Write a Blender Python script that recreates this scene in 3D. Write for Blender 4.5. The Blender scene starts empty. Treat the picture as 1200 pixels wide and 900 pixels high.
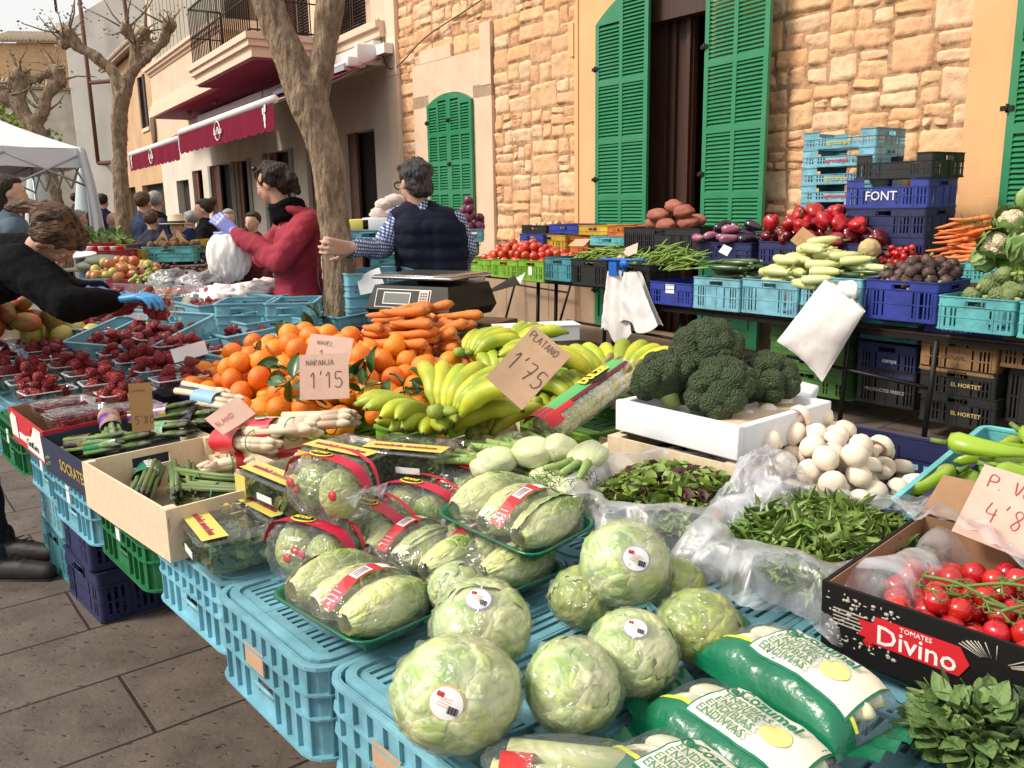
import bpy, bmesh, math, random
import numpy as np
from mathutils import Vector, Matrix, Euler, noise
C = bpy.context.scene.collection
SC = bpy.context.scene
R = math.radians
PI = math.pi
# ---------------------------------------------------------------- camera
F_PX, PITCH, ROLL, CAM_H = 1000.0, R(11.9), R(1.0), 1.5
cam_d = bpy.data.cameras.new('camera'); cam = bpy.data.objects.new('camera', cam_d); C.objects.link(cam)
cam_d.sensor_fit = 'HORIZONTAL'; cam_d.sensor_width = 36.0; cam_d.lens = 36.0 * F_PX / 1200
cam_d.clip_start = 0.05; cam_d.clip_end = 2000
_f = Vector((0, math.cos(PITCH), -math.sin(PITCH))); _r0 = Vector((1, 0, 0)); _u0 = Vector((0, math.sin(PITCH), math.cos(PITCH)))
_r = _r0 * math.cos(ROLL) - _u0 * math.sin(ROLL); _u = _r0 * math.sin(ROLL) + _u0 * math.cos(ROLL)
_m = Matrix((( _r.x, _u.x, -_f.x, 0), (_r.y, _u.y, -_f.y, 0), (_r.z, _u.z, -_f.z, CAM_H), (0, 0, 0, 1)))
cam.matrix_world = _m
SC.camera = cam
# ---------------------------------------------------------------- sky, sun, exposure
SUN_ELEV, SUN_AZ = 44.0, -104.0          # azimuth measured from +Y towards +X (negative = left)
w = bpy.data.worlds.new('World'); SC.world = w; w.use_nodes = True
nt = w.node_tree; bg = nt.nodes['Background']
sky = nt.nodes.new('ShaderNodeTexSky'); sky.sky_type = 'NISHITA'; sky.sun_disc = False
sky.sun_elevation = R(SUN_ELEV); sky.sun_rotation = R(SUN_AZ); sky.dust_density = 4.0; sky.air_density = 1.0; sky.ozone_density = 1.0
mx = nt.nodes.new('ShaderNodeMixRGB'); mx.blend_type = 'MIX'; mx.inputs[0].default_value = 0.5
hs = nt.nodes.new('ShaderNodeHueSaturation'); hs.inputs['Saturation'].default_value = 0.3
nt.links.new(sky.outputs[0], hs.inputs['Color']); nt.links.new(hs.outputs[0], mx.inputs[1]); mx.inputs[2].default_value = (9.5, 9.3, 9.0, 1)
nt.links.new(mx.outputs[0], bg.inputs[0]); bg.inputs[1].default_value = 0.095
sd = bpy.data.lights.new('sun', 'SUN'); sd.energy = 2.3; sd.angle = R(14); sd.color = (1.0, 0.91, 0.78)
sun = bpy.data.objects.new('sun', sd); C.objects.link(sun)
_sd = Vector((math.sin(R(SUN_AZ)) * math.cos(R(SUN_ELEV)), math.cos(R(SUN_AZ)) * math.cos(R(SUN_ELEV)), math.sin(R(SUN_ELEV))))
sun.rotation_euler = _sd.to_track_quat('Z', 'Y').to_euler()
SC.view_settings.view_transform = 'Standard'; SC.view_settings.look = 'None'
SC.view_settings.exposure = 0.60; SC.view_settings.gamma = 1.0
SC.cycles.max_bounces = 8; SC.cycles.transparent_max_bounces = 24; SC.cycles.diffuse_bounces = 3; SC.cycles.glossy_bounces = 3
SC.cycles.use_denoising = True
SC.cycles.caustics_reflective = False; SC.cycles.caustics_refractive = False

# ---------------------------------------------------------------- photo measurements -> world points
def ray(px, py):
    u = (px - 600) / F_PX; v = -(py - 450) / F_PX
    return (_f + _r * u + _u * v)
CAM = Vector((0, 0, CAM_H))
def at(px, py, z):
    d = ray(px, py); return CAM + d * ((z - CAM_H) / d.z)
def atd(px, py, dep):
    d = ray(px, py); return CAM + d * (dep / d.y)
def depth(p): return (p - CAM).dot(_f)
def sit(px, py, rpx, z0):
    r = .08
    for _ in range(8):
        p = at(px, py, z0 + r); r = rpx / F_PX * depth(p)
    return p, r
def on_plane(px, py, O, D):             # vertical plane through O along D (2D): returns distance along D and height
    d = ray(px, py); det = -d.x * D[1] + d.y * D[0]
    t = (-O[0] * D[1] + O[1] * D[0]) / det; u = (d.x * O[1] - d.y * O[0]) / det
    return u, CAM_H + t * d.z

# ---------------------------------------------------------------- materials
def rgb(h):
    if isinstance(h, tuple): return h if len(h) == 4 else (*h, 1)
    h = h.lstrip('#'); c = [int(h[i:i + 2], 16) / 255 for i in (0, 2, 4)]
    return tuple([x / 12.92 if x <= .04045 else ((x + .055) / 1.055) ** 2.4 for x in c] + [1])
_M = {}
def mat(name, col, rough=.6, col2=None, nscale=8, ncontrast=.5, bump=0., bscale=30, metal=0., spec=.5, var=0., sss=0., detail=4, emit=0, col3=None, kind='noise', stretch=None, coat=0, hue=0., trans=0):
    if name in _M: return _M[name]
    m = bpy.data.materials.new(name); m.use_nodes = True; nt = m.node_tree; N = nt.nodes; L = nt.links
    b = N['Principled BSDF']; b.inputs['Roughness'].default_value = rough; b.inputs['Metallic'].default_value = metal
    b.inputs['Specular IOR Level'].default_value = spec
    if coat: b.inputs['Coat Weight'].default_value = coat; b.inputs['Coat Roughness'].default_value = .15
    if trans: b.inputs['Transmission Weight'].default_value = trans
    col = rgb(col)
    tc = N.new('ShaderNodeTexCoord'); src = tc.outputs['Object']
    if stretch:
        mp = N.new('ShaderNodeMapping'); mp.inputs['Scale'].default_value = stretch; L.new(src, mp.inputs[0]); src = mp.outputs[0]
    oi = None
    if var or hue:
        oi = N.new('ShaderNodeObjectInfo')
        va = N.new('ShaderNodeVectorMath'); va.operation = 'ADD'
        ml = N.new('ShaderNodeMath'); ml.operation = 'MULTIPLY'; ml.inputs[1].default_value = 37.0; L.new(oi.outputs['Random'], ml.inputs[0])
        L.new(src, va.inputs[0]); L.new(ml.outputs[0], va.inputs[1]); src = va.outputs[0]
    out = None
    if col2 is not None:
        n = N.new('ShaderNodeTexNoise'); n.inputs['Scale'].default_value = nscale; n.inputs['Detail'].default_value = detail; n.inputs['Roughness'].default_value = .6; L.new(src, n.inputs['Vector'])
        cr = N.new('ShaderNodeValToRGB'); h = .24 + .19 * ncontrast
        cr.color_ramp.elements[0].position = h; cr.color_ramp.elements[0].color = col; cr.color_ramp.elements[1].position = 1 - h; cr.color_ramp.elements[1].color = rgb(col2)
        if col3 is not None:
            e = cr.color_ramp.elements.new(.5); e.color = rgb(col3)
        L.new(n.outputs['Fac'], cr.inputs[0]); out = cr.outputs[0]
    if var or hue:
        hv = N.new('ShaderNodeHueSaturation')
        if out: L.new(out, hv.inputs['Color'])
        else: hv.inputs['Color'].default_value = col
        mr = N.new('ShaderNodeMapRange'); mr.inputs[3].default_value = 1 - var; mr.inputs[4].default_value = 1 + var; L.new(oi.outputs['Random'], mr.inputs[0]); L.new(mr.outputs[0], hv.inputs['Value'])
        if hue:
            m2 = N.new('ShaderNodeMath'); m2.operation = 'MULTIPLY'; m2.inputs[1].default_value = 7.31; L.new(oi.outputs['Random'], m2.inputs[0])
            fr = N.new('ShaderNodeMath'); fr.operation = 'FRACT'; L.new(m2.outputs[0], fr.inputs[0])
            mh = N.new('ShaderNodeMapRange'); mh.inputs[3].default_value = .5 - hue; mh.inputs[4].default_value = .5 + hue; L.new(fr.outputs[0], mh.inputs[0]); L.new(mh.outputs[0], hv.inputs['Hue'])
        out = hv.outputs[0]
    if out: L.new(out, b.inputs['Base Color'])
    else: b.inputs['Base Color'].default_value = col
    if bump:
        nb = N.new('ShaderNodeTexVoronoi' if kind == 'voronoi' else 'ShaderNodeTexNoise'); nb.inputs['Scale'].default_value = bscale; L.new(src, nb.inputs['Vector'])
        if kind != 'voronoi': nb.inputs['Detail'].default_value = 5
        bp = N.new('ShaderNodeBump'); bp.inputs['Strength'].default_value = min(1, abs(bump)); bp.inputs['Distance'].default_value = .01 if abs(bump) <= 1 else .01 * abs(bump); bp.invert = bump < 0
        L.new(nb.outputs[0], bp.inputs['Height']); L.new(bp.outputs[0], b.inputs['Normal'])
    if sss: b.inputs['Subsurface Weight'].default_value = sss; b.inputs['Subsurface Radius'].default_value = (.02, .01, .005); b.inputs['Subsurface Scale'].default_value = .5
    if emit: b.inputs['Emission Color'].default_value = col; b.inputs['Emission Strength'].default_value = emit
    _M[name] = m; return m
def crinkle(name, c0, c1, c2, sc=26, bump=.9, grad=None):    # crinkled lettuce leaf: puffy cells between pale veins
    if name in _M: return _M[name]
    m = bpy.data.materials.new(name); m.use_nodes = True; nt = m.node_tree; N = nt.nodes; L = nt.links; b = N['Principled BSDF']; b.inputs['Roughness'].default_value = .42
    tc = N.new('ShaderNodeTexCoord'); n = N.new('ShaderNodeTexNoise'); n.inputs['Scale'].default_value = 11; n.inputs['Detail'].default_value = 6; L.new(tc.outputs['Object'], n.inputs['Vector'])
    ds = N.new('ShaderNodeVectorMath'); ds.operation = 'MULTIPLY_ADD'; ds.inputs[1].default_value = (.07,) * 3; L.new(n.outputs['Color'], ds.inputs[0]); L.new(tc.outputs['Object'], ds.inputs[2])
    vs = []
    for k, s in enumerate((sc, sc * 2.6)):
        v = N.new('ShaderNodeTexVoronoi'); v.feature = 'DISTANCE_TO_EDGE'; v.inputs['Scale'].default_value = s; L.new(ds.outputs[0], v.inputs['Vector']); r = N.new('ShaderNodeMapRange'); r.inputs[2].default_value = (.16, .22)[k]; L.new(v.outputs[0], r.inputs[0]); vs.append(r)
    cr = N.new('ShaderNodeValToRGB'); e = cr.color_ramp.elements; e[0].position = .40; e[0].color = rgb(c1); e[1].position = .60; e[1].color = rgb(c2)
    if grad:
        sp = N.new('ShaderNodeSeparateXYZ'); L.new(tc.outputs['Object'], sp.inputs[0]); a = N.new('ShaderNodeMath'); a.operation = 'MULTIPLY_ADD'; a.inputs[1].default_value = -grad; L.new(sp.outputs[0], a.inputs[0]); L.new(n.outputs[0], a.inputs[2]); L.new(a.outputs[0], cr.inputs[0])
    else: L.new(n.outputs[0], cr.inputs[0])
    mx_ = N.new('ShaderNodeMixRGB'); mx_.inputs[2].default_value = rgb(c0); iv = N.new('ShaderNodeMapRange'); iv.inputs[3].default_value = .42; iv.inputs[4].default_value = 0; L.new(vs[0].outputs[0], iv.inputs[0]); L.new(iv.outputs[0], mx_.inputs[0]); L.new(cr.outputs[0], mx_.inputs[1]); L.new(mx_.outputs[0], b.inputs['Base Color'])
    ad = N.new('ShaderNodeMath'); ad.operation = 'MULTIPLY_ADD'; ad.inputs[1].default_value = .35; L.new(vs[1].outputs[0], ad.inputs[0]); L.new(vs[0].outputs[0], ad.inputs[2]); bp = N.new('ShaderNodeBump'); bp.inputs['Strength'].default_value = bump * .5; bp.inputs['Distance'].default_value = .005; L.new(ad.outputs[0], bp.inputs['Height']); L.new(bp.outputs[0], b.inputs['Normal'])
    _M[name] = m; return m
def film(name, tint=(1, 1, 1, 1), base=.10, rough=.12, bscale=18, bump=.6, milk=(.85, .88, .9, 1), milkiness=.12, edge=.45):
    if name in _M: return _M[name]
    m = bpy.data.materials.new(name); m.use_nodes = True; nt = m.node_tree; N = nt.nodes; L = nt.links
    N.remove(N['Principled BSDF']); o = N['Material Output']
    tr = N.new('ShaderNodeBsdfTransparent'); tr.inputs[0].default_value = tint
    gl = N.new('ShaderNodeBsdfGlossy'); gl.inputs['Roughness'].default_value = rough; gl.inputs[0].default_value = (1, 1, 1, 1)
    df = N.new('ShaderNodeBsdfDiffuse'); df.inputs[0].default_value = milk
    tc = N.new('ShaderNodeTexCoord'); n = N.new('ShaderNodeTexNoise'); n.inputs['Scale'].default_value = bscale; n.inputs['Detail'].default_value = 3; n.inputs['Distortion'].default_value = 1.2
    L.new(tc.outputs['Object'], n.inputs['Vector'])
    bp = N.new('ShaderNodeBump'); bp.inputs['Strength'].default_value = bump; bp.inputs['Distance'].default_value = .02; L.new(n.outputs[0], bp.inputs['Height'])
    L.new(bp.outputs[0], gl.inputs['Normal'])
    lw = N.new('ShaderNodeLayerWeight'); lw.inputs['Blend'].default_value = .35; L.new(bp.outputs[0], lw.inputs['Normal'])
    mr = N.new('ShaderNodeMapRange'); mr.inputs[3].default_value = base; mr.inputs[4].default_value = edge; L.new(lw.outputs['Fresnel'], mr.inputs[0])
    m1 = N.new('ShaderNodeMixShader'); L.new(mr.outputs[0], m1.inputs[0]); L.new(tr.outputs[0], m1.inputs[1]); L.new(gl.outputs[0], m1.inputs[2])
    m2 = N.new('ShaderNodeMixShader'); m2.inputs[0].default_value = milkiness; L.new(m1.outputs[0], m2.inputs[1]); L.new(df.outputs[0], m2.inputs[2])
    if milkiness > .05:
        n2 = N.new('ShaderNodeTexNoise'); n2.inputs['Scale'].default_value = bscale * .7; n2.inputs['Detail'].default_value = 6; n2.inputs['Distortion'].default_value = 2.5; L.new(tc.outputs['Object'], n2.inputs['Vector'])
        r2 = N.new('ShaderNodeMapRange'); r2.inputs[1].default_value = .42; r2.inputs[2].default_value = .68; r2.inputs[3].default_value = milkiness * .35; r2.inputs[4].default_value = min(.95, milkiness * 2.6)
        L.new(n2.outputs[0], r2.inputs[0]); L.new(r2.outputs[0], m2.inputs[0])
    L.new(m2.outputs[0], o.inputs[0]); _M[name] = m; return m

# ---------------------------------------------------------------- mesh builder
class MB:
    def __init__(s): s.v = []; s.f = []; s.mi = []; s.sm = []
    def add(s, vs, fs, mi=0, smooth=False, M=None):
        o = len(s.v)
        if M is not None: vs = [M @ Vector(v) for v in vs]
        s.v.extend([tuple(v) for v in vs])
        for f in fs: s.f.append([i + o for i in f]); s.mi.append(mi); s.sm.append(smooth)
        return s
    def box(s, c, d, mi=0, M=None, taper=None):
        x, y, z = c; a, b, h = d[0] / 2, d[1] / 2, d[2] / 2; t = taper or 1
        vs = [(x - a * t, y - b * t, z - h), (x + a * t, y - b * t, z - h), (x + a * t, y + b * t, z - h), (x - a * t, y + b * t, z - h), (x - a, y - b, z + h), (x + a, y - b, z + h), (x + a, y + b, z + h), (x - a, y + b, z + h)]
        return s.add(vs, [(3, 2, 1, 0), (4, 5, 6, 7), (0, 1, 5, 4), (1, 2, 6, 5), (2, 3, 7, 6), (3, 0, 4, 7)], mi, False, M)
    def bbox(s, lo, hi, mi=0, M=None): return s.box([(a + b) / 2 for a, b in zip(lo, hi)], [b - a for a, b in zip(lo, hi)], mi, M)
    def bev(s, c, d, r=.004, mi=0, M=None):     # box with chamfered edges
        x, y, z = c; a, b, h = d[0] / 2, d[1] / 2, d[2] / 2; r = min(r, a * .9, b * .9, h * .9)
        bm = bmesh.new(); bmesh.ops.create_cube(bm, size=1); bmesh.ops.scale(bm, vec=d, verts=bm.verts)
        bmesh.ops.bevel(bm, geom=bm.edges, offset=r, segments=2, affect='EDGES', profile=.5); bmesh.ops.translate(bm, vec=c, verts=bm.verts)
        s.bm(bm, mi, M); bm.free(); return s
    def bm(s, bm, mi=0, M=None, smooth=True):
        bm.verts.index_update(); return s.add([v.co.copy() for v in bm.verts], [[v.index for v in f.verts] for f in bm.faces], mi, smooth, M)
    def tube(s, pts, rad, n=8, mi=0, cap=True, M=None, smooth=True, flat=1.0, up=None):
        pts = [Vector(p) for p in pts]; k = len(pts); rad = rad if isinstance(rad, (list, tuple)) else [rad] * k
        vs = []; fs = []; nrm = None
        for i, p in enumerate(pts):
            t = (pts[min(i + 1, k - 1)] - pts[max(i - 1, 0)]).normalized()
            if nrm is None:
                a = Vector(up) if up else (Vector((0, 0, 1)) if abs(t.z) < .9 else Vector((1, 0, 0)))
                nrm = (a - t * a.dot(t)).normalized()
            else: nrm = (nrm - t * nrm.dot(t)).normalized()
            bn = t.cross(nrm)
            for j in range(n):
                an = 2 * PI * j / n; vs.append(p + (nrm * math.cos(an) * flat + bn * math.sin(an)) * rad[i])
        for i in range(k - 1):
            for j in range(n): fs.append((i * n + j, i * n + (j + 1) % n, (i + 1) * n + (j + 1) % n, (i + 1) * n + j))
        if cap: fs.append(tuple(range(n - 1, -1, -1))); fs.append(tuple((k - 1) * n + j for j in range(n)))
        return s.add(vs, fs, mi, smooth, M)
    def lathe(s, prof, n=16, mi=0, M=None, fn=None, smooth=True, cap=True):
        vs = []; fs = []; k = len(prof)
        for i, (r, z) in enumerate(prof):
            for j in range(n):
                a = 2 * PI * j / n; q = fn(a, i / (k - 1)) if fn else 1
                vs.append((r * q * math.cos(a), r * q * math.sin(a), z))
        for i in range(k - 1):
            for j in range(n): fs.append((i * n + j, i * n + (j + 1) % n, (i + 1) * n + (j + 1) % n, (i + 1) * n + j))
        if cap: fs.append(tuple(range(n - 1, -1, -1))); fs.append(tuple((k - 1) * n + j for j in range(n)))
        return s.add(vs, fs, mi, smooth, M)
    def blob(s, c, r, sub=3, fn=None, mi=0, M=None):
        bm = bmesh.new(); bmesh.ops.create_icosphere(bm, subdivisions=sub, radius=1)
        r = Vector(r if isinstance(r, (tuple, list, Vector)) else (r, r, r))
        for v in bm.verts:
            d = v.co.normalized(); k = fn(d) if fn else 1
            v.co = Vector((d.x * r.x * k + c[0], d.y * r.y * k + c[1], d.z * r.z * k + c[2]))
        s.bm(bm, mi, M); bm.free(); return s
    def prism(s, poly, z0, z1, mi=0, M=None):
        n = len(poly); vs = [(x, y, z0) for x, y in poly] + [(x, y, z1) for x, y in poly]
        return s.add(vs, [tuple(range(n - 1, -1, -1)), tuple(range(n, 2 * n))] + [(i, (i + 1) % n, n + (i + 1) % n, n + i) for i in range(n)], mi, False, M)
    def grid(s, nx, ny, fn, mi=0, smooth=True, M=None):
        vs = [fn(i / nx, j / ny) for j in range(ny + 1) for i in range(nx + 1)]
        fs = [(j * (nx + 1) + i, j * (nx + 1) + i + 1, (j + 1) * (nx + 1) + i + 1, (j + 1) * (nx + 1) + i) for j in range(ny) for i in range(nx)]
        return s.add(vs, fs, mi, smooth, M)
    def mesh(s, name, mats):
        me = bpy.data.meshes.new(name); me.from_pydata(s.v, [], s.f)
        for m in (mats if isinstance(mats, (list, tuple)) else [mats]): me.materials.append(m)
        me.polygons.foreach_set('material_index', s.mi); me.polygons.foreach_set('use_smooth', s.sm); me.update(); return me
def obj(name, mb, mats, parent=None, label=None, cat=None, group=None, loc=None, rot=None, M=None, kind=None):
    me = mb.mesh(name, mats) if isinstance(mb, MB) else mb
    o = bpy.data.objects.new(name, me); C.objects.link(o)
    if parent: o.parent = parent
    if loc is not None: o.location = loc
    if rot is not None: o.rotation_euler = rot
    if M is not None: o.matrix_basis = M
    tag(o, label, cat, group, kind); return o
def split_obj(name, mb, m, parent=None, **k):       # every separate piece becomes an object of its own
    par = list(range(len(mb.v)))
    def find(i):
        while par[i] != i: par[i] = par[par[i]]; i = par[i]
        return i
    for f in mb.f:
        for i in f[1:]: par[find(i)] = find(f[0])
    gr = {}
    for n, f in enumerate(mb.f): gr.setdefault(find(f[0]), []).append(n)
    for fs in gr.values():
        q = MB(); ids = sorted({i for n in fs for i in mb.f[n]}); mp = {i: j for j, i in enumerate(ids)}
        q.v = [mb.v[i] for i in ids]; q.f = [[mp[i] for i in mb.f[n]] for n in fs]; q.mi = [mb.mi[n] for n in fs]; q.sm = [mb.sm[n] for n in fs]
        obj(name, q, m, parent, **k)
def tag(o, label=None, cat=None, group=None, kind=None):
    if label: o['label'] = label
    if cat: o['category'] = cat
    if group: o['group'] = group
    if kind: o['kind'] = kind
    return o
def empty(name, label, cat, loc=(0, 0, 0), rot=0, group=None, M=None):
    o = bpy.data.objects.new(name, None); o.empty_display_size = .1; C.objects.link(o); o.location = loc
    o.rotation_euler = (0, 0, rot) if not isinstance(rot, (tuple, list)) else rot
    if M is not None: o.matrix_basis = M
    return tag(o, label, cat, group)
_kids = {}
def dup(o, M=None, label=None, group=None, parent=None, loc=None, rot=None, scale=None):
    c = o.copy(); C.objects.link(c)
    if parent is not None: c.parent = parent
    if M is not None: c.matrix_basis = M
    if loc is not None: c.location = loc
    if rot is not None: c.rotation_euler = rot
    if scale is not None: c.scale = (scale,) * 3 if isinstance(scale, (int, float)) else scale
    if label: c['label'] = label
    if group: c['group'] = group
    for ch in _kids_of(o): dup(ch, parent=c)
    return c
def _kids_of(o): return list(o.children)
def xf(loc=(0, 0, 0), rz=0, rx=0, ry=0, s=1):
    return Matrix.Translation(loc) @ Euler((rx, ry, rz)).to_matrix().to_4x4() @ Matrix.Diagonal((s, s, s, 1) if isinstance(s, (int, float)) else (*s, 1))
def fbm(v, o=3, s=1.): return noise.fractal(Vector(v) * s, 1.0, 2.0, o)
def displace(o, fn):             # move every vertex along its normal by fn(co, normal)
    me = o.data; n = len(me.vertices); co = np.empty(n * 3, 'f'); no = np.empty(n * 3, 'f'); me.vertices.foreach_get('co', co); me.vertex_normals.foreach_get('vector', no)
    co = co.reshape(-1, 3); no = no.reshape(-1, 3); d = np.array([fn(Vector(c)) for c in co.tolist()], 'f'); me.vertices.foreach_set('co', (co + no * d[:, None]).ravel()); me.update()
def smooth_pts(pts, n=4):        # Catmull-Rom
    P = [Vector(p) for p in pts]; P = [P[0] * 2 - P[1]] + P + [P[-1] * 2 - P[-2]]; out = []
    for i in range(1, len(P) - 2):
        for k in range(n):
            t = k / n; a, b, c, d = P[i - 1:i + 3]
            out.append(.5 * ((2 * b) + (c - a) * t + (2 * a - 5 * b + 4 * c - d) * t * t + (3 * b - a - 3 * c + d) * t ** 3))
    return out + [P[-2]]
# ---------------------------------------------------------------- writing
def text_mesh(txt, size=1., extrude=.0, align='CENTER', bold=0., shear=0., spacing=1.):
    cu = bpy.data.curves.new('t', 'FONT'); cu.body = txt; cu.size = size; cu.extrude = extrude; cu.align_x = align; cu.align_y = 'CENTER'; cu.offset = bold; cu.shear = shear; cu.space_character = spacing
    cu.resolution_u = 2
    o = bpy.data.objects.new('t', cu); C.objects.link(o); bpy.context.view_layer.update()
    me = bpy.data.meshes.new_from_object(o.evaluated_get(bpy.context.evaluated_depsgraph_get())); bpy.data.objects.remove(o); bpy.data.curves.remove(cu); return me
def lettering(txt, size, m, parent, M, name='lettering', **k):
    me = text_mesh(txt, size, extrude=k.pop('extrude', .0004), **k); me.name = name; me.materials.clear(); me.materials.append(m)
    return obj(name, me, None, parent, M=M)
STROKES = {'P': [[(0, 0), (0, 1), (.5, .95), (.6, .72), (.45, .52), (0, .48)]], 'L': [[(0, 1), (0, 0), (.5, .04)]], 'A': [[(0, 0), (.28, 1), (.6, 0)], [(.12, .38), (.5, .36)]],
 'T': [[(0, 1), (.62, .97)], [(.3, .98), (.32, 0)]], 'N': [[(0, 0), (.02, 1), (.5, .02), (.55, 1)]], 'O': [[(.3, 1), (.05, .75), (0, .35), (.25, 0), (.52, .3), (.55, .72), (.3, 1)]],
 'V': [[(0, 1), (.27, 0), (.58, 1)]], 'E': [[(.5, 1), (0, .98), (.02, .02), (.5, 0)], [(0, .52), (.4, .5)]], 'R': [[(0, 0), (0, 1), (.48, .92), (.5, .65), (.04, .5), (.52, 0)]],
 'D': [[(0, 0), (0, 1), (.4, .85), (.55, .5), (.35, .12), (0, 0)]], 'J': [[(.45, 1), (.46, .2), (.25, 0), (.02, .2)]], 'B': [[(0, 0), (0, 1), (.4, .9), (.38, .6), (0, .52), (.5, .4), (.42, .05), (0, 0)]],
 '1': [[(0, .75), (.22, 1), (.22, 0)]], "'": [[(.12, 1.1), (.04, .85)]], '.': [[(.05, 0), (.1, .03)]], '7': [[(0, 1), (.5, .98), (.2, 0)], [(.12, .5), (.48, .52)]], '5': [[(.5, 1), (.08, 1), (.04, .58), (.35, .6), (.5, .3), (.28, 0), (0, .08)]],
 '4': [[(.1, 1), (.02, .45), (.52, .45)], [(.42, .75), (.4, 0)]], '8': [[(.42, .9), (.2, 1), (.08, .78), (.42, .35), (.3, .02), (.06, .2), (.4, .68), (.42, .9)]], '0': [[(.25, 1), (.02, .6), (.08, .1), (.35, .02), (.5, .45), (.4, .9), (.25, 1)]], ' ': [],
 'G': [[(.5, .85), (.2, 1), (0, .5), (.2, 0), (.5, .15), (.5, .45), (.3, .45)]], 'I': [[(.1, 1), (.1, 0)]], 'C': [[(.5, .85), (.25, 1), (.02, .6), (.08, .15), (.3, 0), (.52, .15)]], 'S': [[(.5, .9), (.2, 1), (.05, .75), (.45, .35), (.3, .02), (0, .12)]], '3': [[(0, .95), (.4, 1), (.15, .55), (.45, .3), (.25, 0), (0, .1)]], '€': [[(.5, .9), (.15, .8), (.1, .2), (.5, .08)], [(0, .6), (.4, .6)], [(0, .4), (.4, .4)]]}
def handwrite(mb, txt, x, y, h, wst, z=0, rnd=None):
    for ch in txt:
        wd = .62 if ch in "ABDENOPRTVJ457830GS€" else (.45 if ch in 'L1 I' else .25)
        for st in STROKES.get(ch, []):
            pts = smooth_pts([(x + a * h * .85 + (rnd.uniform(-.01, .01) * h if rnd else 0), y + b * h, z) for a, b in st], 3) if len(st) > 2 else [Vector((x + a * h * .85, y + b * h, z)) for a, b in st]
            mb.tube(pts, wst, 4, flat=.3, up=(0, 0, 1), smooth=False)
        x += (wd + .2) * h * .85
    return x
rnd = random.Random(7)
def fuse(mb, name, m, voxel=.01, it=3, fac=.5, parent=None, M=None, **k):     # one continuous skin round overlapping shapes
    me = mb.mesh(name, m); o = bpy.data.objects.new('t', me); C.objects.link(o)
    r = o.modifiers.new('r', 'REMESH'); r.mode = 'VOXEL'; r.voxel_size = voxel; r.use_smooth_shade = True
    s = o.modifiers.new('s', 'SMOOTH'); s.iterations = it; s.factor = fac
    bpy.context.view_layer.update()
    me2 = bpy.data.meshes.new_from_object(o.evaluated_get(bpy.context.evaluated_depsgraph_get())); bpy.data.objects.remove(o)
    me2.name = name; me2.materials.clear(); me2.materials.append(m)
    me2.polygons.foreach_set('use_smooth', [True] * len(me2.polygons)); me2.polygons.foreach_set('material_index', [0] * len(me2.polygons))
    return obj(name, me2, None, parent, M=M, **k)
def capsule(mb, p, q, r1, r2, n=12):
    p, q = Vector(p), Vector(q); mb.tube([p, q], [r1, r2], n); mb.blob(p, r1 * .99, 2); mb.blob(q, r2 * .99, 2)
def chain(mb, pts, rs, n=12):
    for i in range(len(pts) - 1): capsule(mb, pts[i], pts[i + 1], rs[i], rs[i + 1], n)

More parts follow.
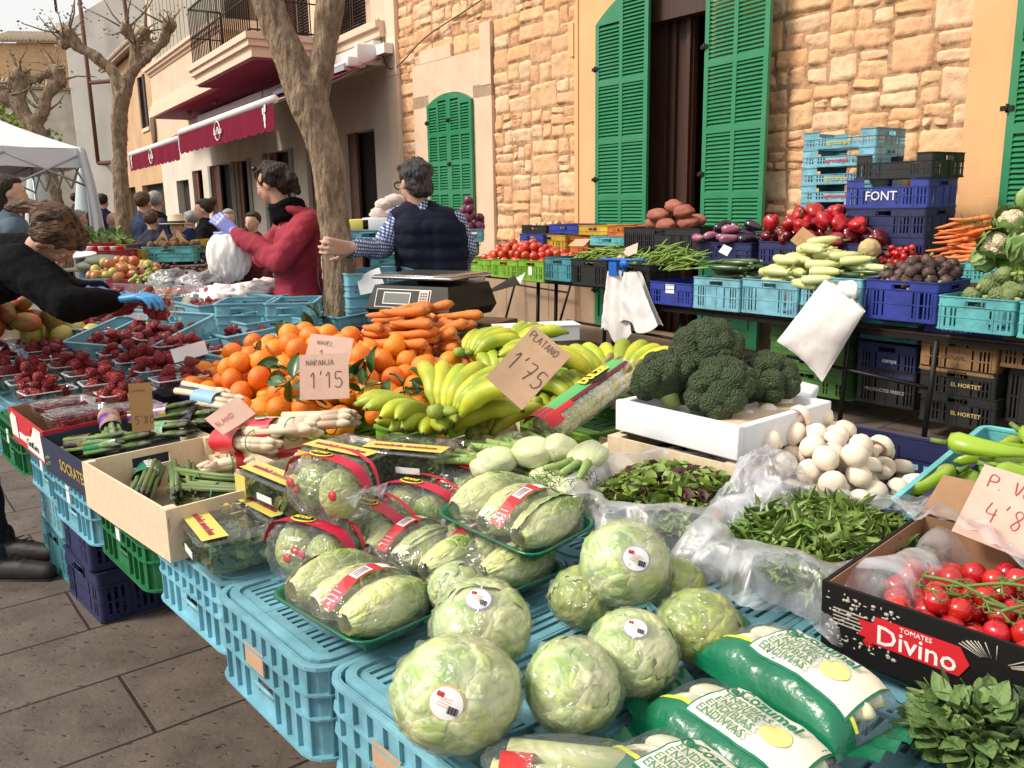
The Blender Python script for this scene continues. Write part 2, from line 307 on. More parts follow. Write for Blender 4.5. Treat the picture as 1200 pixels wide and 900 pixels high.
# ---- ground: one sheet of worn slabs
gm = bpy.data.materials.new('slab paving'); gm.use_nodes = True
def _ground():
    nt = gm.node_tree; N = nt.nodes; L = nt.links; b = N['Principled BSDF']
    tc = N.new('ShaderNodeTexCoord'); mp = N.new('ShaderNodeMapping'); mp.inputs['Rotation'].default_value = (0, 0, R(-38)); L.new(tc.outputs['Object'], mp.inputs[0])
    nz = N.new('ShaderNodeTexNoise'); nz.inputs['Scale'].default_value = 3; nz.inputs['Detail'].default_value = 5; L.new(mp.outputs[0], nz.inputs['Vector'])
    mxv = N.new('ShaderNodeMixRGB'); mxv.inputs[0].default_value = .012; L.new(mp.outputs[0], mxv.inputs[1]); L.new(nz.outputs['Color'], mxv.inputs[2])
    br = N.new('ShaderNodeTexBrick'); br.inputs['Scale'].default_value = 1; br.inputs['Brick Width'].default_value = .95; br.inputs['Row Height'].default_value = .40
    br.inputs['Mortar Size'].default_value = .006; br.inputs['Mortar Smooth'].default_value = .3; br.inputs['Bias'].default_value = -.1; br.offset = .43
    br.inputs['Color1'].default_value = rgb((.150, .118, .096)); br.inputs['Color2'].default_value = rgb((.118, .094, .078)); br.inputs['Mortar'].default_value = rgb((.03, .022, .017))
    L.new(mxv.outputs[0], br.inputs['Vector'])
    n1 = N.new('ShaderNodeTexNoise'); n1.inputs['Scale'].default_value = 5; n1.inputs['Detail'].default_value = 8; n1.inputs['Roughness'].default_value = .7; L.new(tc.outputs['Object'], n1.inputs['Vector'])
    r1 = N.new('ShaderNodeMapRange'); r1.inputs[1].default_value = .3; r1.inputs[2].default_value = .7; r1.inputs[3].default_value = .55; r1.inputs[4].default_value = 1.25; L.new(n1.outputs[0], r1.inputs[0])
    m1 = N.new('ShaderNodeVectorMath'); m1.operation = 'SCALE'; L.new(br.outputs['Color'], m1.inputs[0]); L.new(r1.outputs[0], m1.inputs['Scale'])
    # pits and stains
    mp2 = N.new('ShaderNodeMapping'); mp2.inputs['Rotation'].default_value = (0, 0, R(20)); mp2.inputs['Scale'].default_value = (1, 2.2, 1); L.new(tc.outputs['Object'], mp2.inputs[0])
    n2 = N.new('ShaderNodeTexNoise'); n2.inputs['Scale'].default_value = 22; n2.inputs['Detail'].default_value = 3; L.new(mp2.outputs[0], n2.inputs['Vector'])
    r2 = N.new('ShaderNodeMapRange'); r2.inputs[1].default_value = .635; r2.inputs[2].default_value = .68; L.new(n2.outputs[0], r2.inputs[0])
    m2 = N.new('ShaderNodeMixRGB'); L.new(r2.outputs[0], m2.inputs[0]); L.new(m1.outputs[0], m2.inputs[1]); m2.inputs[2].default_value = rgb((.035, .028, .024))
    L.new(m2.outputs[0], b.inputs['Base Color']); b.inputs['Roughness'].default_value = .55
    n3 = N.new('ShaderNodeTexNoise'); n3.inputs['Scale'].default_value = 60; n3.inputs['Detail'].default_value = 6; L.new(tc.outputs['Object'], n3.inputs['Vector'])
    ad = N.new('ShaderNodeMath'); ad.operation = 'MULTIPLY_ADD'; ad.inputs[1].default_value = -3; L.new(br.outputs['Fac'], ad.inputs[0]); L.new(n3.outputs[0], ad.inputs[2])
    a2 = N.new('ShaderNodeMath'); a2.operation = 'MULTIPLY_ADD'; a2.inputs[1].default_value = -1.5; L.new(r2.outputs[0], a2.inputs[0]); L.new(ad.outputs[0], a2.inputs[2])
    bp = N.new('ShaderNodeBump'); bp.inputs['Strength'].default_value = .6; bp.inputs['Distance'].default_value = .004; L.new(a2.outputs[0], bp.inputs['Height']); L.new(bp.outputs[0], b.inputs['Normal'])
_ground()
g = MB(); g.add([(-250, -60, 0), (250, -60, 0), (250, 400, 0), (-250, 400, 0)], [(0, 1, 2, 3)])
obj('ground', g, gm, kind='structure')

# ---- stone house
def tone(name, c, k=1, b=1.0): return mat(name, tuple(x * k for x in c), .92, tuple(x * k * .74 for x in c), 7, .6, bump=b, bscale=26, detail=7, spec=.2)
ST = [tone('stone a', (.86, .52, .285)), tone('stone b', (.83, .46, .24)), tone('stone c', (.88, .57, .35)), tone('stone d', (.79, .45, .255))]
MORT = mat('mortar', (.54, .32, .175), .95, (.32, .185, .10), 14, .8, bump=1, bscale=40)
PLAST = mat('ochre plaster', (.82, .46, .215), .85, (.72, .39, .18), 2.2, .3, bump=.25, bscale=60, detail=8)
PALE = mat('pale dressed stone', (.74, .55, .39), .85, (.64, .47, .33), 3, .5, bump=.3, bscale=50, detail=8)
WM = Matrix(((.6, .8, 0, .72), (-.8, .6, 0, 10.2), (0, 0, 1, 0), (0, 0, 0, 1)))
house = empty('stone_house', 'rubble stone house with ochre door surround and green louvred shutters', 'house', M=WM)
def stones(mb, x0, x1, z0, z1, rn, avoid=()):
    def stone(a, b, c, d):
        if b - a < .05 or d - c < .035: return
        for (p, q, r_, s_) in avoid:
            if a < q - .01 and b > p + .01 and c < s_ - .01 and d > r_ + .01: return
        g_ = rn.uniform(.0, .0028); a += g_; b -= g_; c += g_; d -= g_
        j = lambda: rn.uniform(-.045, .045)
        co = [(a + j() * .35, c + j() * .45), (b + j() * .35, c + j() * .45), (b + j() * .35, d + j() * .45), (a + j() * .35, d + j() * .45)]
        ht = rn.uniform(.001, .011); nx = max(6, int((b - a) / .026)); ny = max(6, int((d - c) / .026)); sd_ = rn.uniform(0, 90)
        tx, tz = rn.uniform(-.016, .016), rn.uniform(-.016, .016)
        def fn(u, v):
            x = (co[0][0] * (1 - u) + co[1][0] * u) * (1 - v) + (co[3][0] * (1 - u) + co[2][0] * u) * v
            z = (co[0][1] * (1 - u) + co[1][1] * u) * (1 - v) + (co[3][1] * (1 - u) + co[2][1] * u) * v
            e = min(u, 1 - u) * (b - a); f = min(v, 1 - v) * (d - c); m_ = min(e, f)
            cr_ = .008 * max(0, 1 - (e + f) / .04)            # round the corners
            k = min(1, m_ / .008) ** .4
            nn = noise.noise(Vector((x * 13 + sd_, z * 13, 1))) * .014 + noise.noise(Vector((x * 34 + sd_, z * 34, 5))) * .010
            xx = x + (cr_ if u < .5 else -cr_) + noise.noise(Vector((x * 22, z * 22, sd_))) * .008; zz = z + (cr_ if v < .5 else -cr_) + noise.noise(Vector((x * 22, z * 22, sd_ + 9))) * .008
            return (xx, .03 - max(.016, ht + .018 + nn + tx * (u - .5) * 2 + tz * (v - .5) * 2) * k, zz)
        mb.grid(nx, ny, fn, rn.randrange(4), True)
    def cut(a, b, c, d):
        w_, h_ = b - a, d - c
        big = w_ > .55 or h_ > .30 or w_ > 3.4 * h_ or h_ > 1.5 * w_
        if big or (w_ > .2 and h_ > .16 and rn.random() < .55 and w_ * h_ > .038):
            k = rn.uniform(.36, .64)
            if w_ > 1.9 * h_ or (w_ > 1.25 * h_ and rn.random() < .45): cut(a, a + w_ * k, c, d); cut(a + w_ * k, b, c, d)
            else: cut(a, b, c, c + h_ * k); cut(a, b, c + h_ * k, d)
        else: stone(a, b, c, d)
    cut(x0, x1, z0, z1)
sw = MB(); rs = random.Random(11); AV = [(-3.42, -1.49, 0, 3.45), (.14, 2.42, -1, 9), (4.5, 9, -1, 9)]
sw.bbox((-3.83, .02, 0), (-3.0, .4, 5.2), 4); sw.bbox((-3.0, .02, 3.0), (-1.9, .4, 5.2), 4); sw.bbox((-3.0, .02, 0), (-1.9, .4, 1.25), 4); sw.bbox((-1.9, .02, 0), (.3, .4, 5.2), 4); sw.bbox((2.3, .02, 0), (4.6, .4, 5.2), 4)
stones(sw, -3.83, -3.42, .55, 5.2, rs); stones(sw, -3.42, -1.49, 3.45, 5.2, rs); stones(sw, -1.49, .14, .75, 5.2, rs); stones(sw, 2.42, 4.5, .55, 5.2, rs)
obj('wall', sw, ST + [MORT], house)
pl = MB()            # plaster surrounds
def arch_panel(mb, x0, x1, ztop, zspring, rise, y0, y1, mi=0, n=14):
    # fills above an arch opening between x0 and x1
    top = []
    for i in range(n):
        a, b = x0 + (x1 - x0) * i / n, x0 + (x1 - x0) * (i + 1) / n
        f = lambda x: zspring + rise * (1 - ((x - (x0 + x1) / 2) / ((x1 - x0) / 2)) ** 2)
        mb.add([(a, y0, f(a)), (b, y0, f(b)), (b, y0, ztop), (a, y0, ztop), (a, y1, f(a)), (b, y1, f(b)), (b, y1, ztop), (a, y1, ztop)], [(0, 1, 2, 3), (7, 6, 5, 4), (0, 4, 5, 1), (2, 6, 7, 3), (1, 5, 6, 2), (0, 3, 7, 4)], mi)
DX0, DX1, DZS = .51, 2.06, 3.36
pl.bbox((.14, -.045, .1), (DX0, .35, 5.2)); pl.bbox((DX1, -.03, .1), (2.42, .35, 5.2)); arch_panel(pl, DX0, DX1, 5.2, DZS, .32, -.045, .35)
pl.bbox((.06, -.075, 3.1), (.14, .0, 3.45)); pl.bbox((.14, -.06, .1), (.20, -.045, 5.2))
pl.bbox((4.5, -.05, 0), (4.86, .35, 5.2)); pl.bbox((4.86, -.02, 4.0), (9, .35, 5.2)); pl.bbox((6.4, -.02, 0), (9, .35, 4.0)); pl.bbox((4.86, .02, 0), (6.4, .3, .6))
obj('door_surround', pl, PLAST, house)
wp = MB(); wp.bbox((-3.42, -.03, 1.25), (-3.0, .3, 3.02)); wp.bbox((-1.9, -.03, 1.25), (-1.49, .3, 3.02)); arch_panel(wp, -3.0, -1.9, 3.45, 2.86, .14, -.03, .3)
wp.bbox((-3.42, -.03, 2.86), (-3.0, .3, 3.45)); wp.bbox((-1.9, -.03, 2.86), (-1.49, .3, 3.45)); wp.bbox((-3.42, -.031, .6), (-1.49, .3, 1.25)); wp.bbox((-3.2, -.034, 3.45), (-2.4, .1, 3.62)); wp.bbox((-1.72, -.036, 3.0), (-1.49, .1, 3.75))
obj('window_surround', wp, PALE, house)
DADO = mat('brown dado stone', (.42, .29, .19), .6, (.33, .22, .145), 3, .6, bump=.1)
dd = MB()
x = -3.8
while x < .5: dd.bbox((x + .004, -.06, 0), (min(x + .86, .5), .0, .62 if x < -1.5 else .74)); x += .865
dd.bbox((2.42, -.05, 0), (4.5, 0, .56)); split_obj('base_course', dd, DADO, house)
stp = MB(); stp.bev((1.3, -.2, .07), (1.9, .5, .14), .01); obj('door_step', stp, DADO, house)
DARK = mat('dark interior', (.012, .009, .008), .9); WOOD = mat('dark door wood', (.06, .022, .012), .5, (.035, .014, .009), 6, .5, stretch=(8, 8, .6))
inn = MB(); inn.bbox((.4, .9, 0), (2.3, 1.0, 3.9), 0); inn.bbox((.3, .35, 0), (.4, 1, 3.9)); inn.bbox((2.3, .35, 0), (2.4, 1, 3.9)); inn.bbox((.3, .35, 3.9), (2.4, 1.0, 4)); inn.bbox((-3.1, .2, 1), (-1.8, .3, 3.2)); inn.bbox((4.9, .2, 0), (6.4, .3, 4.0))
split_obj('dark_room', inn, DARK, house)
dr = MB(); dr.bbox((.52, .24, .1), (1.62, .3, 3.7)); dr.bbox((1.36, .2, .1), (1.41, .24, 3.4)); dr.bbox((1.55, .2, .1), (1.60, .24, 3.4)); dr.bbox((.6, .2, .1), (1.3, .24, 3.3)); dr.bbox((.52, .05, 3.28), (2.06, .2, 3.62)); dr.bbox((1.66, .5, .1), (1.8, .56, 3.0)); dr.bbox((1.9, .4, .1), (1.93, .45, 3.2))
obj('inner_door', dr, WOOD, house)
GREEN = mat('green shutter paint', (.012, .20, .072), .42, (.030, .22, .10), 3, .5, bump=.05, coat=.2)
HING = mat('dark iron', (.03, .028, .026), .5, metal=.8)
def shutter(w_, zb, zt, rise, M, sides=(), hinge=-1, flip=1, nsec=4, solid=.78, two=True):
    """louvred leaf, x 0..w_, front face at -y; the top is cut by an arch that rises by `rise` towards +x (flip=1) or -x"""
    mb = MB(); lo = MB(); t = .035; st = .055
    top = lambda x: zt + rise * (1 - (1 - (x / w_ if flip > 0 else 1 - x / w_)) ** 2)
    def stile(a, b):
        n = 4
        for i in range(n):
            p, q = a + (b - a) * i / n, a + (b - a) * (i + 1) / n
            mb.add([(p, -t, zb), (q, -t, zb), (q, -t, top(q)), (p, -t, top(p)), (p, 0, zb), (q, 0, zb), (q, 0, top(q)), (p, 0, top(p))], [(0, 1, 2, 3), (7, 6, 5, 4), (0, 4, 5, 1), (2, 6, 7, 3), (1, 5, 6, 2), (0, 3, 7, 4)])
    cols = [(st, w_ / 2 - st * .45), (w_ / 2 + st * .45, w_ - st)] if two else [(st, w_ - st)]
    stile(0, st); stile(w_ - st, w_)
    if two: stile(w_ / 2 - st * .45, w_ / 2 + st * .45)
    z0 = zb
    H_ = zt - zb; secs = []
    if solid: mb.bbox((st, -t * .5, zb), (w_ - st, -t * .2, zb + solid)); mb.bbox((st, -t, zb), (w_ - st, -.002, zb + .09)); mb.bbox((st + .07, -t * .8, zb + .17), (w_ - st - .07, -t * .4, zb + solid - .1)); z0 = zb + solid
    hs_ = (zt - .04 - z0) / nsec
    for c0, c1 in cols:
        for k in range(nsec):
            a = z0 + k * hs_; mb.bbox((c0, -t, a), (c1, -.002, a + .055))
            zt_ = a + hs_
            if k == nsec - 1: zt_ = min(top(c0), top(c1)) - .045
            z = a + .06
            while z < zt_ - .01 + (0 if k < nsec - 1 else -.02):
                lo.add([(c0, -t * .95, z), (c1, -t * .95, z), (c1, -t * .05, z + .034), (c0, -t * .05, z + .034), (c0, -t * .95, z - .007), (c1, -t * .95, z - .007), (c1, -t * .05, z + .027), (c0, -t * .05, z + .027)], [(0, 1, 2, 3), (7, 6, 5, 4), (0, 4, 5, 1), (2, 6, 7, 3), (1, 5, 6, 2), (0, 3, 7, 4)]); z += .037
        n = 5
        for i in range(n):
            p, q = c0 + (c1 - c0) * i / n, c0 + (c1 - c0) * (i + 1) / n; zl = min(top(c0), top(c1)) - .06
            mb.add([(p, -t, zl), (q, -t, zl), (q, -t, top(q)), (p, -t, top(p)), (p, -.002, zl), (q, -.002, zl), (q, -.002, top(q)), (p, -.002, top(p))], [(0, 1, 2, 3), (7, 6, 5, 4), (0, 4, 5, 1), (2, 6, 7, 3), (1, 5, 6, 2), (0, 3, 7, 4)])
    o = obj('shutter', mb, GREEN, house, M=M); obj('louvre', lo, GREEN, o)
    hg = MB(); hx = 0 if hinge < 0 else w_
    for q in (.12, .5, .86): hg.box((hx, -t - .006, zb + H_ * q), (.09, .012, .035)); hg.tube([(hx, -t - .01, zb + H_ * q - .03), (hx, -t - .01, zb + H_ * q + .03)], .01, 8)
    obj('hinge', hg, HING, o); return o
shutter(.78, .14, 3.36, .31, xf((DX0 + .005, -.05, 0)), hinge=-1, flip=1)                         # closed leaf of the door
shutter(.80, .14, 3.36, .31, xf((DX1 + .02, -.10, 0)) @ Matrix.Rotation(R(-7), 4, 'Z'), hinge=-1, flip=1)   # leaf folded back on the wall
shutter(.55, 1.25, 2.86, .13, xf((-2.995, -.04, 0)), flip=1, nsec=4, solid=0); shutter(.55, 1.25, 2.86, .13, xf((-2.445, -.04, 0)), flip=-1, nsec=4, solid=0)
shutter(.75, .6, 3.6, .1, xf((4.83, -.09, 0)), flip=1)
cb = MB()            # wires pinned along the wall
cb.tube(smooth_pts([(-4.3, -.05, 4.25), (-4.15, -.06, 3.62), (-3.83, -.05, 3.5), (-3.0, -.05, 3.78), (-2.0, -.05, 3.95), (-1.0, -.05, 4.12), (-.3, -.05, 4.2), (-.05, -.07, 4.24), (.03, -.1, 4.6), (.05, -.1, 5.2)], 4), .011, 6)
cb.tube(smooth_pts([(.0, -.08, 4.2), (.1, -.09, 4.05), (.12, -.09, 3.75)], 4), .007, 6); cb.blob((.12, -.09, 3.72), .025, 2)
obj('wire', cb, mat('grey cable', (.14, .11, .09), .7), house)

# ---- balcony house
BM_ = Matrix(((.539, .842, 0, -1.58), (-.842, .539, 0, 13.26), (0, 0, 1, 0), (0, 0, 0, 1)))
bal = empty('balcony_house', 'pinkish rendered house with an iron railed balcony over burgundy awnings', 'house', M=BM_)
def wall_holes(mb, x0, x1, z0, z1, holes, y0=0, y1=.3, mi=0):
    xs = sorted({x0, x1, *[h[0] for h in holes], *[h[1] for h in holes]}); zs = sorted({z0, z1, *[h[2] for h in holes], *[h[3] for h in holes]})
    for a, b in zip(xs, xs[1:]):
        for c, d in zip(zs, zs[1:]):
            if a < x0 - 1e-6 or b > x1 + 1e-6 or c < z0 - 1e-6 or d > z1 + 1e-6: continue
            if any(h[0] <= a + 1e-6 and h[1] >= b - 1e-6 and h[2] <= c + 1e-6 and h[3] >= d - 1e-6 for h in holes): continue
            mb.bbox((a, y0, c), (b, y1, d), mi)
PINK = mat('pinkish render', (.74, .55, .40), .85, (.64, .46, .33), 1.2, .5, bump=.2, bscale=40, detail=8)
CREAM = mat('cream trim', (.78, .60, .44), .8, (.70, .53, .39), 1.5, .1, bump=.1)
WHITEW = mat('off white wall', (.72, .64, .53), .85, (.60, .52, .43), 1.3, .5, bump=.2, bscale=40)
holes = [(-15.6, -14.0, 0, 2.35), (-13.5, -12.35, .9, 2.55), (-11.4, -9.5, 0, 2.6), (-9.2, -8.05, 0, 2.6), (-6.65, -5.15, 0, 2.65), (-4.2, -3.3, .6, 2.6), (-2.3, -1.0, 0, 2.72), (-2.3, -1.1, 4.3, 6.3), (-5.0, -3.6, 4.3, 6.4)]
bw = MB(); wall_holes(bw, -17.5, 0, 0, 3.6, [h for h in holes if h[3] < 3], mi=1); wall_holes(bw, -17.5, 0, 3.6, 9, [h for h in holes if h[3] > 3], mi=0)
arch_panel(bw, -15.6, -14.0, 3.0, 2.35, .55, -.001, .3, 1)
bw.bbox((-.32, -.05, 0), (-.0, .0, 9), 2); bw.bbox((-17.6, .3, 0), (0.3, 1.2, 9.0), 0)
obj('wall', bw, [PINK, WHITEW, CREAM], bal)
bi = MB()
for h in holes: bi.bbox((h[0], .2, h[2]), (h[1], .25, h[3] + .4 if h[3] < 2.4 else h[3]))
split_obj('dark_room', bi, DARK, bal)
GREYSTONE = mat('grey door stone', (.30, .30, .27), .8, (.22, .22, .2), 5, .5)
bs = MB()
for h in holes[2:5]:
    bs.bbox((h[0] - .22, -.03, 0), (h[0], .02, h[3])); bs.bbox((h[1], -.03, 0), (h[1] + .22, .02, h[3]))
split_obj('door_jamb', bs, GREYSTONE, bal)
bd = MB()
for h in holes[1:]:
    m_ = (h[0] + h[1]) / 2; wv = (h[1] - h[0]); bd.bbox((h[0] + .0, .08, h[2]), (h[0] + wv * .28, .13, h[3])); bd.bbox((h[1] - wv * .1, .08, h[2]), (h[1], .13, h[3]))
split_obj('open_door', bd, mat('brown door', (.16, .055, .03), .5, (.11, .035, .02), 5, .5), bal)
bsh = MB()
for h in holes[-2:]:
    for a, b in ((h[0], (h[0] + h[1]) / 2 - .02), ((h[0] + h[1]) / 2 + .02, h[1])):
        bsh.bbox((a, .02, h[2]), (a + .05, .06, h[3])); bsh.bbox((b - .05, .02, h[2]), (b, .06, h[3])); z = h[2] + .03
        while z < h[3]: bsh.add([(a, .02, z), (b, .02, z), (b, .06, z + .04), (a, .06, z + .04)], [(0, 1, 2, 3)]); z += .05
obj('brown_shutter', bsh, mat('brown shutter', (.10, .045, .035), .6), bal)
PURP = mat('purple ceiling paint', (.30, .11, .15), .8, (.24, .085, .12), 2, .4)
tr_ = MB()           # terrace block: parapet between two cornices
tr_.bbox((-13.3, -.9, 4.2), (-6.2, 0, 5.0), 0)
for z, e in ((4.02, .1), (4.12, .06), (4.22, .02), (4.96, .03), (5.03, .09), (5.1, .14)): tr_.bbox((-13.3 - e, -.9 - e, z), (-6.0, -.0, z + (.095 if z < 4.3 else .068)), 1)
tr_.bbox((-13.4, -1.0, 3.93), (-6.0, 0, 4.02), 1)
obj('terrace', tr_, [PINK, CREAM], bal)
sid = MB(); x = -13.0
while x < -6.2: sid.bbox((x, -.8, 5.17), (x + .34, -.76, 9.0)); sid.bbox((x + .34, -.78, 5.17), (x + .40, -.74, 9)); x += .4
obj('boarding', sid, mat('grey beige boards', (.42, .37, .30), .8, (.34, .30, .24), 3, .5, stretch=(1, 1, .2)), bal)
bb = MB()
bb.bbox((-6.0, -1.5, 3.86), (-2.2, 0, 4.02)); bb.bbox((-6.06, -1.56, 4.02), (-2.14, 0, 4.12)); bb.bbox((-6.1, -1.6, 4.12), (-2.1, 0, 4.22))
bb.bbox((-2.1, -.14, 3.98), (-.33, 0, 4.1)); bb.bbox((-2.1, -.2, 4.1), (-.33, 0, 4.2)); bb.bbox((-.32, -.06, 3.4), (.02, 0, 3.52)); bb.bbox((-6, -.1, 3.6), (-.33, 0, 3.68))
obj('balcony_slab', bb, CREAM, bal)
un = MB(); un.bbox((-13.2, -.88, 3.9), (-6.0, 0, 3.93)); un.bbox((-5.95, -1.45, 3.83), (-2.25, 0, 3.86))
for x in (-11, -8.5, -4.5): un.tube([(x, -.5, 3.9), (x, -.5, 3.82)], .05, 10); un.box((x + .1, -.5, 3.84), (.12, .04, .05))
obj('ceiling', un, PURP, bal)
rl = MB()
def rail(mb, a, b, z0, z1, n, r=.011):
    a, b = Vector(a), Vector(b)
    for z, q in ((z0 + .05, 1.4), ((z0 + z1) / 2, 1.1), (z1, 2)): mb.tube([(a.x, a.y, z), (b.x, b.y, z)], r * q, 6)
    for i in range(n + 1): p = a.lerp(b, i / n); mb.tube([(p.x, p.y, z0), (p.x, p.y, z1)], r, 5)
rail(rl, (-6.0, -1.5, 0), (-2.2, -1.5, 0), 4.22, 5.25, 32); rail(rl, (-2.2, -1.5, 0), (-2.2, 0, 0), 4.22, 5.25, 12); rail(rl, (-6.0, -1.5, 0), (-6.0, -.9, 0), 4.22, 5.25, 5); rail(rl, (-2.0, -.12, 0), (-1.0, -.12, 0), 4.22, 5.2, 10)
obj('railing', rl, HING, bal)
WINE = mat('burgundy canvas', (.19, .012, .035), .95, (.15, .010, .028), 3, .4, bump=.1, bscale=80, spec=.1)
WHITE = mat('white paint', (.78, .77, .74), .45); GREYP = mat('grey metal', (.42, .44, .47), .4, metal=.4)
def awning(name, label, x0, x1, zf, off, badge=True):
    a = empty(name, label, 'awning', M=BM_ @ Matrix.Translation((0, 0, 0)))
    zt = 3.72; n = 22
    c = MB(); c.grid(n, 6, lambda u, v: (x0 + (x1 - x0) * u, -.1 - (off - .1) * v, zt + (zf - zt) * v - .03 * math.sin(PI * v)))
    obj('canopy', c, WINE, a)
    va = MB(); k = 60
    vs = []; 
    for i in range(k + 1):
        x = x0 + (x1 - x0) * i / k; vs += [(x, -off - .03, zf), (x + 0, -off - .035 - .01 * math.sin(i * .7), zf - .20), (x, -off - .035 - .01 * math.sin(i * .7), zf - .36 - .03 * abs(math.sin(i * PI / 4)))]
    va.add(vs, [(3 * i + j, 3 * i + 3 + j, 3 * i + 4 + j, 3 * i + 1 + j) for i in range(k) for j in range(2)], 0, True); va_o = obj('valance', va, WINE, a)
    b = MB(); b.tube([(x0, -off, zf + .03), (x1, -off, zf + .03)], .06, 10); b.bbox((x0 - .02, -off - .05, zf - .32), (x0 + .015, -off - .028, zf)); b.bbox((x0, -.2, zt - .02), (x1, -.06, zt + .12)); obj('front_bar', b, WHITE, a)
    ar = MB(); 
    for xx in (x0 + .3, x1 - .3): ar.tube([(xx, -.15, zt - .05), (xx + (.5 if xx == x0 + .3 else -.5), -off * .5, (zt + zf) / 2 - .08), (xx, -off, zf)], .025, 8)
    split_obj('folding_arm', ar, GREYP, a)
    if badge:
        xm = (x0 + x1) / 2; ring = MB(); r_ = .15
        pts = [(xm + r_ * 1.15 * math.cos(t), -off - .052, zf - .17 + r_ * math.sin(t)) for t in [2 * PI * i / 24 for i in range(25)]]; ring.tube(pts, .010, 4); obj('badge_ring', ring, WHITE, va_o)
        lettering('La Plaza', .16, WHITE, va_o, xf((xm, -off - .056, zf - .17)) @ Matrix.Rotation(PI / 2, 4, 'X'), bold=.002, shear=.3)
        f = MB(); 
        xe = x1 - .35 if x1 > -3 else x0 + .3
        for dx, dz, s in ((0, 0, 1), (-.05, .1, .8), (.04, .13, .9), (0, -.09, .7)): f.blob((xe + dx, -off - .05, zf - .2 + dz), (.05 * s, .006, .07 * s), 2)
        obj('emblem', f, WHITE, va_o)
    return a
awning('awning', 'burgundy scalloped awning nearest the big tree, with a round white badge', -5.9, -.06, 2.94, 1.88)
awning('awning', 'burgundy scalloped awning farthest down the street, by the arched doorway', -11.5, -6.0, 2.84, 1.88)
a3 = empty('awning', 'half rolled burgundy awning between the big tree and the stone house', 'awning', M=BM_)
q = MB(); q.grid(10, 2, lambda u, v: (-.7 - 5 * 0 + (-3.4) * u * .9, -.12 - .45 * v, 3.82 - .2 * v)); obj('canopy', q, WINE, a3)
q = MB(); q.tube([(-3.8, -.6, 3.58), (-.42, -.6, 3.58)], .05, 8); q.bbox((-3.8, -.68, 3.48), (-.45, -.56, 3.55)); obj('front_bar', q, GREYP, a3)
q = MB(); q.bbox((-3.8, -.22, 3.78), (-.4, -.04, 3.92)); q.bev((-.42, -.25, 3.72), (.10, .5, .3), .03); q.bev((-.42, -.5, 3.6), (.08, .3, .16), .03); obj('cassette', q, WHITE, a3)
ln = empty('hanging_lantern', 'small dark cage lantern hanging on a cord beneath the half rolled awning', 'lantern', M=BM_ @ Matrix.Translation((-1.9, -.5, 0)))
q = MB(); q.tube([(0, 0, 3.5), (0, 0, 3.12)], .008, 5); obj('cord', q, GREYP, ln)
q = MB(); q.lathe([(.07, 2.86), (.07, 3.1)], 8, smooth=False); 
for z in (2.86, 2.94, 3.02, 3.1): q.lathe([(.085, z), (.085, z + .02)], 10)
obj('cage', q, HING, ln)

# ---- orange house further on, grey house and roofs beyond
def simple_house(name, label, M, x0, x1, zt, wallm, holes, depth_=8, roofm=None, shm=None, eave=.35):
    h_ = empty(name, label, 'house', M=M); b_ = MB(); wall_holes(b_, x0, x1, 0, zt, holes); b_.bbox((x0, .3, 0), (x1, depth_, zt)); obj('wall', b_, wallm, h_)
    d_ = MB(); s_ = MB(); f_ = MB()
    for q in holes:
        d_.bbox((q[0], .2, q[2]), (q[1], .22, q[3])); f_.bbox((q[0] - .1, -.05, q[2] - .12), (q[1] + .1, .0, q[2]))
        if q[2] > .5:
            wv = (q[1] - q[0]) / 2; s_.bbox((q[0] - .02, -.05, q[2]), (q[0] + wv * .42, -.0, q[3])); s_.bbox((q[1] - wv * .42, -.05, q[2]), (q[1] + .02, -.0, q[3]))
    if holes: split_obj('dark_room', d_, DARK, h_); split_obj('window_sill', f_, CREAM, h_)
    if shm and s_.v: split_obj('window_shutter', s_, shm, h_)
    r_ = MB(); r_.add([(x0 - .1, -eave, zt), (x1 + .1, -eave, zt), (x1 + .1, depth_ / 2, zt + 1.3), (x0 - .1, depth_ / 2, zt + 1.3), (x0 - .1, -eave, zt + .12), (x1 + .1, -eave, zt + .12), (x1 + .1, depth_ / 2, zt + 1.42), (x0 - .1, depth_ / 2, zt + 1.42), (x0 - .1, depth_ + .2, zt), (x1 + .1, depth_ + .2, zt)], [(3, 2, 1, 0), (4, 5, 6, 7), (0, 1, 5, 4), (7, 6, 9, 8)])
    x = x0
    while x < x1: r_.tube([(x, -eave - .05, zt + .13), (x, depth_ / 2, zt + 1.45)], .09, 6); x += .24
    obj('roof', r_, roofm, h_); return h_
TILE = mat('pale roof tile', (.50, .40, .29), .9, (.34, .26, .18), 6, .6)
ORAN = mat('orange render', (.62, .40, .22), .85, (.50, .31, .17), .8, .6, bump=.2, bscale=30); GREYW = mat('grey cement wall', (.58, .55, .51), .9, (.46, .44, .41), .5, .6, bump=.2, bscale=30); CREW = mat('cream house render', (.76, .69, .56), .85, (.48, .43, .35), .7, .5)
DSH = mat('dark shutter', (.045, .035, .04), .6)
simple_house('orange_house', 'narrow orange rendered house with dark upper shutters behind the slim tree', BM_ @ xf((-17.6, .25, 0)), -9.5, 0, 6.9, ORAN, [(-3.6, -2.5, 4.3, 6.0), (-8, -6.9, 4.3, 6.0), (-5.0, -1.2, 0, 2.4), (-8.6, -6.4, 0, 2.4)], roofm=TILE, shm=DSH)
pq = obj('wall_plaque', MB().lathe([(.0, 0), (.42, 0), (.42, .05), (.3, .07), (0, .07)], 24), mat('dark plaque', (.14, .09, .06), .7), M=BM_ @ xf((-19.3, .24, 4.2), rx=PI / 2) @ Matrix.Diagonal((.8, 1.5, 1, 1))); tag(pq, 'dark oval plaque on the orange house front', 'plaque')
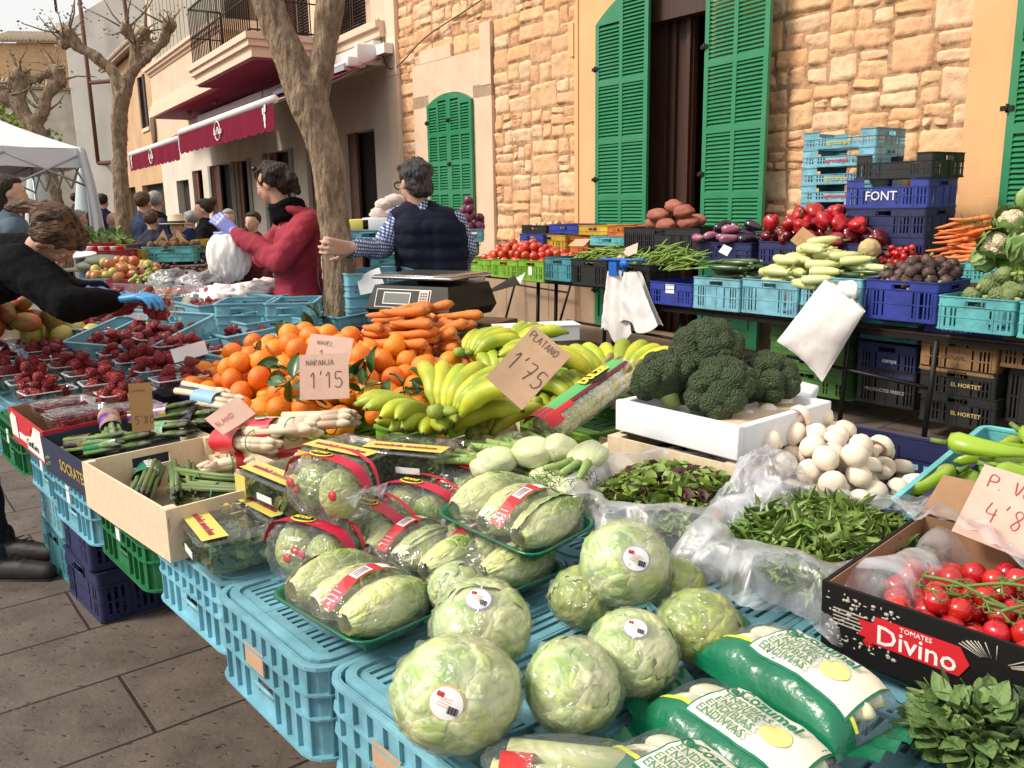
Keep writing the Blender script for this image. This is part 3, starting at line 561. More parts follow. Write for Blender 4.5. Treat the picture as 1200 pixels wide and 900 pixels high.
gp = atd(95, 200, 40.); GM = Matrix.Translation((gp.x, gp.y, 0)) @ Matrix.Rotation(R(-12), 4, 'Z')
gh = empty('grey_house', 'tall pale house with a bare grey gable end closing the street', 'house', M=GM)
q = MB(); q.bbox((0, 0, 0), (14, 14, 9.6)); q.add([(0, 0, 9.6), (14, 0, 9.6), (4.5, 0, 11.4), (0, 14, 9.6), (14, 14, 9.6), (4.5, 14, 11.4)], [(0, 1, 2), (5, 4, 3), (0, 2, 5, 3), (1, 4, 5, 2)]); obj('wall', q, GREYW, gh)
q = MB(); q.bbox((-.06, 0.02, 0), (0, 14, 9.5)); q.bbox((-.35, -.1, 9.3), (0, 14, 9.62)); obj('front', q, CREW, gh)
q = MB()
for y in (2, 5, 8, 11):
    for z in (1, 4, 6.8): q.bbox((-.1, y, z), (-.06, y + 1.1, z + 1.7))
split_obj('window_shutter', q, mat('pale grey shutter', (.33, .33, .31), .7), gh)
fr = empty('antenna_frame', 'rusty iron frame with a tall mast in front of the grey gable', 'frame', M=GM @ Matrix.Translation((1.3, -.5, 0)))
q = MB()
for a, b in (((0, 0, 3.6), (0, 0, 10.5)), ((2.4, 0, 3.6), (2.0, 0, 13.8)), ((0, 0, 3.6), (3.2, 0, 3.7)), ((0, 0, 7.0), (3.9, 0, 7.1)), ((0, 0, 3.6), (0, .5, 3.6))): q.tube([a, b], .09, 6)
q.tube([(2.1, 0, 12), (5.5, .5, 11.3)], .05, 5); q.tube([(-1.2, 0, 10), (-1.2, 0, 15.2)], .06, 6); q.tube([(-1.8, 0, 15), (-.4, 0, 15.6)], .07, 6)
obj('frame', q, mat('rust', (.12, .05, .035), .8), fr); 
bp_ = atd(-60, 200, 58.); simple_house('tiled_house', 'low house with a pale tiled roof far down the street at the left', Matrix.Translation((bp_.x, bp_.y, 0)) @ Matrix.Rotation(R(25), 4, 'Z'), -4, 13, 9.6, CREW, [(1, 2.2, 5, 7), (5, 6.2, 5, 7), (9, 10.2, 5, 7)], roofm=TILE, shm=DSH)
op = atd(62, 200, 62.); simple_house('ochre_house', 'tall ochre fronted house between the tiled roof and the grey gable', Matrix.Translation((op.x, op.y, 0)) @ Matrix.Rotation(R(10), 4, 'Z'), -3, 8, 12.8, ORAN, [(-1, .2, 8, 10)], roofm=TILE, shm=DSH)
hl = MB(); hl.grid(40, 12, lambda u, v: (-190 + 260 * u, 170 + 130 * v, -1 + math.sin(PI * min(1, v * 1.0)) * (26 + 9 * math.sin(u * 7 + .5) + 6 * noise.noise(Vector((u * 9, v * 3, 2))))))
obj('hills', hl, mat('scrub hillside', (.16, .15, .10), .95, (.24, .21, .15), .12, .8), kind='structure')

# ---- trees
BARK = mat('tree bark', (.36, .27, .185), .95, (.17, .12, .08), 26, .6, bump=2.5, bscale=34, stretch=(1.5, 1.5, .5), detail=12, col3=(.27, .195, .13), spec=.15)
LEAF = mat('young tree leaf', (.20, .22, .07), .6, (.14, .17, .05), 3, .5)
def leaf_quads(mb, c, n, rad, size, rn, mi=0, flat=1.):
    for _ in range(n):
        d = Vector((rn.gauss(0, 1), rn.gauss(0, 1), rn.gauss(0, 1) * flat)); d = d.normalized() * rad * rn.random() ** .5; p = Vector(c) + d
        q = Euler((rn.uniform(0, 6), rn.uniform(0, 6), rn.uniform(0, 6))).to_matrix(); s_ = size * rn.uniform(.6, 1.3)
        mb.add([p + q @ Vector(v) * s_ for v in ((0, 0, 0), (.35, .5, .06), (0, 1, 0), (-.35, .5, .06))], [(0, 1, 2, 3)], mi)
def tree(label, dep, lines, knobs, vox, leaves=0, seed=1, twig=1.):
    rn = random.Random(seed); base = atd(lines[0][0][0], lines[0][0][1], dep); root = empty('tree', label, 'tree', (base.x, base.y, 0)); B = Vector((base.x, base.y, 0))
    t = MB(); k = dep / F_PX
    for ln_ in lines:
        pts = []; rr = []
        for i, p in enumerate(ln_):
            q_ = atd(p[0], p[1], dep + (p[3] if len(p) > 3 else 0)) - B; pts.append(q_); rr.append(p[2] * k * (.86 if dep < 5 else .9))
        if ln_ is lines[0]: pts.insert(0, Vector((pts[0].x, pts[0].y, -.02))); rr.insert(0, rr[0] * 1.12)
        sp = smooth_pts(pts, 4); r2 = []
        for i in range(len(pts) - 1): r2 += [rr[i] + (rr[i + 1] - rr[i]) * j / 4 for j in range(4)]
        r2.append(rr[-1]); sp = [p + Vector((fbm(p * 3 + Vector((9, 0, 0))), fbm(p * 3), 0)) * .012 for p in sp]
        t.tube(sp, r2, 14)
        t.blob(sp[-1], r2[-1] * 1.02, 2)
    for kx, ky, kr, *kd in knobs:
        c_ = atd(kx, ky, dep + (kd[0] if kd else 0)) - B; sd_ = rn.uniform(0, 9); t.blob(c_, kr * k, 3, lambda d: 1 + .35 * fbm(d * 2 + Vector((sd_, 0, 0)), 3))
    tk = fuse(t, 'trunk', BARK, vox, 2, .5, root)
    displace(tk, lambda c_: (fbm(Vector((c_.x * 9, c_.y * 9, c_.z * 2.5)), 4) + .35 * fbm(Vector((c_.x * 40, c_.y * 40, c_.z * 9)), 3)) * vox * 1.2)
    tw = MB(); lf = MB()
    for kx, ky, kr, *kd in knobs:
        c_ = atd(kx, ky, dep + (kd[0] if kd else 0)) - B
        for _ in range(int(5 * twig)):
            d = Vector((rn.uniform(-1, 1), rn.uniform(-1, 1), rn.uniform(-.1, 1.4))).normalized(); L_ = rn.uniform(12, 45) * k
            e = c_ + d * (kr * k + L_); mid = c_.lerp(e, .5) + Vector((rn.uniform(-1, 1), rn.uniform(-1, 1), rn.uniform(-1, 1))) * L_ * .12
            tw.tube([c_, mid, e], [1.3 * k, .9 * k, .5 * k], 5)
            if leaves: leaf_quads(lf, e, leaves, 8 * k, 3.2 * k, rn); leaf_quads(lf, mid, leaves // 2, 6 * k, 3 * k, rn)
    if tw.v: obj('twig', tw, BARK, root)
    if lf.v: obj('crown', lf, LEAF, root)
    return root
tree('thick forked tree trunk the man in the vest rests his hand on', 4.35,
     [[(404, 420, 24), (400, 370, 22.5), (396, 300, 21), (390, 240, 20.5), (381, 185, 22), (368, 140, 24), (356, 112, 25)],
      [(362, 130, 24), (348, 95, 21), (334, 55, 20), (318, 15, 19), (298, -40, 18), (276, -105, 15), (262, -170, 12)], [(362, 130, 22), (374, 92, 16), (381, 50, 16), (388, 10, 17), (398, -45, 15), (415, -110, 13), (422, -165, 11)]], [(262, -175, 17), (422, -170, 16)], .012, leaves=3)
tree('slim pollarded tree with a few green shoots in front of the orange house', 9.0,
     [[(146, 300, 10), (143, 240, 9), (140, 180, 9), (141, 130, 10), (142, 112, 10)], [(142, 120, 9), (131, 85, 7), (112, 66, 7), (95, 56, 7), (84, 45, 8)],
      [(142, 118, 9), (152, 88, 7), (168, 72, 6), (188, 52, 6), (198, 32, 6)], [(152, 88, 6), (158, 60, 5), (150, 38, 5)], [(168, 72, 5), (176, 52, 4), (168, 40, 4)]],
     [(80, 40, 8), (76, 52, 6), (198, 30, 8), (148, 35, 7), (170, 38, 6), (160, 55, 5)], .02, leaves=7, seed=4)
tree('gnarled pollarded tree with knobbly arms above the white gazebo', 14.0,
     [[(70, 270, 9), (62, 225, 9), (48, 165, 10), (36, 145, 10)], [(40, 150, 9), (20, 125, 8), (0, 112, 8), (-25, 95, 9)], [(38, 148, 8), (52, 128, 7), (55, 112, 7), (68, 95, 7)],
      [(30, 138, 7), (24, 115, 6), (30, 98, 6), (48, 90, 6), (62, 82, 6)], [(24, 108, 6), (22, 90, 7)]], [(24, 88, 9), (68, 82, 8), (70, 95, 7), (52, 134, 6), (-22, 92, 10), (10, 112, 6)], .03, leaves=4, seed=9, twig=1.3)
bt = empty('tree', 'yellow green leafy tree far behind the white gazebo', 'tree', tuple(atd(2, 200, 45).to_2d()) + (0,))
q = MB(); q.tube([(0, 0, 0), (0, 0, 4), (.3, 0, 6)], [.3, .2, .1], 8); obj('trunk', q, BARK, bt); q = MB(); rn_ = random.Random(3)
for _ in range(16): leaf_quads(q, (rn_.gauss(0, 1.2), rn_.gauss(0, 1.2), 5.4 + rn_.gauss(0, .8)), 90, .8, .28, rn_)
obj('crown', q, mat('lime leaf', (.28, .34, .05), .6, (.16, .22, .03), 1, .5), bt)

# ---- white gazebo and closed parasols
gc = atd(98, 186, 9.6); gz = empty('gazebo', 'white pop up gazebo tent at the left behind the fruit stall', 'gazebo', (gc.x, gc.y, 0), R(38))
CLOTH = mat('white tent cloth', (.72, .73, .76), .8, (.66, .67, .71), 3, .4, bump=.15, bscale=12)
q = MB(); S_ = 3.0; e = 2.17; P_ = [(0, 0), (-S_, 0), (-S_, S_), (0, S_)]
for i in range(4):
    a, b = P_[i], P_[(i + 1) % 4]
    q.grid(8, 8, lambda u, v, a=a, b=b: ((a[0] + (b[0] - a[0]) * u) * (1 - v) - S_ / 2 * v, (a[1] + (b[1] - a[1]) * u) * (1 - v) + S_ / 2 * v, e + .95 * v - .12 * math.sin(PI * v) * .8))
    q.grid(8, 1, lambda u, v, a=a, b=b: (a[0] + (b[0] - a[0]) * u, a[1] + (b[1] - a[1]) * u, e - .2 * v - .012 * math.sin(u * 20)))
obj('canopy', q, CLOTH, gz); q = MB()
for a in P_: q.tube([(a[0], a[1], 0), (a[0], a[1], e)], .02, 8)
for i in range(4):
    a, b = Vector((*P_[i], 0)), Vector((*P_[(i + 1) % 4], 0))
    for k in range(4): p_, r_ = a.lerp(b, k / 4), a.lerp(b, (k + 1) / 4); z1, z2 = (e - .05, e - .4) if k % 2 else (e - .4, e - .05); q.tube([(p_.x, p_.y, z1), (r_.x, r_.y, z2)], .012, 6); q.tube([(p_.x, p_.y, z2), (r_.x, r_.y, z1)], .012, 6)
obj('frame', q, GREYP, gz)
q = MB()
q.grid(8, 14, lambda u, v: (-.08 + .10 * u + .04 * math.sin(v * 4) + .12 * v, -.05 + .03 * math.sin(u * 9 + v * 2), e - 1.75 * v)); obj('side_curtain', q, CLOTH, gz)
for px_, py_, dp, lab in ((98, 225, 17, 'furled pale parasol by the gazebo leg'), (44, 222, 13, 'furled pale blue parasol under the gazebo')):
    b_ = atd(px_, py_, dp); o = empty('parasol', lab, 'parasol', (b_.x, b_.y, 0)); q = MB(); q.lathe([(.25, 1.15), (.2, 1.5), (.12, 2.0), (.04, 2.3), (.0, 2.35)], 16, fn=lambda a, t: 1 + .12 * math.sin(a * 8)); obj('canopy', q, mat('pale blue cloth', (.50, .58, .60), .8), o)
    q = MB(); q.tube([(0, 0, 0), (0, 0, 2.4)], .025, 8); q.lathe([(.25, 0), (.22, .08), (.04, .1)], 14); obj('pole', q, GREYP, o)
# ================================================================ stall frame and generic makers
TH = R(41); _p0 = at(380, 785, .78); P0 = Vector((_p0.x, _p0.y, 0)); NV = Vector((math.cos(TH), math.sin(TH), 0)); SV = Vector((-math.sin(TH), math.cos(TH), 0))
def W(n, s, z=0): return P0 + NV * n + SV * s + Vector((0, 0, z))
def SL(n, s, z=0, rz=0, rx=0, ry=0, sc=1): p = W(n, s, z); return Matrix.Translation(p) @ Euler((0, 0, TH)).to_matrix().to_4x4() @ xf((0, 0, 0), R(rz), R(rx), R(ry), sc)
def PX(px, py, z, rz=0, rx=0, ry=0, sc=1): p = at(px, py, z); return Matrix.Translation(p) @ Euler((0, 0, TH)).to_matrix().to_4x4() @ xf((0, 0, 0), R(rz), R(rx), R(ry), sc)
class Kind:
    def __init__(s, name, mesh=None, parts=(), cat=None): s.name, s.mesh, s.parts, s.cat = name, mesh, parts, cat or name.replace('_', ' ')
    def put(s, M, label, group=None, cat=None, name=None):
        o = bpy.data.objects.new(name or s.name, s.mesh); C.objects.link(o); o.matrix_basis = M; tag(o, label, cat or s.cat, group)
        def kid(p, par):
            c = bpy.data.objects.new(p[0], p[1]); C.objects.link(c); c.parent = par
            if len(p) > 2 and p[2] is not None: c.matrix_basis = p[2]
            for k in (p[3] if len(p) > 3 else ()): kid(k, c)
        for p in s.parts: kid(p, o)
        return o
# ---- crates
def perim(L, Wd, r, step=.02):
    pts = []
    def side(a, b, nrm, f):
        a, b = Vector(a), Vector(b); ln = (b - a).length; n = max(1, int(round(ln / step)))
        for i in range(n): t = i / n; pts.append((a.lerp(b, t), Vector(nrm), f, (t - .5) * ln))
    def arc(c, a0, f):
        for i in range(4): a = a0 + PI / 2 * i / 4; pts.append((Vector((c[0] + r * math.cos(a), c[1] + r * math.sin(a))), Vector((math.cos(a), math.sin(a))), 9, 9))
    x, y = L / 2, Wd / 2
    side((x - 0, -y + r), (x, y - r), (1, 0), 0); arc((x - r, y - r), 0, 0); side((x - r, y), (-x + r, y), (0, 1), 1); arc((-x + r, y - r), PI / 2, 0)
    side((-x, y - r), (-x, -y + r), (-1, 0), 2); arc((-x + r, -y + r), PI, 0); side((-x + r, -y), (x - r, -y), (0, -1), 3); arc((x - r, -y + r), 1.5 * PI, 0)
    return pts
def ring(mb, P, z0, z1, di, do, skip=None):
    n = len(P); fl = [not (skip and (skip(P[i][2], P[i][3]) )) for i in range(n)]
    for i in range(n):
        if not fl[i]: continue
        j = (i + 1) % n; a, b = P[i], P[j]
        q = [a[0] + a[1] * di, b[0] + b[1] * di, b[0] + b[1] * do, a[0] + a[1] * do]
        vs = [(v.x, v.y, z) for z in (z0, z1) for v in q]; fs = [(0, 3, 2, 1), (4, 5, 6, 7), (0, 1, 5, 4), (2, 3, 7, 6)]
        if not fl[(i - 1) % n]: fs.append((3, 0, 4, 7))
        if not fl[j]: fs.append((1, 2, 6, 5))
        mb.add(vs, fs)
def slotplate(mb, L, Wd, z, t=.006, nx=4, ny=3, sl=5):
    cx, cy = L / nx, Wd / ny; f = .014
    for i in range(nx + 1): mb.box((-L / 2 + i * cx, 0, z), (f, Wd, t))
    for j in range(ny + 1): mb.box((0, -Wd / 2 + j * cy, z + .0007), (L, f, t))
    for i in range(nx):
        for j in range(ny):
            x0, y0 = -L / 2 + i * cx + f / 2, -Wd / 2 + j * cy + f / 2; w_, h_ = cx - f, cy - f
            mb.box((x0 + w_ * .06, y0 + h_ / 2, z + .0003), (w_ * .12, h_, t)); mb.box((x0 + w_ * .94, y0 + h_ / 2, z + .0003), (w_ * .12, h_, t))
            for k in range(sl + 1): mb.box((x0 + w_ / 2, y0 + h_ * k / sl, z - .0004), (w_ * .8, h_ / sl * .56, t))
def plastic(name, c): return mat('crate plastic ' + name, tuple(min(1, x * 1.06 + .015) for x in c), .45, tuple(x * .52 + .014 for x in c), 9, .35, bump=.12, bscale=60, spec=.4, var=.10, detail=9)
PL = {k: plastic(k, v) for k, v in dict(sky=(.21, .50, .61), cyan=(.13, .50, .52), green=(.008, .19, .055), navy=(.012, .018, .10), blue=(.022, .045, .33), lime=(.22, .46, .03), black=(.006, .0065, .007), brown=(.30, .16, .06), yellow=(.62, .38, .03), orange=(.70, .17, .03), teal=(.06, .27, .32), red=(.42, .02, .025), olive=(.07, .20, .03), pink=(.60, .04, .12), netgreen=(.16, .38, .03)).items()}
_cm = {}
def crate_meshes(style, L, Wd, H, low=None):
    key = (style, L, Wd, H, low)
    if key in _cm: return _cm[key]
    w_, b_, h_ = MB(), MB(), MB()
    if style == 'rev':          # upside down: ribbed outer wall with round corners, slotted base on top
        r = .045; P = perim(L, Wd, r, .0205); hs = lambda f, c: f in (0, 2) and abs(c) < .045 or f in (1, 3) and abs(c) < .055
        ring(w_, P, 0, .03, -.006, -.002); ring(w_, P, .03, .06, -.006, -.002, hs); ring(w_, P, .06, H, -.006, -.002)
        for z, t in ((0, .005), (.072, .004), (H * .68, .004), (H - .007, .007)): ring(w_, P, z, z + t, -.003, .008 if z else .010)
        for i, (p, n, f, c) in enumerate(P):
            if i % 2 == 0 and not (hs(f, c)): a = math.atan2(n.y, n.x); w_.box((0, 0, H / 2 - .002), (.011, .0035, H - .012), M=Matrix.Translation((p.x, p.y, 0)) @ Matrix.Rotation(a, 4, 'Z'))
            elif i % 2 == 0: a = math.atan2(n.y, n.x); w_.box((0, 0, H * .55 + .02), (.009, .0035, H * .55), M=Matrix.Translation((p.x, p.y, 0)) @ Matrix.Rotation(a, 4, 'Z'))
        slotplate(b_, L - .06, Wd - .06, H - .006, nx=4, ny=3); ring(b_, perim(L - .045, Wd - .045, .03, .02), H - .009, H + .003, -.006, .012)
        ring(b_, perim(L - .16, Wd - .15, .05, .02), H - .006, H + .004, -.003, .003)
        for x in (-L * .3, L * .3): b_.tube([(x, Wd * .43, H - .008), (x, Wd * .43, H + .002)], .02, 12, smooth=False)
        for f in (0, 2): x = (L / 2) * (1 if f == 0 else -1); h_.tube([(x, -.042, .045), (x, .042, .045)], .004, 6); 
    else:
        r = .018; P = perim(L, Wd, r, .0115 if L < .5 else .0125)
        hl_ = .055; hz0, hz1 = H - .055, H - .022
        hs = lambda f, c: f in (0, 2) and abs(c) < hl_ or f in (1, 3) and abs(c) < hl_
        cut = (lambda f, c: f in (1, 3) and abs(c) < L * .28) if low else None        # long side with a dipped middle
        ring(w_, P, H - .016, H - .004, -.004, 0, cut); ring(w_, P, H - .006, H, -.006, .006, cut)
        ring(w_, P, hz1, H - .015, -.004, 0, cut); ring(w_, P, hz0, hz1, -.004, 0, (lambda f, c: hs(f, c) or (cut and cut(f, c)))); ring(w_, P, hz0 - .012, hz0, -.004, 0)
        ring(w_, P, hz0 - .004, hz0, -.004, .005)
        def slot(f, c):
            if f == 9: return False
            if abs(c) < .07 and f in (0, 1, 2, 3): return False
            k = int(math.floor((c + 10) / .0125)); g = int(math.floor((c + 10) / .1))
            return (k % 2 == 0) and abs(((c + 10) % .1) - .05) < .036
        mid = (hz0 - .012) / 2 + .01
        ring(w_, P, mid + .006, hz0 - .012, -.0035, -.0005, slot); ring(w_, P, mid, mid + .007, -.004, .002); ring(w_, P, .022, mid, -.0035, -.0005, slot); ring(w_, P, 0, .023, -.005, .001)
        for i, (p, n, f, c) in enumerate(P):
            if f != 9 and abs(((c + 10) % .1) - .0) < .0062: a = math.atan2(n.y, n.x); w_.box((0, 0, H * .4), (.008, .004, H * .75), M=Matrix.Translation((p.x, p.y, 0)) @ Matrix.Rotation(a, 4, 'Z'))
        slotplate(b_, L - .01, Wd - .01, .006, nx=4, ny=3, sl=4)
        for f in (0, 1, 2, 3):
            hx, hy = ((L / 2, 0), (0, Wd / 2), (-L / 2, 0), (0, -Wd / 2))[f]; a = f * PI / 2
            if low and f in (1, 3): continue
            M_ = Matrix.Translation((hx, hy, 0)) @ Matrix.Rotation(a, 4, 'Z')
            h_.tube([Vector((.003, -hl_, hz0)), Vector((.003, hl_, hz0)), Vector((.003, hl_, hz1)), Vector((.003, -hl_, hz1)), Vector((.003, -hl_, hz0))], .0035, 5, M=M_)
    _cm[key] = (w_, b_, h_); return _cm[key]
_cmm = {}
def crate(col, M, label, L=.6, Wd=.4, H=.2, style='slot', group=None, low=None, logo=None, sticker=None):
    k2 = (col, style, L, Wd, H, low)
    if k2 not in _cmm: ms = crate_meshes(style, L, Wd, H, low); _cmm[k2] = [x.mesh(n, PL[col]) for x, n in zip(ms, ('wall', 'base', 'handle'))]
    w_, b_, h_ = _cmm[k2]
    o = Kind('crate', None, (('wall', w_), ('base', b_), ('handle', h_))).put(M, label, group)
    if logo:        # (text, size, material, face matrix)
        for tx, sz, mt, FM in logo: lettering(tx, sz, mt, o, FM, name='logo', bold=.0006)
    if sticker:
        for c_, d_, mt in sticker: obj('paper_label', MB().box(c_, d_), mt, o)
    return o
def face(side, L, Wd, x=0, z=0, off=.007):   # matrix that stands writing up on a crate's face (side: 'x-','x+','y-','y+')
    a = {'y-': 0, 'x+': PI / 2, 'y+': PI, 'x-': -PI / 2}[side]; hw = (Wd if side[0] == 'y' else L) / 2
    return Matrix.Rotation(a, 4, 'Z') @ Matrix.Translation((x, -hw - off, z)) @ Matrix.Rotation(PI / 2, 4, 'X')
# ---- dropping things into heaps
def heap(kinds, n, L, Wd, z0, orient, dome=.05, K=10, seed=1, M=Matrix.Identity(4), squash=.88, hard=False, pre=None, inset=0):
    rn = random.Random(seed); PP = np.zeros((0, 3)); RR = np.zeros(0); out = []
    if pre: PP = np.array([p for p, _ in pre], float); RR = np.array([r for _, r in pre], float)
    for i in range(n):
        best = None; kd, sph = kinds[rn.randrange(len(kinds))]
        for _ in range(K):
            x, y = rn.uniform(-1, 1), rn.uniform(-1, 1); e = orient(rn, x, y).to_matrix()
            x *= L / 2 - inset; y *= Wd / 2 - inset
            q = np.array([(e @ Vector(c))[:] for c, _ in sph]) + (x, y, 0); qr = np.array([r for _, r in sph]) * squash
            z = max(z0 + qr - q[:, 2])
            if len(RR):
                dx = q[:, None, 0] - PP[None, :, 0]; dy = q[:, None, 1] - PP[None, :, 1]; d2 = dx * dx + dy * dy; s = qr[:, None] + RR[None, :]
                h = np.where(d2 < s * s, PP[None, :, 2] + np.sqrt(np.maximum(s * s - d2, 0)) - q[:, 2][:, None], -9); z = max(z, h.max())
            ed = (2 * x / L) ** 2 + (2 * y / Wd) ** 2
            cost = z + dome * ed + (9 if hard and (abs(q[:, 0]).max() > L / 2 or abs(q[:, 1]).max() > Wd / 2) else 0)
            if best is None or cost < best[0]: best = (cost, x, y, z, e, q, qr)
        _, x, y, z, e, q, qr = best; q = q.copy(); q[:, 2] += z; PP = np.vstack([PP, q]); RR = np.concatenate([RR, qr])
        out.append((kd, M @ Matrix.Translation((x, y, z)) @ e.to_4x4()))
    return out
anyrot = lambda rn, x, y: Euler((rn.uniform(0, 6.3), rn.uniform(0, 6.3), rn.uniform(0, 6.3)))
def lying(a, spread, pitch=.12): return lambda rn, x, y: Euler((rn.uniform(-3, 3) if 0 else 0, rn.gauss(0, pitch), a + rn.gauss(0, spread)))
def put_heap(items, label, group, cat=None):
    for kd, M in items: kd.put(M, label, group, cat)
# ---- fruit and vegetables (local size in metres)
def rndblob(r, sub, sx=(1, 1, 1), amp=.04, fr=1.5, seed=0, fn=None):
    m = MB(); m.blob((0, 0, 0), tuple(r * k for k in sx), sub, lambda d: (1 + amp * fbm(d * fr + Vector((seed * 3.1, 0, 0)), 2)) * (fn(d) if fn else 1)); return m
ORANGE = mat('orange peel', (.86, .27, .012), .42, (.80, .21, .01), 6, .5, bump=.35, bscale=170, var=.08, hue=.012, sss=.1)
ORG = [Kind('orange', rndblob(.039, 3, (1, 1, .94), .05, 1.2, i, lambda d: 1 - .10 * math.exp(-((1 - d.z) / .02))).mesh('orange', ORANGE)) for i in range(3)]
ORGs = [(k, [((0, 0, 0), .038)]) for k in ORG]
TOMR = mat('tomato skin', (.62, .045, .022), .25, (.55, .08, .03), 8, .5, var=.12, hue=.012, coat=.3)
def tomk(r, m, name='tomato', sx=(1, 1, .86), lob=.05): return [Kind(name, rndblob(r, 3, sx, .06, 1.3, i, lambda d: (1 - .16 * math.exp(-((1 - d.z) / .05))) * (1 + lob * math.cos(5 * math.atan2(d.y, d.x)) * max(0, d.z))).mesh(name, m)) for i in range(3)]
TOM = [(k, [((0, 0, 0), .036)]) for k in tomk(.038, TOMR)]
STRAW = mat('strawberry skin', (.44, .012, .020), .38, (.26, .007, .016), 30, .5, bump=-1.0, bscale=260, kind='voronoi', var=.25, coat=.2)
def strawk(m):
    r = []
    for i in range(3):
        q = MB(); q.lathe([(.001, -.027), (.005, -.0245), (.0095, -.016), (.0145, -.004), (.0165, .005), (.0140, .012), (.005, .0155), (.0005, .0155)], 10, fn=lambda a, t, i=i: 1 + .08 * math.sin(a * 2 + i)); r.append((Kind('strawberry', q.mesh('strawberry', m)), [((0, 0, .002), .0155), ((0, 0, -.014), .009)]))
    return r
STR = strawk(STRAW)
CARR = mat('carrot skin', (.74, .17, .02), .5, (.66, .24, .05), 5, .5, bump=.5, bscale=50, stretch=(10, 1, 1), var=.1)
CAREND = mat('carrot crown', (.30, .19, .05), .8)
def carrotk(L_, r0, m):
    out = []
    for i in range(3):
        q = MB(); pts = []; rr = []
        for k in range(11):
            t = k / 10; pts.append((L_ * (.5 - t), .012 * math.sin(t * 3 + i) * (1 if i else -1), .004 * math.sin(t * 5 + i))); rr.append(r0 * (1 - .62 * t ** 1.2) * (1 + .035 * math.sin(k * 2.3 + i)) * (.55 if k == 0 else 1) * (.45 if k == 10 else 1))
        q.tube(pts, rr, 12); e = MB(); e.tube([(L_ * .5 - .002, pts[0][1], 0), (L_ * .5 + .007, pts[0][1], 0)], [r0 * .45, r0 * .25], 8)
        out.append((Kind('carrot', q.mesh('carrot', m), (('crown', e.mesh('crown', CAREND)),)), [((L_ * .42 - L_ * .84 * k / 4, 0, 0), r0 * (1 - .45 * k / 4)) for k in range(5)]))
    return out
CAR = carrotk(.19, .0205, CARR)
BEANM = mat('green bean skin', (.16, .27, .035), .45, (.22, .33, .06), 5, .5, var=.18)
def beank(L_, r0, m, name='green_bean'):
    out = []
    for i in range(4):
        q = MB(); pts = []; rr = []; cv = (.012, -.02, .03, -.008)[i]
        for k in range(8):
            t = k / 7; pts.append((L_ * (t - .5), cv * (4 * (t - .5) ** 2), cv * .4 * math.sin(t * 3))); rr.append(r0 * (.25 if k in (0, 7) else .85 if k in (1, 6) else 1) * (1 + .1 * math.sin(k * 2)))
        q.tube(pts, rr, 6, flat=.75); out.append((Kind(name, q.mesh(name, m)), [((L_ * (t / 4 - .4), 0, 0), r0) for t in range(5)]))
    return out
BEAN = beank(.135, .0055, BEANM)
def lathek(name, prof, m, axis_x=True, n=16, bend=0, parts=(), fn=None, rs=None, cat=None):
    q = MB(); q.lathe(prof, n, fn=fn)
    L0, L1 = prof[0][1], prof[-1][1]; mid = (L0 + L1) / 2
    q.v = [(z - mid, y + bend * ((z - mid) / (L1 - L0) * 2) ** 2, x) if axis_x else (x, y, z) for x, y, z in q.v]
    r = max(p[0] for p in prof); L_ = L1 - L0
    return (Kind(name, q.mesh(name, m), parts, cat=cat), [((L_ * (k / 4 - .5) * .8, bend * (abs(k / 4 - .5) * 1.6) ** 2, 0), r * .95) for k in range(5)] if axis_x else [((0, 0, mid), r)])
CUCM = mat('dark courgette skin', (.018, .05, .014), .35, (.035, .085, .02), 60, .6, stretch=(.3, 3, 3), var=.15, coat=.25)
PCUM = mat('pale courgette skin', (.60, .62, .22), .38, (.66, .68, .33), 14, .5, var=.06, coat=.2)
CUT = mat('cut stem', (.30, .33, .12), .7); 
def stem_part(x, r=.009, L_=.022, m=None, nm='stem'): q = MB(); q.tube([(x, 0, 0), (x + (L_ if x > 0 else -L_), 0, .002)], [r, r * .8], 8); return (nm, q.mesh(nm, m or CUT))
CUC = [lathek('courgette', [(.004, 0), (.016, .006), (.021, .03), (.022, .1), (.020, .16), (.014, .19), (.010, .2)], CUCM, bend=b, parts=(stem_part(.1),)) for b in (.008, -.006, .0)]
PCU = [lathek('pale_courgette', [(.004, 0), (.02, .005), (.028, .03), (.029, .08), (.024, .14), (.016, .17), (.012, .178)], PCUM, bend=b, parts=(stem_part(.089, .011),), cat='courgette') for b in (.006, -.005)]
AUBM = mat('aubergine skin', (.016, .007, .02), .16, (.03, .01, .035), 3, .5, coat=.5, var=.3); CALM = mat('aubergine cap', (.18, .22, .07), .6)
def aub(m, name='aubergine'):
    c = MB(); c.lathe([(.010, .155), (.022, .15), (.023, .135), (.026, .115), (.02, .13)], 10, fn=lambda a, t: 1 + .2 * math.cos(5 * a) * t, cap=False); c.tube([(0, 0, .15), (.006, 0, .18)], [.009, .007], 8)
    c.v = [(z - .085, y, x) for x, y, z in c.v]
    return lathek(name, [(.003, 0), (.026, .005), (.038, .03), (.039, .06), (.032, .1), (.024, .135), (.015, .15)], m, parts=(('cap', c.mesh('cap', CALM)),))
AUB = [aub(AUBM)]; AUBP = [aub(mat('striped aubergine skin', (.22, .02, .085), .25, (.42, .20, .28), 9, .7, stretch=(.6, 5, 5), coat=.3, var=.15), 'striped_aubergine')]
PEPR = mat('red pepper skin', (.50, .012, .016), .16, (.42, .01, .014), 4, .5, coat=.5, var=.2); PEPD = mat('dark red pepper skin', (.13, .008, .02), .18, (.20, .012, .02), 4, .5, coat=.5, var=.3)
PGRN = mat('pepper stalk', (.12, .20, .04), .6)
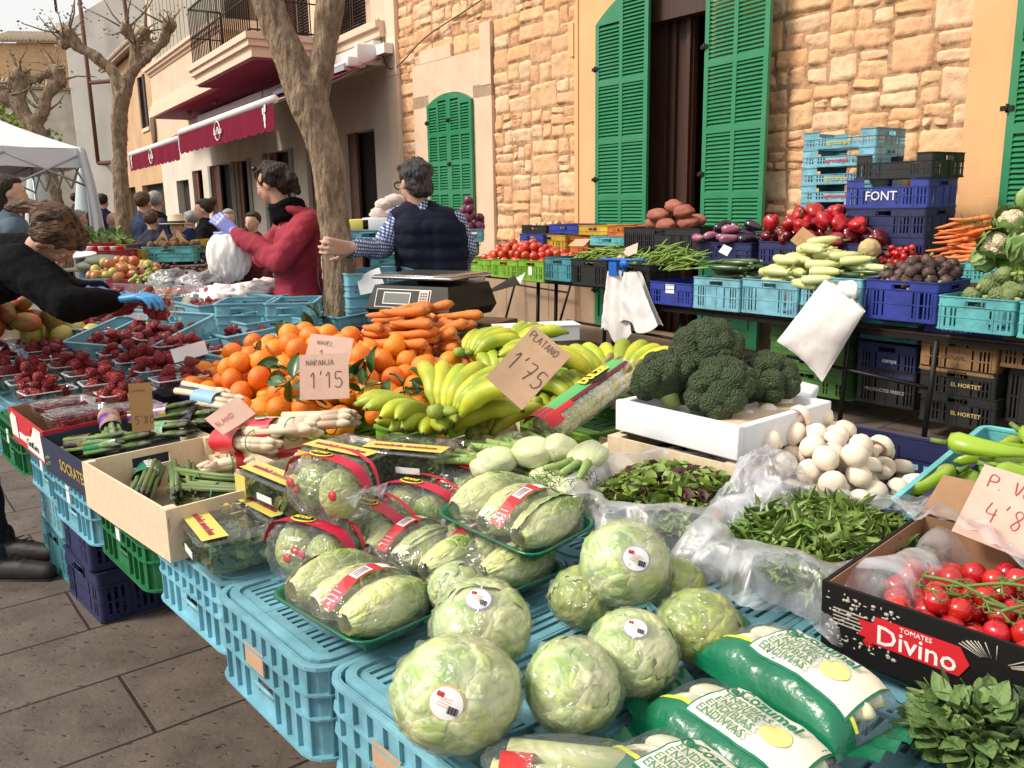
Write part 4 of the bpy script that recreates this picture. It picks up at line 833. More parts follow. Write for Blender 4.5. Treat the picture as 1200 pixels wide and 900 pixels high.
def pepk(m, name='pepper'):
    out = []
    for i in range(2):
        q = MB(); ph = i * 1.3
        def f(d): a = math.atan2(d.y, d.x); return (1 + .13 * math.cos(3 * a + ph) - .28 * math.exp(-((1 - abs(d.z)) / .06)) + .05 * fbm(d * 1.5 + Vector((i * 4, 0, 0)), 2))
        q.blob((0, 0, 0), (.042, .042, .055), 3, f); s_ = MB(); s_.tube([(0, 0, .036), (.004, 0, .055), (.014, .004, .072)], [.012, .006, .006], 8)
        out.append((Kind(name, q.mesh(name, m), (('stalk', s_.mesh('stalk', PGRN)),)), [((0, 0, .012), .038), ((0, 0, -.02), .034)]))
    return out
PEP = pepk(PEPR, 'red_pepper'); PEPK = pepk(PEPD, 'dark_red_pepper')
def artik(m, name, r=.042, sub=0):
    q = MB(); rn = random.Random(5)
    q.blob((0, 0, 0), (r * .72, r * .72, r * .8), 2)
    for L_ in range(8):
        th = -.95 + L_ * .34; n = max(5, int(11 * math.cos(th) + 4)) if L_ < 7 else 5
        for k in range(n):
            a = 2 * PI * (k + .5 * (L_ % 2)) / n; cz, cr = math.sin(th) * r, math.cos(th) * r * .95
            B_ = Matrix.Rotation(a, 4, 'Z') @ Matrix.Translation((cr, 0, cz)) @ Matrix.Rotation(-th * .7 - .12, 4, 'Y'); w_ = r * .36; h_ = r * .78
            q.grid(2, 3, lambda u, v: ((-.10 * r + .34 * r * math.sin(PI * v * .62)) - abs(u - .5) ** 1.5 * r * .5, (u - .5) * 2 * w_ * (1 - v ** 2.4) * 1.15, v * h_), M=B_, mi=0)
    s_ = MB(); s_.tube([(0, 0, -r * .8), (0, 0, -r * 1.5)], [r * .3, r * .26], 10)
    return [(Kind(name, q.mesh(name, m), (('stalk', s_.mesh('stalk', CUT)),), cat='artichoke'), [((0, 0, 0), r * .98)])]
ARTG = artik(mat('green artichoke leaf', (.20, .25, .09), .6, (.12, .17, .055), 20, .6, bump=.3, var=.15), 'green_artichoke')
ARTP = artik(mat('purple artichoke leaf', (.055, .018, .028), .5, (.10, .07, .05), 22, .6, bump=.3, var=.3), 'purple_artichoke', .034)
SWP = mat('sweet potato skin', (.40, .13, .075), .7, (.30, .09, .06), 9, .6, bump=.6, bscale=40, var=.12)
SWK = []
for i in range(3): SWK.append((Kind('sweet_potato', rndblob(.05, 3, (1.9, .95, .9), .16, 1.6, i + 4, lambda d: 1 - .15 * abs(d.x) ** 3).mesh('sweet_potato', SWP)), [((x_, 0, 0), r_) for x_, r_ in ((-.06, .033), (-.03, .043), (0, .046), (.03, .043), (.06, .033))]))
MUSHM = mat('mushroom skin', (.88, .80, .69), .6, (.78, .62, .46), 9, .3, bump=.25, bscale=25, var=.06, sss=.15)
MUS = []
for i in range(3):
    q = MB(); q.lathe([(.004, .012), (.018, .010), (.027, .003), (.029, .011), (.025, .024), (.015, .032), (.001, .034)], 14, fn=lambda a, t, i=i: 1 + .05 * math.sin(2 * a + i * 2)); s_ = MB(); s_.lathe([(.002, -.02), (.011, -.02), (.010, -.005), (.012, .011)], 10, fn=lambda a, t: 1 + .07 * math.sin(3 * a))
    MUS.append((Kind('mushroom', q.mesh('mushroom', MUSHM), (('stem', s_.mesh('stem', MUSHM)),)), [((0, 0, .012), .0265)]))
GPM = mat('light green pepper skin', (.30, .45, .03), .22, (.24, .38, .025), 5, .5, coat=.4, var=.12)
GPK = [lathek('green_pepper', [(.002, 0), (.008, .01), (.014, .05), (.019, .1), (.021, .125), (.016, .14), (.006, .143)], GPM, bend=b, fn=lambda a, t: 1 + .12 * math.cos(3 * a + t * 3), parts=(stem_part(.07, .006, .03, PGRN),)) for b in (.018, -.014)]
APR = mat('apple skin', (.45, .25, .06), .3, (.42, .045, .03), 5, .6, var=.15, hue=.02, coat=.2); APY = mat('pear skin', (.42, .40, .08), .4, (.50, .38, .10), 5, .6, var=.12); MNG = mat('mango skin', (.40, .07, .03), .35, (.16, .20, .045), 6, .8, var=.2)
APP = [(k, [((0, 0, 0), .036)]) for k in tomk(.038, APR, 'apple', (1, 1, .9), .02)]; PEA = [(Kind('pear', rndblob(.036, 3, (1, 1, 1.15), .04, 1, i, lambda d: 1 - .25 * max(0, d.z)).mesh('pear', APY)), [((0, 0, 0), .036)]) for i in range(2)]
MAN = [(Kind('mango', rndblob(.048, 3, (1.35, .95, .85), .08, 1.2, i).mesh('mango', MNG)), [((0, 0, 0), .045)]) for i in range(3)]
KIW = [(Kind('kiwi', rndblob(.028, 2, (1.2, 1, 1), .03).mesh('kiwi', mat('kiwi skin', (.16, .085, .04), .9, var=.15))), [((0, 0, 0), .028)])]
ONI = [(Kind('onion', rndblob(.036, 3, (1, 1, .85), .03, 1, 0, lambda d: 1 + .25 * math.exp(-((1 - d.z) / .02))).mesh('onion', mat('onion skin', (.62, .46, .26), .4, (.52, .34, .15), 8, .5, stretch=(6, 6, 1), var=.1))), [((0, 0, 0), .036)])]
RON = [(Kind('red_onion', rndblob(.036, 3, (1, 1, .85), .03, 1, 0, lambda d: 1 + .25 * math.exp(-((1 - d.z) / .02))).mesh('red_onion', mat('red onion skin', (.13, .02, .06), .25, (.20, .03, .08), 8, .5, var=.2))), [((0, 0, 0), .036)])]
# banana hands
BANM = mat('banana peel', (.58, .54, .04), .42, (.28, .36, .03), 9, .6, var=.14, bump=.15, bscale=30, col3=(.39, .46, .03)); BANT = mat('banana tip', (.045, .035, .015), .8); BSTEM = mat('banana stem', (.27, .34, .05), .6)
def banana_mesh(L_, r0, cv, m=None):
    q = MB(); pts = []; rr = []; n = 12
    for k in range(n + 1):
        t = k / n; a = cv * (t - .35); pts.append((L_ * math.sin(a) / cv + L_ * .35 if 1 else 0, 0, L_ * (math.cos(a) - 1) / cv)); rr.append(r0 * (.36 if k == 0 else .42 if k == 1 else .75 if k == 2 else 1 if k < n - 2 else .82 if k == n - 2 else .5 if k == n - 1 else .22))
    q.tube(pts, rr, 5 * 2, up=(0, 0, 1)); q.v = [(x, y * (1.0 + .05 * math.cos(i * PI * 1.0)), z) for i, (x, y, z) in enumerate(q.v)]
    return q, Vector(pts[-1]), pts[0][2]
def banana_hand(M, n, label, spread=1.5, L_=.17, r0=.0175, seed=1, rows=1, cv=1.25, lift=.2):
    rn = random.Random(seed); o = empty('banana_hand', label, 'bananas', M=M)
    st_ = MB(); st_.blob((0, 0, 0), (.020, .014 + .004 * n, .013), 2, lambda d: 1 + .1 * fbm(d * 2)); st_.tube([(-.04, 0, .006), (-.015, 0, 0)], [.016, .02], 8); obj('stem', st_, BSTEM, o)
    for rw in range(rows):
        for k in range(n):
            t = (k / (n - 1) - .5) if n > 1 else 0; a = t * spread
            q, tip, _ = banana_mesh(L_ * rn.uniform(.92, 1.06), r0 * rn.uniform(.94, 1.06), cv * rn.uniform(.9, 1.1))
            MM = Matrix.Translation((.010, t * .0105 * n, .0 + rw * .024)) @ Matrix.Rotation(a, 4, 'Z') @ Matrix.Rotation(-lift - .22 * rw + rn.uniform(-.06, .06), 4, 'Y') @ Matrix.Rotation(t * .9, 4, 'X')
            b = obj('banana', q, BANM, o, M=MM); tp = MB(); tp.blob(tip, (.0055, .0055, .005), 1); obj('tip', tp, BANT, b)
    return o
# ================================================================ near stall
KRAFT = mat('kraft cardboard', (.52, .34, .21), .85, (.46, .29, .18), 30, .4); KRAFTD = mat('box cardboard', (.34, .19, .10), .85, (.28, .155, .08), 20, .4); INK = mat('marker ink', (.03, .025, .03), .7); REDINK = mat('red pencil', (.35, .04, .05), .7); BROWNINK = mat('brown ink', (.16, .07, .05), .7)
PAPER = mat('white paper', (.80, .80, .80), .6); PINKP = mat('pinkish card', (.66, .43, .34), .8, (.60, .38, .30), 30, .3)
GREENINK = mat('green print', (.01, .17, .09), .4); YELP = mat('yellow print', (.80, .65, .05), .45); REDP = mat('red print', (.60, .02, .03), .4); BLACKP = mat('black print', (.01, .01, .01), .4); PINKPR = mat('pink print', (.70, .22, .16), .5); GOLD = mat('gold print', (.45, .30, .08), .45); PURPLEP = mat('purple print', (.14, .03, .28), .4); NAVYP = mat('navy print', (.012, .02, .06), .45); WHITEP = mat('white print', (.78, .78, .76), .5)
def card(px, py, z, w_, h_, lines, label, tilt=-25, roll=0, yaw=0, m=KRAFT, ink=INK, M=None, group=None):
    p = at(px, py, z); rz = math.atan2(-p.x, p.y) + R(yaw)
    M = M or Matrix.Translation(p) @ Matrix.Rotation(rz, 4, 'Z') @ Matrix.Rotation(R(tilt), 4, 'X') @ Matrix.Rotation(R(roll), 4, 'Y')
    o = empty('price_card', label, 'price card', M=M, group=group); rn = random.Random(int(px))
    q = MB(); q.grid(6, 6, lambda u, v: ((u - .5) * w_, .004 * math.sin(u * 3 + v * 2), (v - .5) * h_)); q.grid(6, 6, lambda u, v: ((.5 - u) * w_, .002 + .004 * math.sin((1 - u) * 3 + v * 2), (v - .5) * h_)); obj('board', q, m, o)
    if lines:
        q = MB()
        for tx, x, y, h in lines: handwrite(q, tx, x * w_, y * h_, h * h_, h * h_ * (.026 if h > .2 else .045), 0, rn)
        q.v = [(x, .004 * math.sin((x / w_ + .5) * 3 + (y / h_ + .5) * 2) - .0012 + z_ * .1, y) for x, y, z_ in q.v]
        obj('handwriting', q, ink, o)
    return o
# crates turned upside down as the table
kc = {-3: 'sky', -2: 'sky', -1: 'sky', 0: 'sky', 1: 'sky', 2: 'green', 3: 'sky', 4: 'sky', 5: 'green', 6: 'sky', 7: 'green', 8: 'sky'}
where = {-3: 'under the bottom right corner of the picture', -2: 'under the mint and the leek pack', -1: 'by the front iceberg lettuces', 0: 'by the front green lettuce tray', 1: 'by the yellow labelled salad boxes',
         2: 'under the wooden asparagus box', 3: 'under the dark asparagus box', 4: 'between the dark asparagus box and the red fruit box', 5: 'under the red and white fruit box', 6: 'under the strawberry punnets', 7: 'beyond the red fruit box at the picture edge', 8: 'at the far left end of the fruit'}
jw = {1: 'second row in, ', 2: 'third row in, '}
for k in range(-3, 9):
    for j in range(3):
        if j and k > (2 if j == 1 else 1): continue
        c_ = kc[k] if j == 0 else 'sky'; dz = .004 * ((k * 7 + j * 3) % 4); dn = .012 * ((k * 5) % 3 - 1)
        crate(c_, SL(.30 + .605 * j + dn, .41 * k + .205, .61 + dz, rz=((k * 13) % 5 - 2) * .35), ('light blue' if c_ == 'sky' else 'dark green') + ' upturned crate ' + (jw.get(j, '')) + where[k], H=.168 - dz, style='rev', group='upturned crates that carry the near stall',
              sticker=[((-.306, .02, .1), (.003, .075, .04), KRAFT)] if j == 0 and k in (-1, 0) else [((-.306, .01, .1), (.003, .03, .05), PAPER)] if j == 0 and k in (2, 3, 4, 5) else None)
# crates on the ground that hold them up
for i, (n, s, nz, cs, lab) in enumerate([(.46, 2.70, 3, ('teal', 'sky', 'teal'), 'light blue crate stood on the paving under the stall'), (.47, 2.28, 3, ('navy', 'navy', 'navy'), 'navy crate stood on the paving under the green crate'), (1.5, .2, 3, ('navy',) * 3, 'navy crate standing deep under the middle of the stall'),
                                       (.62, -.6, 3, ('navy',) * 3, 'navy crate standing deep under the near end of the stall'), (1.35, 1.3, 3, ('black',) * 3, 'black crate standing under the carrots'), (1.15, 2.5, 3, ('teal', 'teal', 'teal'), 'teal crate standing under the strawberries'), (1.25, 3.3, 3, ('teal',) * 3, 'teal crate standing under the far fruit')]):
    for z in range(nz): crate(cs[z], SL(n, s, .2033 * z, rz=(1.5, -2, .7)[z]), lab + (', bottom of its stack', ', middle of its stack', ', top of its stack')[z], H=.2, L=.6 if i != 0 else .56)
tb_ = empty('trestle_table', 'plain board on trestles hidden under the far half of the near stall', 'table', M=SL(1.3, 1.9, 0))
obj('board', MB().bev((.1, .3, .765), (1.5, 3.2, .03), .004), WOOD, tb_)
for y in (-1.1, 0, 1.4):
    for x in (-.5, .7): obj('leg', MB().tube([(x, y, 0), (x, y, .75)], .02, 8), HING, tb_)

# ---- iceberg lettuces
ICE = mat('iceberg leaf', (.46, .54, .12), .45, (.66, .64, .26), 13, .85, bump=.8, bscale=22, detail=7, col3=(.28, .42, .07), spec=.4)
ICEK = [crinkle('iceberg leaf crinkled', (.80, .82, .58), (.30, .44, .13), (.64, .67, .32), 17), crinkle('dark iceberg crinkled', (.50, .54, .24), (.20, .30, .05), (.42, .46, .12), 17), mat('darker iceberg leaf', (.30, .38, .07), .45, (.50, .50, .14), 9, .8, bump=.6, bscale=22, detail=7, col3=(.22, .30, .07))]
WRAP = film('lettuce film', base=.035, rough=.16, bscale=16, bump=1.0, milkiness=.045, edge=.34); CLEAR = film('clear bag film', base=.05, rough=.14, bscale=22, bump=1.0, milkiness=.045, edge=.38); CLAM = film('clear tray plastic', base=.08, rough=.06, bscale=10, bump=.25, milkiness=.03, edge=.5); HAZY = film('hazy produce bag', base=.04, rough=.32, bscale=6, bump=.7, milkiness=.16, edge=.34, milk=(.80, .82, .88, 1))
def head(mb, r, seed, n=9, sc=(1, 1, 1), ruff=.05):
    rn = random.Random(seed); mb.blob((0, 0, 0), tuple(r * .97 * k for k in sc), 4, lambda d: 1 + .09 * fbm(d * 1.6 + Vector((seed, 0, 0)), 4))
    for k in range(n):
        e = Euler((rn.uniform(0, 6.3), rn.uniform(0, 6.3), rn.uniform(0, 6.3))).to_matrix(); off = .985 + .011 * k; se = rn.uniform(0, 50); cap_ = rn.uniform(.75, 1.05)
        def fn(u, v):
            a = (u - .5) * 2.3 * cap_ * (1 + .08 * math.sin(v * 17 + se)); b = (v - .5) * 2.3 * cap_ * (1 + .08 * math.sin(u * 15 + se)); d = Vector((math.sin(a) * math.cos(b), math.sin(b), math.cos(a) * math.cos(b))); d.normalize()
            m_ = min(u, 1 - u, v, 1 - v); vein = .010 * abs(math.sin((u - .5) * 22 / (.35 + v)) ) if 1 else 0
            rr = r * (off + vein + ruff * 1.3 * max(0, .2 - m_) * 3 * noise.noise(Vector((u * 9, v * 9, se))) + .05 * fbm(Vector((u * 4 + se, v * 4, 0)), 4) - (.03 if m_ < .01 else 0))
            d = e @ d; return (d.x * rr * sc[0], d.y * rr * sc[1], d.z * rr * sc[2])
        mb.grid(22, 22, fn)
def wrapshell(r, seed, sc=(1, 1, 1), amp=.13, k=1.06):
    q = MB(); q.blob((0, 0, 0), tuple(r * k * s for s in sc), 5, lambda d: 1 + amp * abs(fbm(d * 3.2 + Vector((seed * 2.7, 0, 0)), 5)) + (.10 * max(0, -d.z - .45))); return q
def sticker(parent, d, r, size, ringm, seed=0, up=Vector((0, 0, 1))):
    d = d.normalized(); x = up.cross(d).normalized(); y = d.cross(x); rx = math.cos(.5 + seed), math.sin(.5 + seed)
    X = x * math.cos(.35) - y * math.sin(.35); Y = x * math.sin(.35) + y * math.cos(.35)
    def pt(a, b, h): p = d * r + X * a + Y * b; return p.normalized() * (r + h)
    def disc(rad, h, m, nm, par):
        q = MB(); vs = [pt(0, 0, h)]; 
        for t in (.5, 1):
            for i in range(24): vs.append(pt(rad * t * math.cos(i * PI / 12), rad * t * .9 * math.sin(i * PI / 12), h))
        q.add(vs, [(0, 1 + i, 1 + (i + 1) % 24) for i in range(24)] + [(1 + i, 25 + i, 25 + (i + 1) % 24, 1 + (i + 1) % 24) for i in range(24)], 0, True); return obj(nm, q, m, par)
    o = disc(size, 0, ringm, 'sticker', parent); s2 = disc(size * .88, .0008, WHITEP, 'sticker_face', o) if 0 else None
    q = MB(); vs = [pt(0, 0, .0008)]
    for t in (.5, 1):
        for i in range(24): vs.append(pt(size * .88 * t * math.cos(i * PI / 12), size * .88 * t * .9 * math.sin(i * PI / 12), .0008))
    q.add(vs, [(0, 1 + i, 1 + (i + 1) % 24) for i in range(24)] + [(1 + i, 25 + i, 25 + (i + 1) % 24, 1 + (i + 1) % 24) for i in range(24)], 0, True)
    def bar(a, b, w_, h_, mi): q.add([pt(a - w_ / 2, b - h_ / 2, .0016), pt(a + w_ / 2, b - h_ / 2, .0016), pt(a + w_ / 2, b + h_ / 2, .0016), pt(a - w_ / 2, b + h_ / 2, .0016)], [(0, 1, 2, 3)], mi)
    S = size / .027
    for i in range(11): bar((.004 + i * .0014) * S, -.006 * S, (.0005 + .0005 * (i % 3)) * S, .010 * S, 1)
    for i in range(4): bar((-.002 - .001 * i) * S, (.006 - i * .0035) * S, .016 * S, .0008 * S, 2)
    q.tube([pt((-.012 + .004 * math.cos(t)) * S, (.009 + .003 * math.sin(2 * t)) * S, .0018) for t in [i * PI / 6 for i in range(13)]], .0011 * S, 4, 3)
    obj('print', q, [WHITEP, BLACKP, PINKPR, REDP], o)
ice = [ (535, 812, 74, .785, 'wrapped iceberg lettuce with a round orange edged label, front left of the heads', 1, (-.1, -1, .42), 'peach', 0),
        (672, 803, 61, .785, 'wrapped pale iceberg lettuce without a label, right of the orange labelled one', 2, None, None, 0),
        (741, 765, 55, .785, 'wrapped iceberg lettuce whose purple edged label lies on its top', 3, (.0, -.55, 1), 'purple', 0),
        (818, 735, 49, .785, 'smaller dark wrapped iceberg lettuce nearest the endive packs', 4, None, None, 1),
        (733, 660, 57, .83, 'wrapped iceberg lettuce with a front oval label, in front of the salad leaf bag', 5, (.12, -1, .55), 'purple', 0),
        (563, 733, 60, .785, 'wrapped iceberg lettuce behind the orange labelled one, its label on top', 6, (.0, -.6, 1), 'purple', 0),
        (684, 700, 40, .785, 'dark loose wrapped lettuce squeezed behind between the labelled heads', 7, None, None, 1),
        (790, 688, 40, .785, 'small wrapped lettuce hidden behind the dark one and the salad leaf bag', 8, None, None, 1),
        (536, 690, 36, .80, 'pale wrapped lettuce heart standing behind the label topped iceberg', 9, None, None, 0)]
peach = mat('peach sticker', (.72, .42, .22), .5); purp = mat('mauve sticker', (.45, .35, .48), .5)
for px_, py_, rp, z0, lab, sd_, sdir, rc, dk in ice:
    p, r = sit(px_, py_, rp, z0); r *= .91; rn = random.Random(sd_); sc = (1 + .06 * math.sin(sd_ * 2.1), 1 - .05 * math.sin(sd_ * 1.7), .90)
    q = MB(); head(q, r, sd_, 10, sc); o = obj('iceberg_lettuce', q, ICEK[dk], None, lab, 'lettuce', 'iceberg lettuces in film', M=Matrix.Translation(p))
    obj('plastic_wrap', wrapshell(r, sd_, sc), WRAP, o)
    if sdir: sticker(o, Vector(sdir), r * 1.045 if sdir[2] < .8 else r * 1.03, r * .33 if sdir[2] < .8 else r * .30, peach if rc == 'peach' else purp, sd_)
# ---- little gem trays
GEM = bpy.data.materials.new('little gem leaf'); GEM.use_nodes = True
def _gem():
    nt = GEM.node_tree; N = nt.nodes; L = nt.links; b = N['Principled BSDF']; tc = N.new('ShaderNodeTexCoord'); sp = N.new('ShaderNodeSeparateXYZ'); L.new(tc.outputs['Object'], sp.inputs[0])
    n = N.new('ShaderNodeTexNoise'); n.inputs['Scale'].default_value = 28; n.inputs['Detail'].default_value = 6; L.new(tc.outputs['Object'], n.inputs['Vector'])
    a = N.new('ShaderNodeMath'); a.operation = 'MULTIPLY_ADD'; a.inputs[1].default_value = 5.5; L.new(sp.outputs[0], a.inputs[0]); a2 = N.new('ShaderNodeMath'); a2.operation = 'MULTIPLY_ADD'; a2.inputs[1].default_value = 1.1; a2.inputs[2].default_value = -.12; L.new(n.outputs[0], a2.inputs[0]); L.new(a2.outputs[0], a.inputs[2])
    cr = N.new('ShaderNodeValToRGB'); e = cr.color_ramp.elements; e[0].position = .0; e[0].color = rgb((.66, .66, .42)); e[1].position = 1; e[1].color = rgb((.10, .19, .035)); x = e.new(.35); x.color = rgb((.52, .56, .20)); x = e.new(.62); x.color = rgb((.30, .40, .09)); L.new(a.outputs[0], cr.inputs[0]); L.new(cr.outputs[0], b.inputs['Base Color']); b.inputs['Roughness'].default_value = .45
    bp = N.new('ShaderNodeBump'); bp.inputs['Strength'].default_value = .8; bp.inputs['Distance'].default_value = .006; L.new(n.outputs[0], bp.inputs['Height']); L.new(bp.outputs[0], b.inputs['Normal'])
_gem()
GEM = crinkle('little gem crinkled', (.74, .76, .48), (.22, .34, .06), (.64, .66, .27), 34, .8, grad=3.2)
_gemm = []
for i in range(3):
    q = MB(); r = .036; q.blob((0, 0, 0), (.075, .034, .034), 4, lambda d: (1 - .28 * max(0, -d.x) ** 2) * (1 + .08 * fbm(d * 3 + Vector((i * 3, 0, 0)), 4)))
    rn = random.Random(i)
    for k in range(7):
        e = rn.uniform(0, 6.3); se = rn.uniform(0, 20)
        def fn(u, v):
            x = -.07 + .148 * v; w_ = math.sin(PI * min(1, v * .86 + .08)) ** .7; a = e + (u - .5) * 1.9; rr = .0345 * w_ * (1 + .06 * k / 7) + .0015 + .004 * noise.noise(Vector((u * 7, v * 9, se))) + (.0025 * math.sin(u * 40) * max(0, v - .6)) + .0015 * abs(math.sin((u - .5) * 9))
            return (x + .006 * math.sin(u * 12 + se) * max(0, v - .7), rr * math.cos(a), rr * math.sin(a))
        q.grid(14, 14, fn)
    _gemm.append(q.mesh('lettuce_heart', GEM))
FOAMG = mat('green tray foam', (.006, .13, .06), .35, coat=.2)
def gem_tray(M, label, n=3, sc=1, band=0, tray=True, seed=0):
    o = empty('lettuce_tray', label, 'lettuce pack', M=M @ Matrix.Scale(sc, 4), group='trays of little lettuce hearts')
    L_, Wd = .155, .075 * n + .02
    if tray:
        q = MB()
        P = perim(L_, Wd, .03, .02)
        for i in range(len(P)):
            a, b = P[i], P[(i + 1) % len(P)]; rows = [(-.030, .0), (-.004, .026), (.003, .030), (.005, .026), (-.002, .024), (-.026, .004)]
            vs = [((p[0] + p[1] * o_).x, (p[0] + p[1] * o_).y, z) for p in (a, b) for o_, z in rows]; m_ = len(rows); q.add(vs, [(k, m_ + k, m_ + k + 1, k + 1) for k in range(m_ - 1)], 0, True)
        q.box((0, 0, .003), (L_ - .05, Wd - .05, .005)); obj('tray', q, FOAMG, o)
    rn = random.Random(seed)
    for k in range(n):
        y = (k - (n - 1) / 2) * .073; obj('lettuce_heart', _gemm[(k + seed) % 3], None, o, M=xf((rn.uniform(-.004, .004), y, .042), rn.uniform(-.08, .08), rn.uniform(0, 6)) )
    q = MB(); q.blob((0, 0, .036), (L_ * .56, Wd * .53, .050), 4, lambda d: 1 + .03 * abs(fbm(d * 4 + Vector((seed, 0, 0)), 4)) + .10 * (abs(d.x * d.y))); q.v = [(x, y, max(z, .004)) for x, y, z in q.v]; obj('film', q, WRAP, o)
    yb = (band - (n - 1) / 2) * .073 + .036; q = MB()
    hz = lambda x: .090 - 6.5 * x * x if abs(x) < .085 else .04
    q.grid(16, 2, lambda u, v: ((u - .5) * .15, yb + (v - .5) * .026, hz((u - .5) * .15)), 0); q.grid(5, 2, lambda u, v: (-.028 + u * .03, yb + (v - .5) * .020, hz(-.028 + u * .03) + .0008), 1); q.grid(5, 2, lambda u, v: (.018 + u * .045, yb + (v - .5) * .021, hz(.018 + u * .045) + .0008), 1)
    for k in range(9): x = -.024 + k * .0026; q.grid(1, 1, lambda u, v: (x + u * .0013, yb + (v - .5) * .014, hz(x) + .0016), 2, False)
    q.blob((.04, yb, hz(.04) + .001), (.008, .005, .001), 1, mi=3)
    for k in range(3): q.grid(1, 1, lambda u, v: (-.068 + k * .006 + u * .003, yb + (v - .5) * .018, hz(-.066 + k * .006) + .0012), 1, False)
    obj('paper_band', q, [REDP, WHITEP, BLACKP, GREENINK], o)
gem_tray(PX(418, 722, .80, rz=4, sc=1.14), 'green tray of red banded lettuce hearts at the front edge of the crates', band=0, seed=1)
gem_tray(PX(604, 622, .875, rz=2, rx=3, ry=-6, sc=1.14), 'green tray of three wrapped lettuce hearts stacked highest, below the fennel', band=0, seed=2)
gem_tray(PX(500, 668, .80, rz=8, sc=1.08), 'red banded tray of lettuce hearts between the front tray and the highest tray', n=3, band=1, seed=3)
gem_tray(PX(575, 672, .795, rz=0, sc=1.08), 'red banded tray of lettuce hearts tucked beneath the highest tray', n=3, band=1, seed=4)
# ---- bagged hearts with red ribbons
RIB = mat('red bag ribbon', (.55, .012, .05), .35)
def bagged(M, label, seed, sc=1.):
    o = empty('bagged_lettuce', label, 'lettuce pack', M=M @ Matrix.Scale(sc, 4), group='bagged pairs of lettuce hearts'); rn = random.Random(seed)
    for s in (-1, 1): 
        q = MB(); head(q, .042, seed * 3 + s, 5, (1, .95, 1.15), .09); obj('lettuce_heart', q, GEMB, o, M=xf((rn.uniform(-.005, .005), s * .042, .052), rn.uniform(0, 6), rn.uniform(-.2, .2)))
    q = MB(); q.blob((0, 0, .055), (.066, .098, .064), 5, lambda d: (1 / max(abs(d.x), abs(d.y), abs(d.z)) ** .35) * (.97 + .11 * abs(fbm(d * 2.5 + Vector((seed, 1, 0)), 5)))); q.v = [(x, y, max(z, .002)) for x, y, z in q.v]
    for k in range(2): s = (-1, 1)[k]; q.grid(8, 3, lambda u, v: ((u - .5) * .13, s * (.098 + .03 * v), .06 + .02 * math.sin(u * 14 + seed) * v + .01))
    obj('bag', q, CLEAR, o)
    def band(x0, x1, w0, a0, a1, m_, nm, off=1.03, txt=None):
        q = MB(); 
        def fn(u, v): a = a0 + (a1 - a0) * u; x = x0 + (x1 - x0) * u + (v - .5) * w0 * (.75 + .5 * math.sin(u * PI)); cy, cz = math.cos(a), math.sin(a); k_ = 1 / max(abs(cy), abs(cz)) ** .35; return (x, cy * .100 * off * k_, .055 + cz * .066 * off * k_)
        q.grid(20, 3, fn); r_ = obj(nm, q, m_, o)
        return r_
    rb = band(-.03, .02, .026, .15, 2.9, RIB, 'ribbon'); band(.055, .045, .008, .0, 3.1, RIB, 'ribbon')
    q = MB(); q.blob((.0, .0, 0), (.016, .030, .002), 2, mi=0); q.blob((0, 0, .0012), (.013, .026, .002), 2, mi=1); e = obj('badge', q, [YELP, BLACKP], rb, M=xf((-.006, .012, .1245), .2))
    lettering('DULZE', .012, YELP, e, xf((0, 0, .0035), PI / 2), bold=.0008)
    for k in range(3):
        q = MB(); q.blob((rn.uniform(-.055, -.045), rn.uniform(-.08, .08), rn.uniform(.05, .09)), (.006, .012, .010), 2); obj('tomato_print', q, REDP, rb)
GEMB = crinkle('hearted crinkled', (.62, .66, .34), (.18, .29, .05), (.54, .56, .18), 30) if 1 else mat('hearted leaf', (.28, .38, .055), .5, (.58, .56, .17), 16, .8, bump=.7, bscale=26, detail=7, col3=(.16, .26, .05))
for i, (px_, py_, z, rz, lab) in enumerate([(388, 602, .90, 5, 'clear bag of two lettuce hearts, the uppermost one, on top of the others'), (368, 678, .785, 10, 'clear bag of two lettuce hearts nearest the slatted blue crate top'), (441, 655, .785, -4, 'clear bag of two lettuce hearts directly behind the front green tray'),
                                            (492, 628, .80, 6, 'clear bag of two lettuce hearts with a yellow and black badge in the middle'), (532, 600, .80, 12, 'clear bag of two lettuce hearts nearest the fennel box')]): bagged(PX(px_, py_, z, rz=rz), lab, i + 1)
# ---- clear salad boxes with yellow labels
SAL = mat('mixed baby leaf', (.06, .115, .025), .5, (.15, .20, .06), 40, .8, bump=1, bscale=70, col3=(.10, .15, .045))
def leafpile(mb, L_, Wd, z0, z1, n, size, rn, mi=(0,), asp=.45, up=.5):
    for _ in range(n):
        x, y = rn.uniform(-.5, .5), rn.uniform(-.5, .5); e = 1 - min(1, (abs(x * 2) ** 3 + abs(y * 2) ** 3)) * .55; z = z0 + (z1 - z0) * e * rn.uniform(.75, 1)
        q = Euler((rn.gauss(0, up), rn.gauss(0, up), rn.uniform(0, 6.3))).to_matrix(); s_ = size * rn.uniform(.6, 1.3); c = rn.uniform(-.5, .5)
        mb.add([Vector((x * L_, y * Wd, z)) + q @ Vector(v) * s_ for v in ((0, -.5, 0), (asp, -.05, .12), (0, -.05, 0), (-asp, -.05, .12), (asp * .7, .3, .1 + c * .2), (0, .5, c * .5), (0, .3, c * .2), (-asp * .7, .3, .1 + c * .2))], [(0, 1, 2), (0, 2, 3), (2, 1, 4, 6), (3, 2, 6, 7), (6, 4, 5), (7, 6, 5)], rn.choice(mi), True)
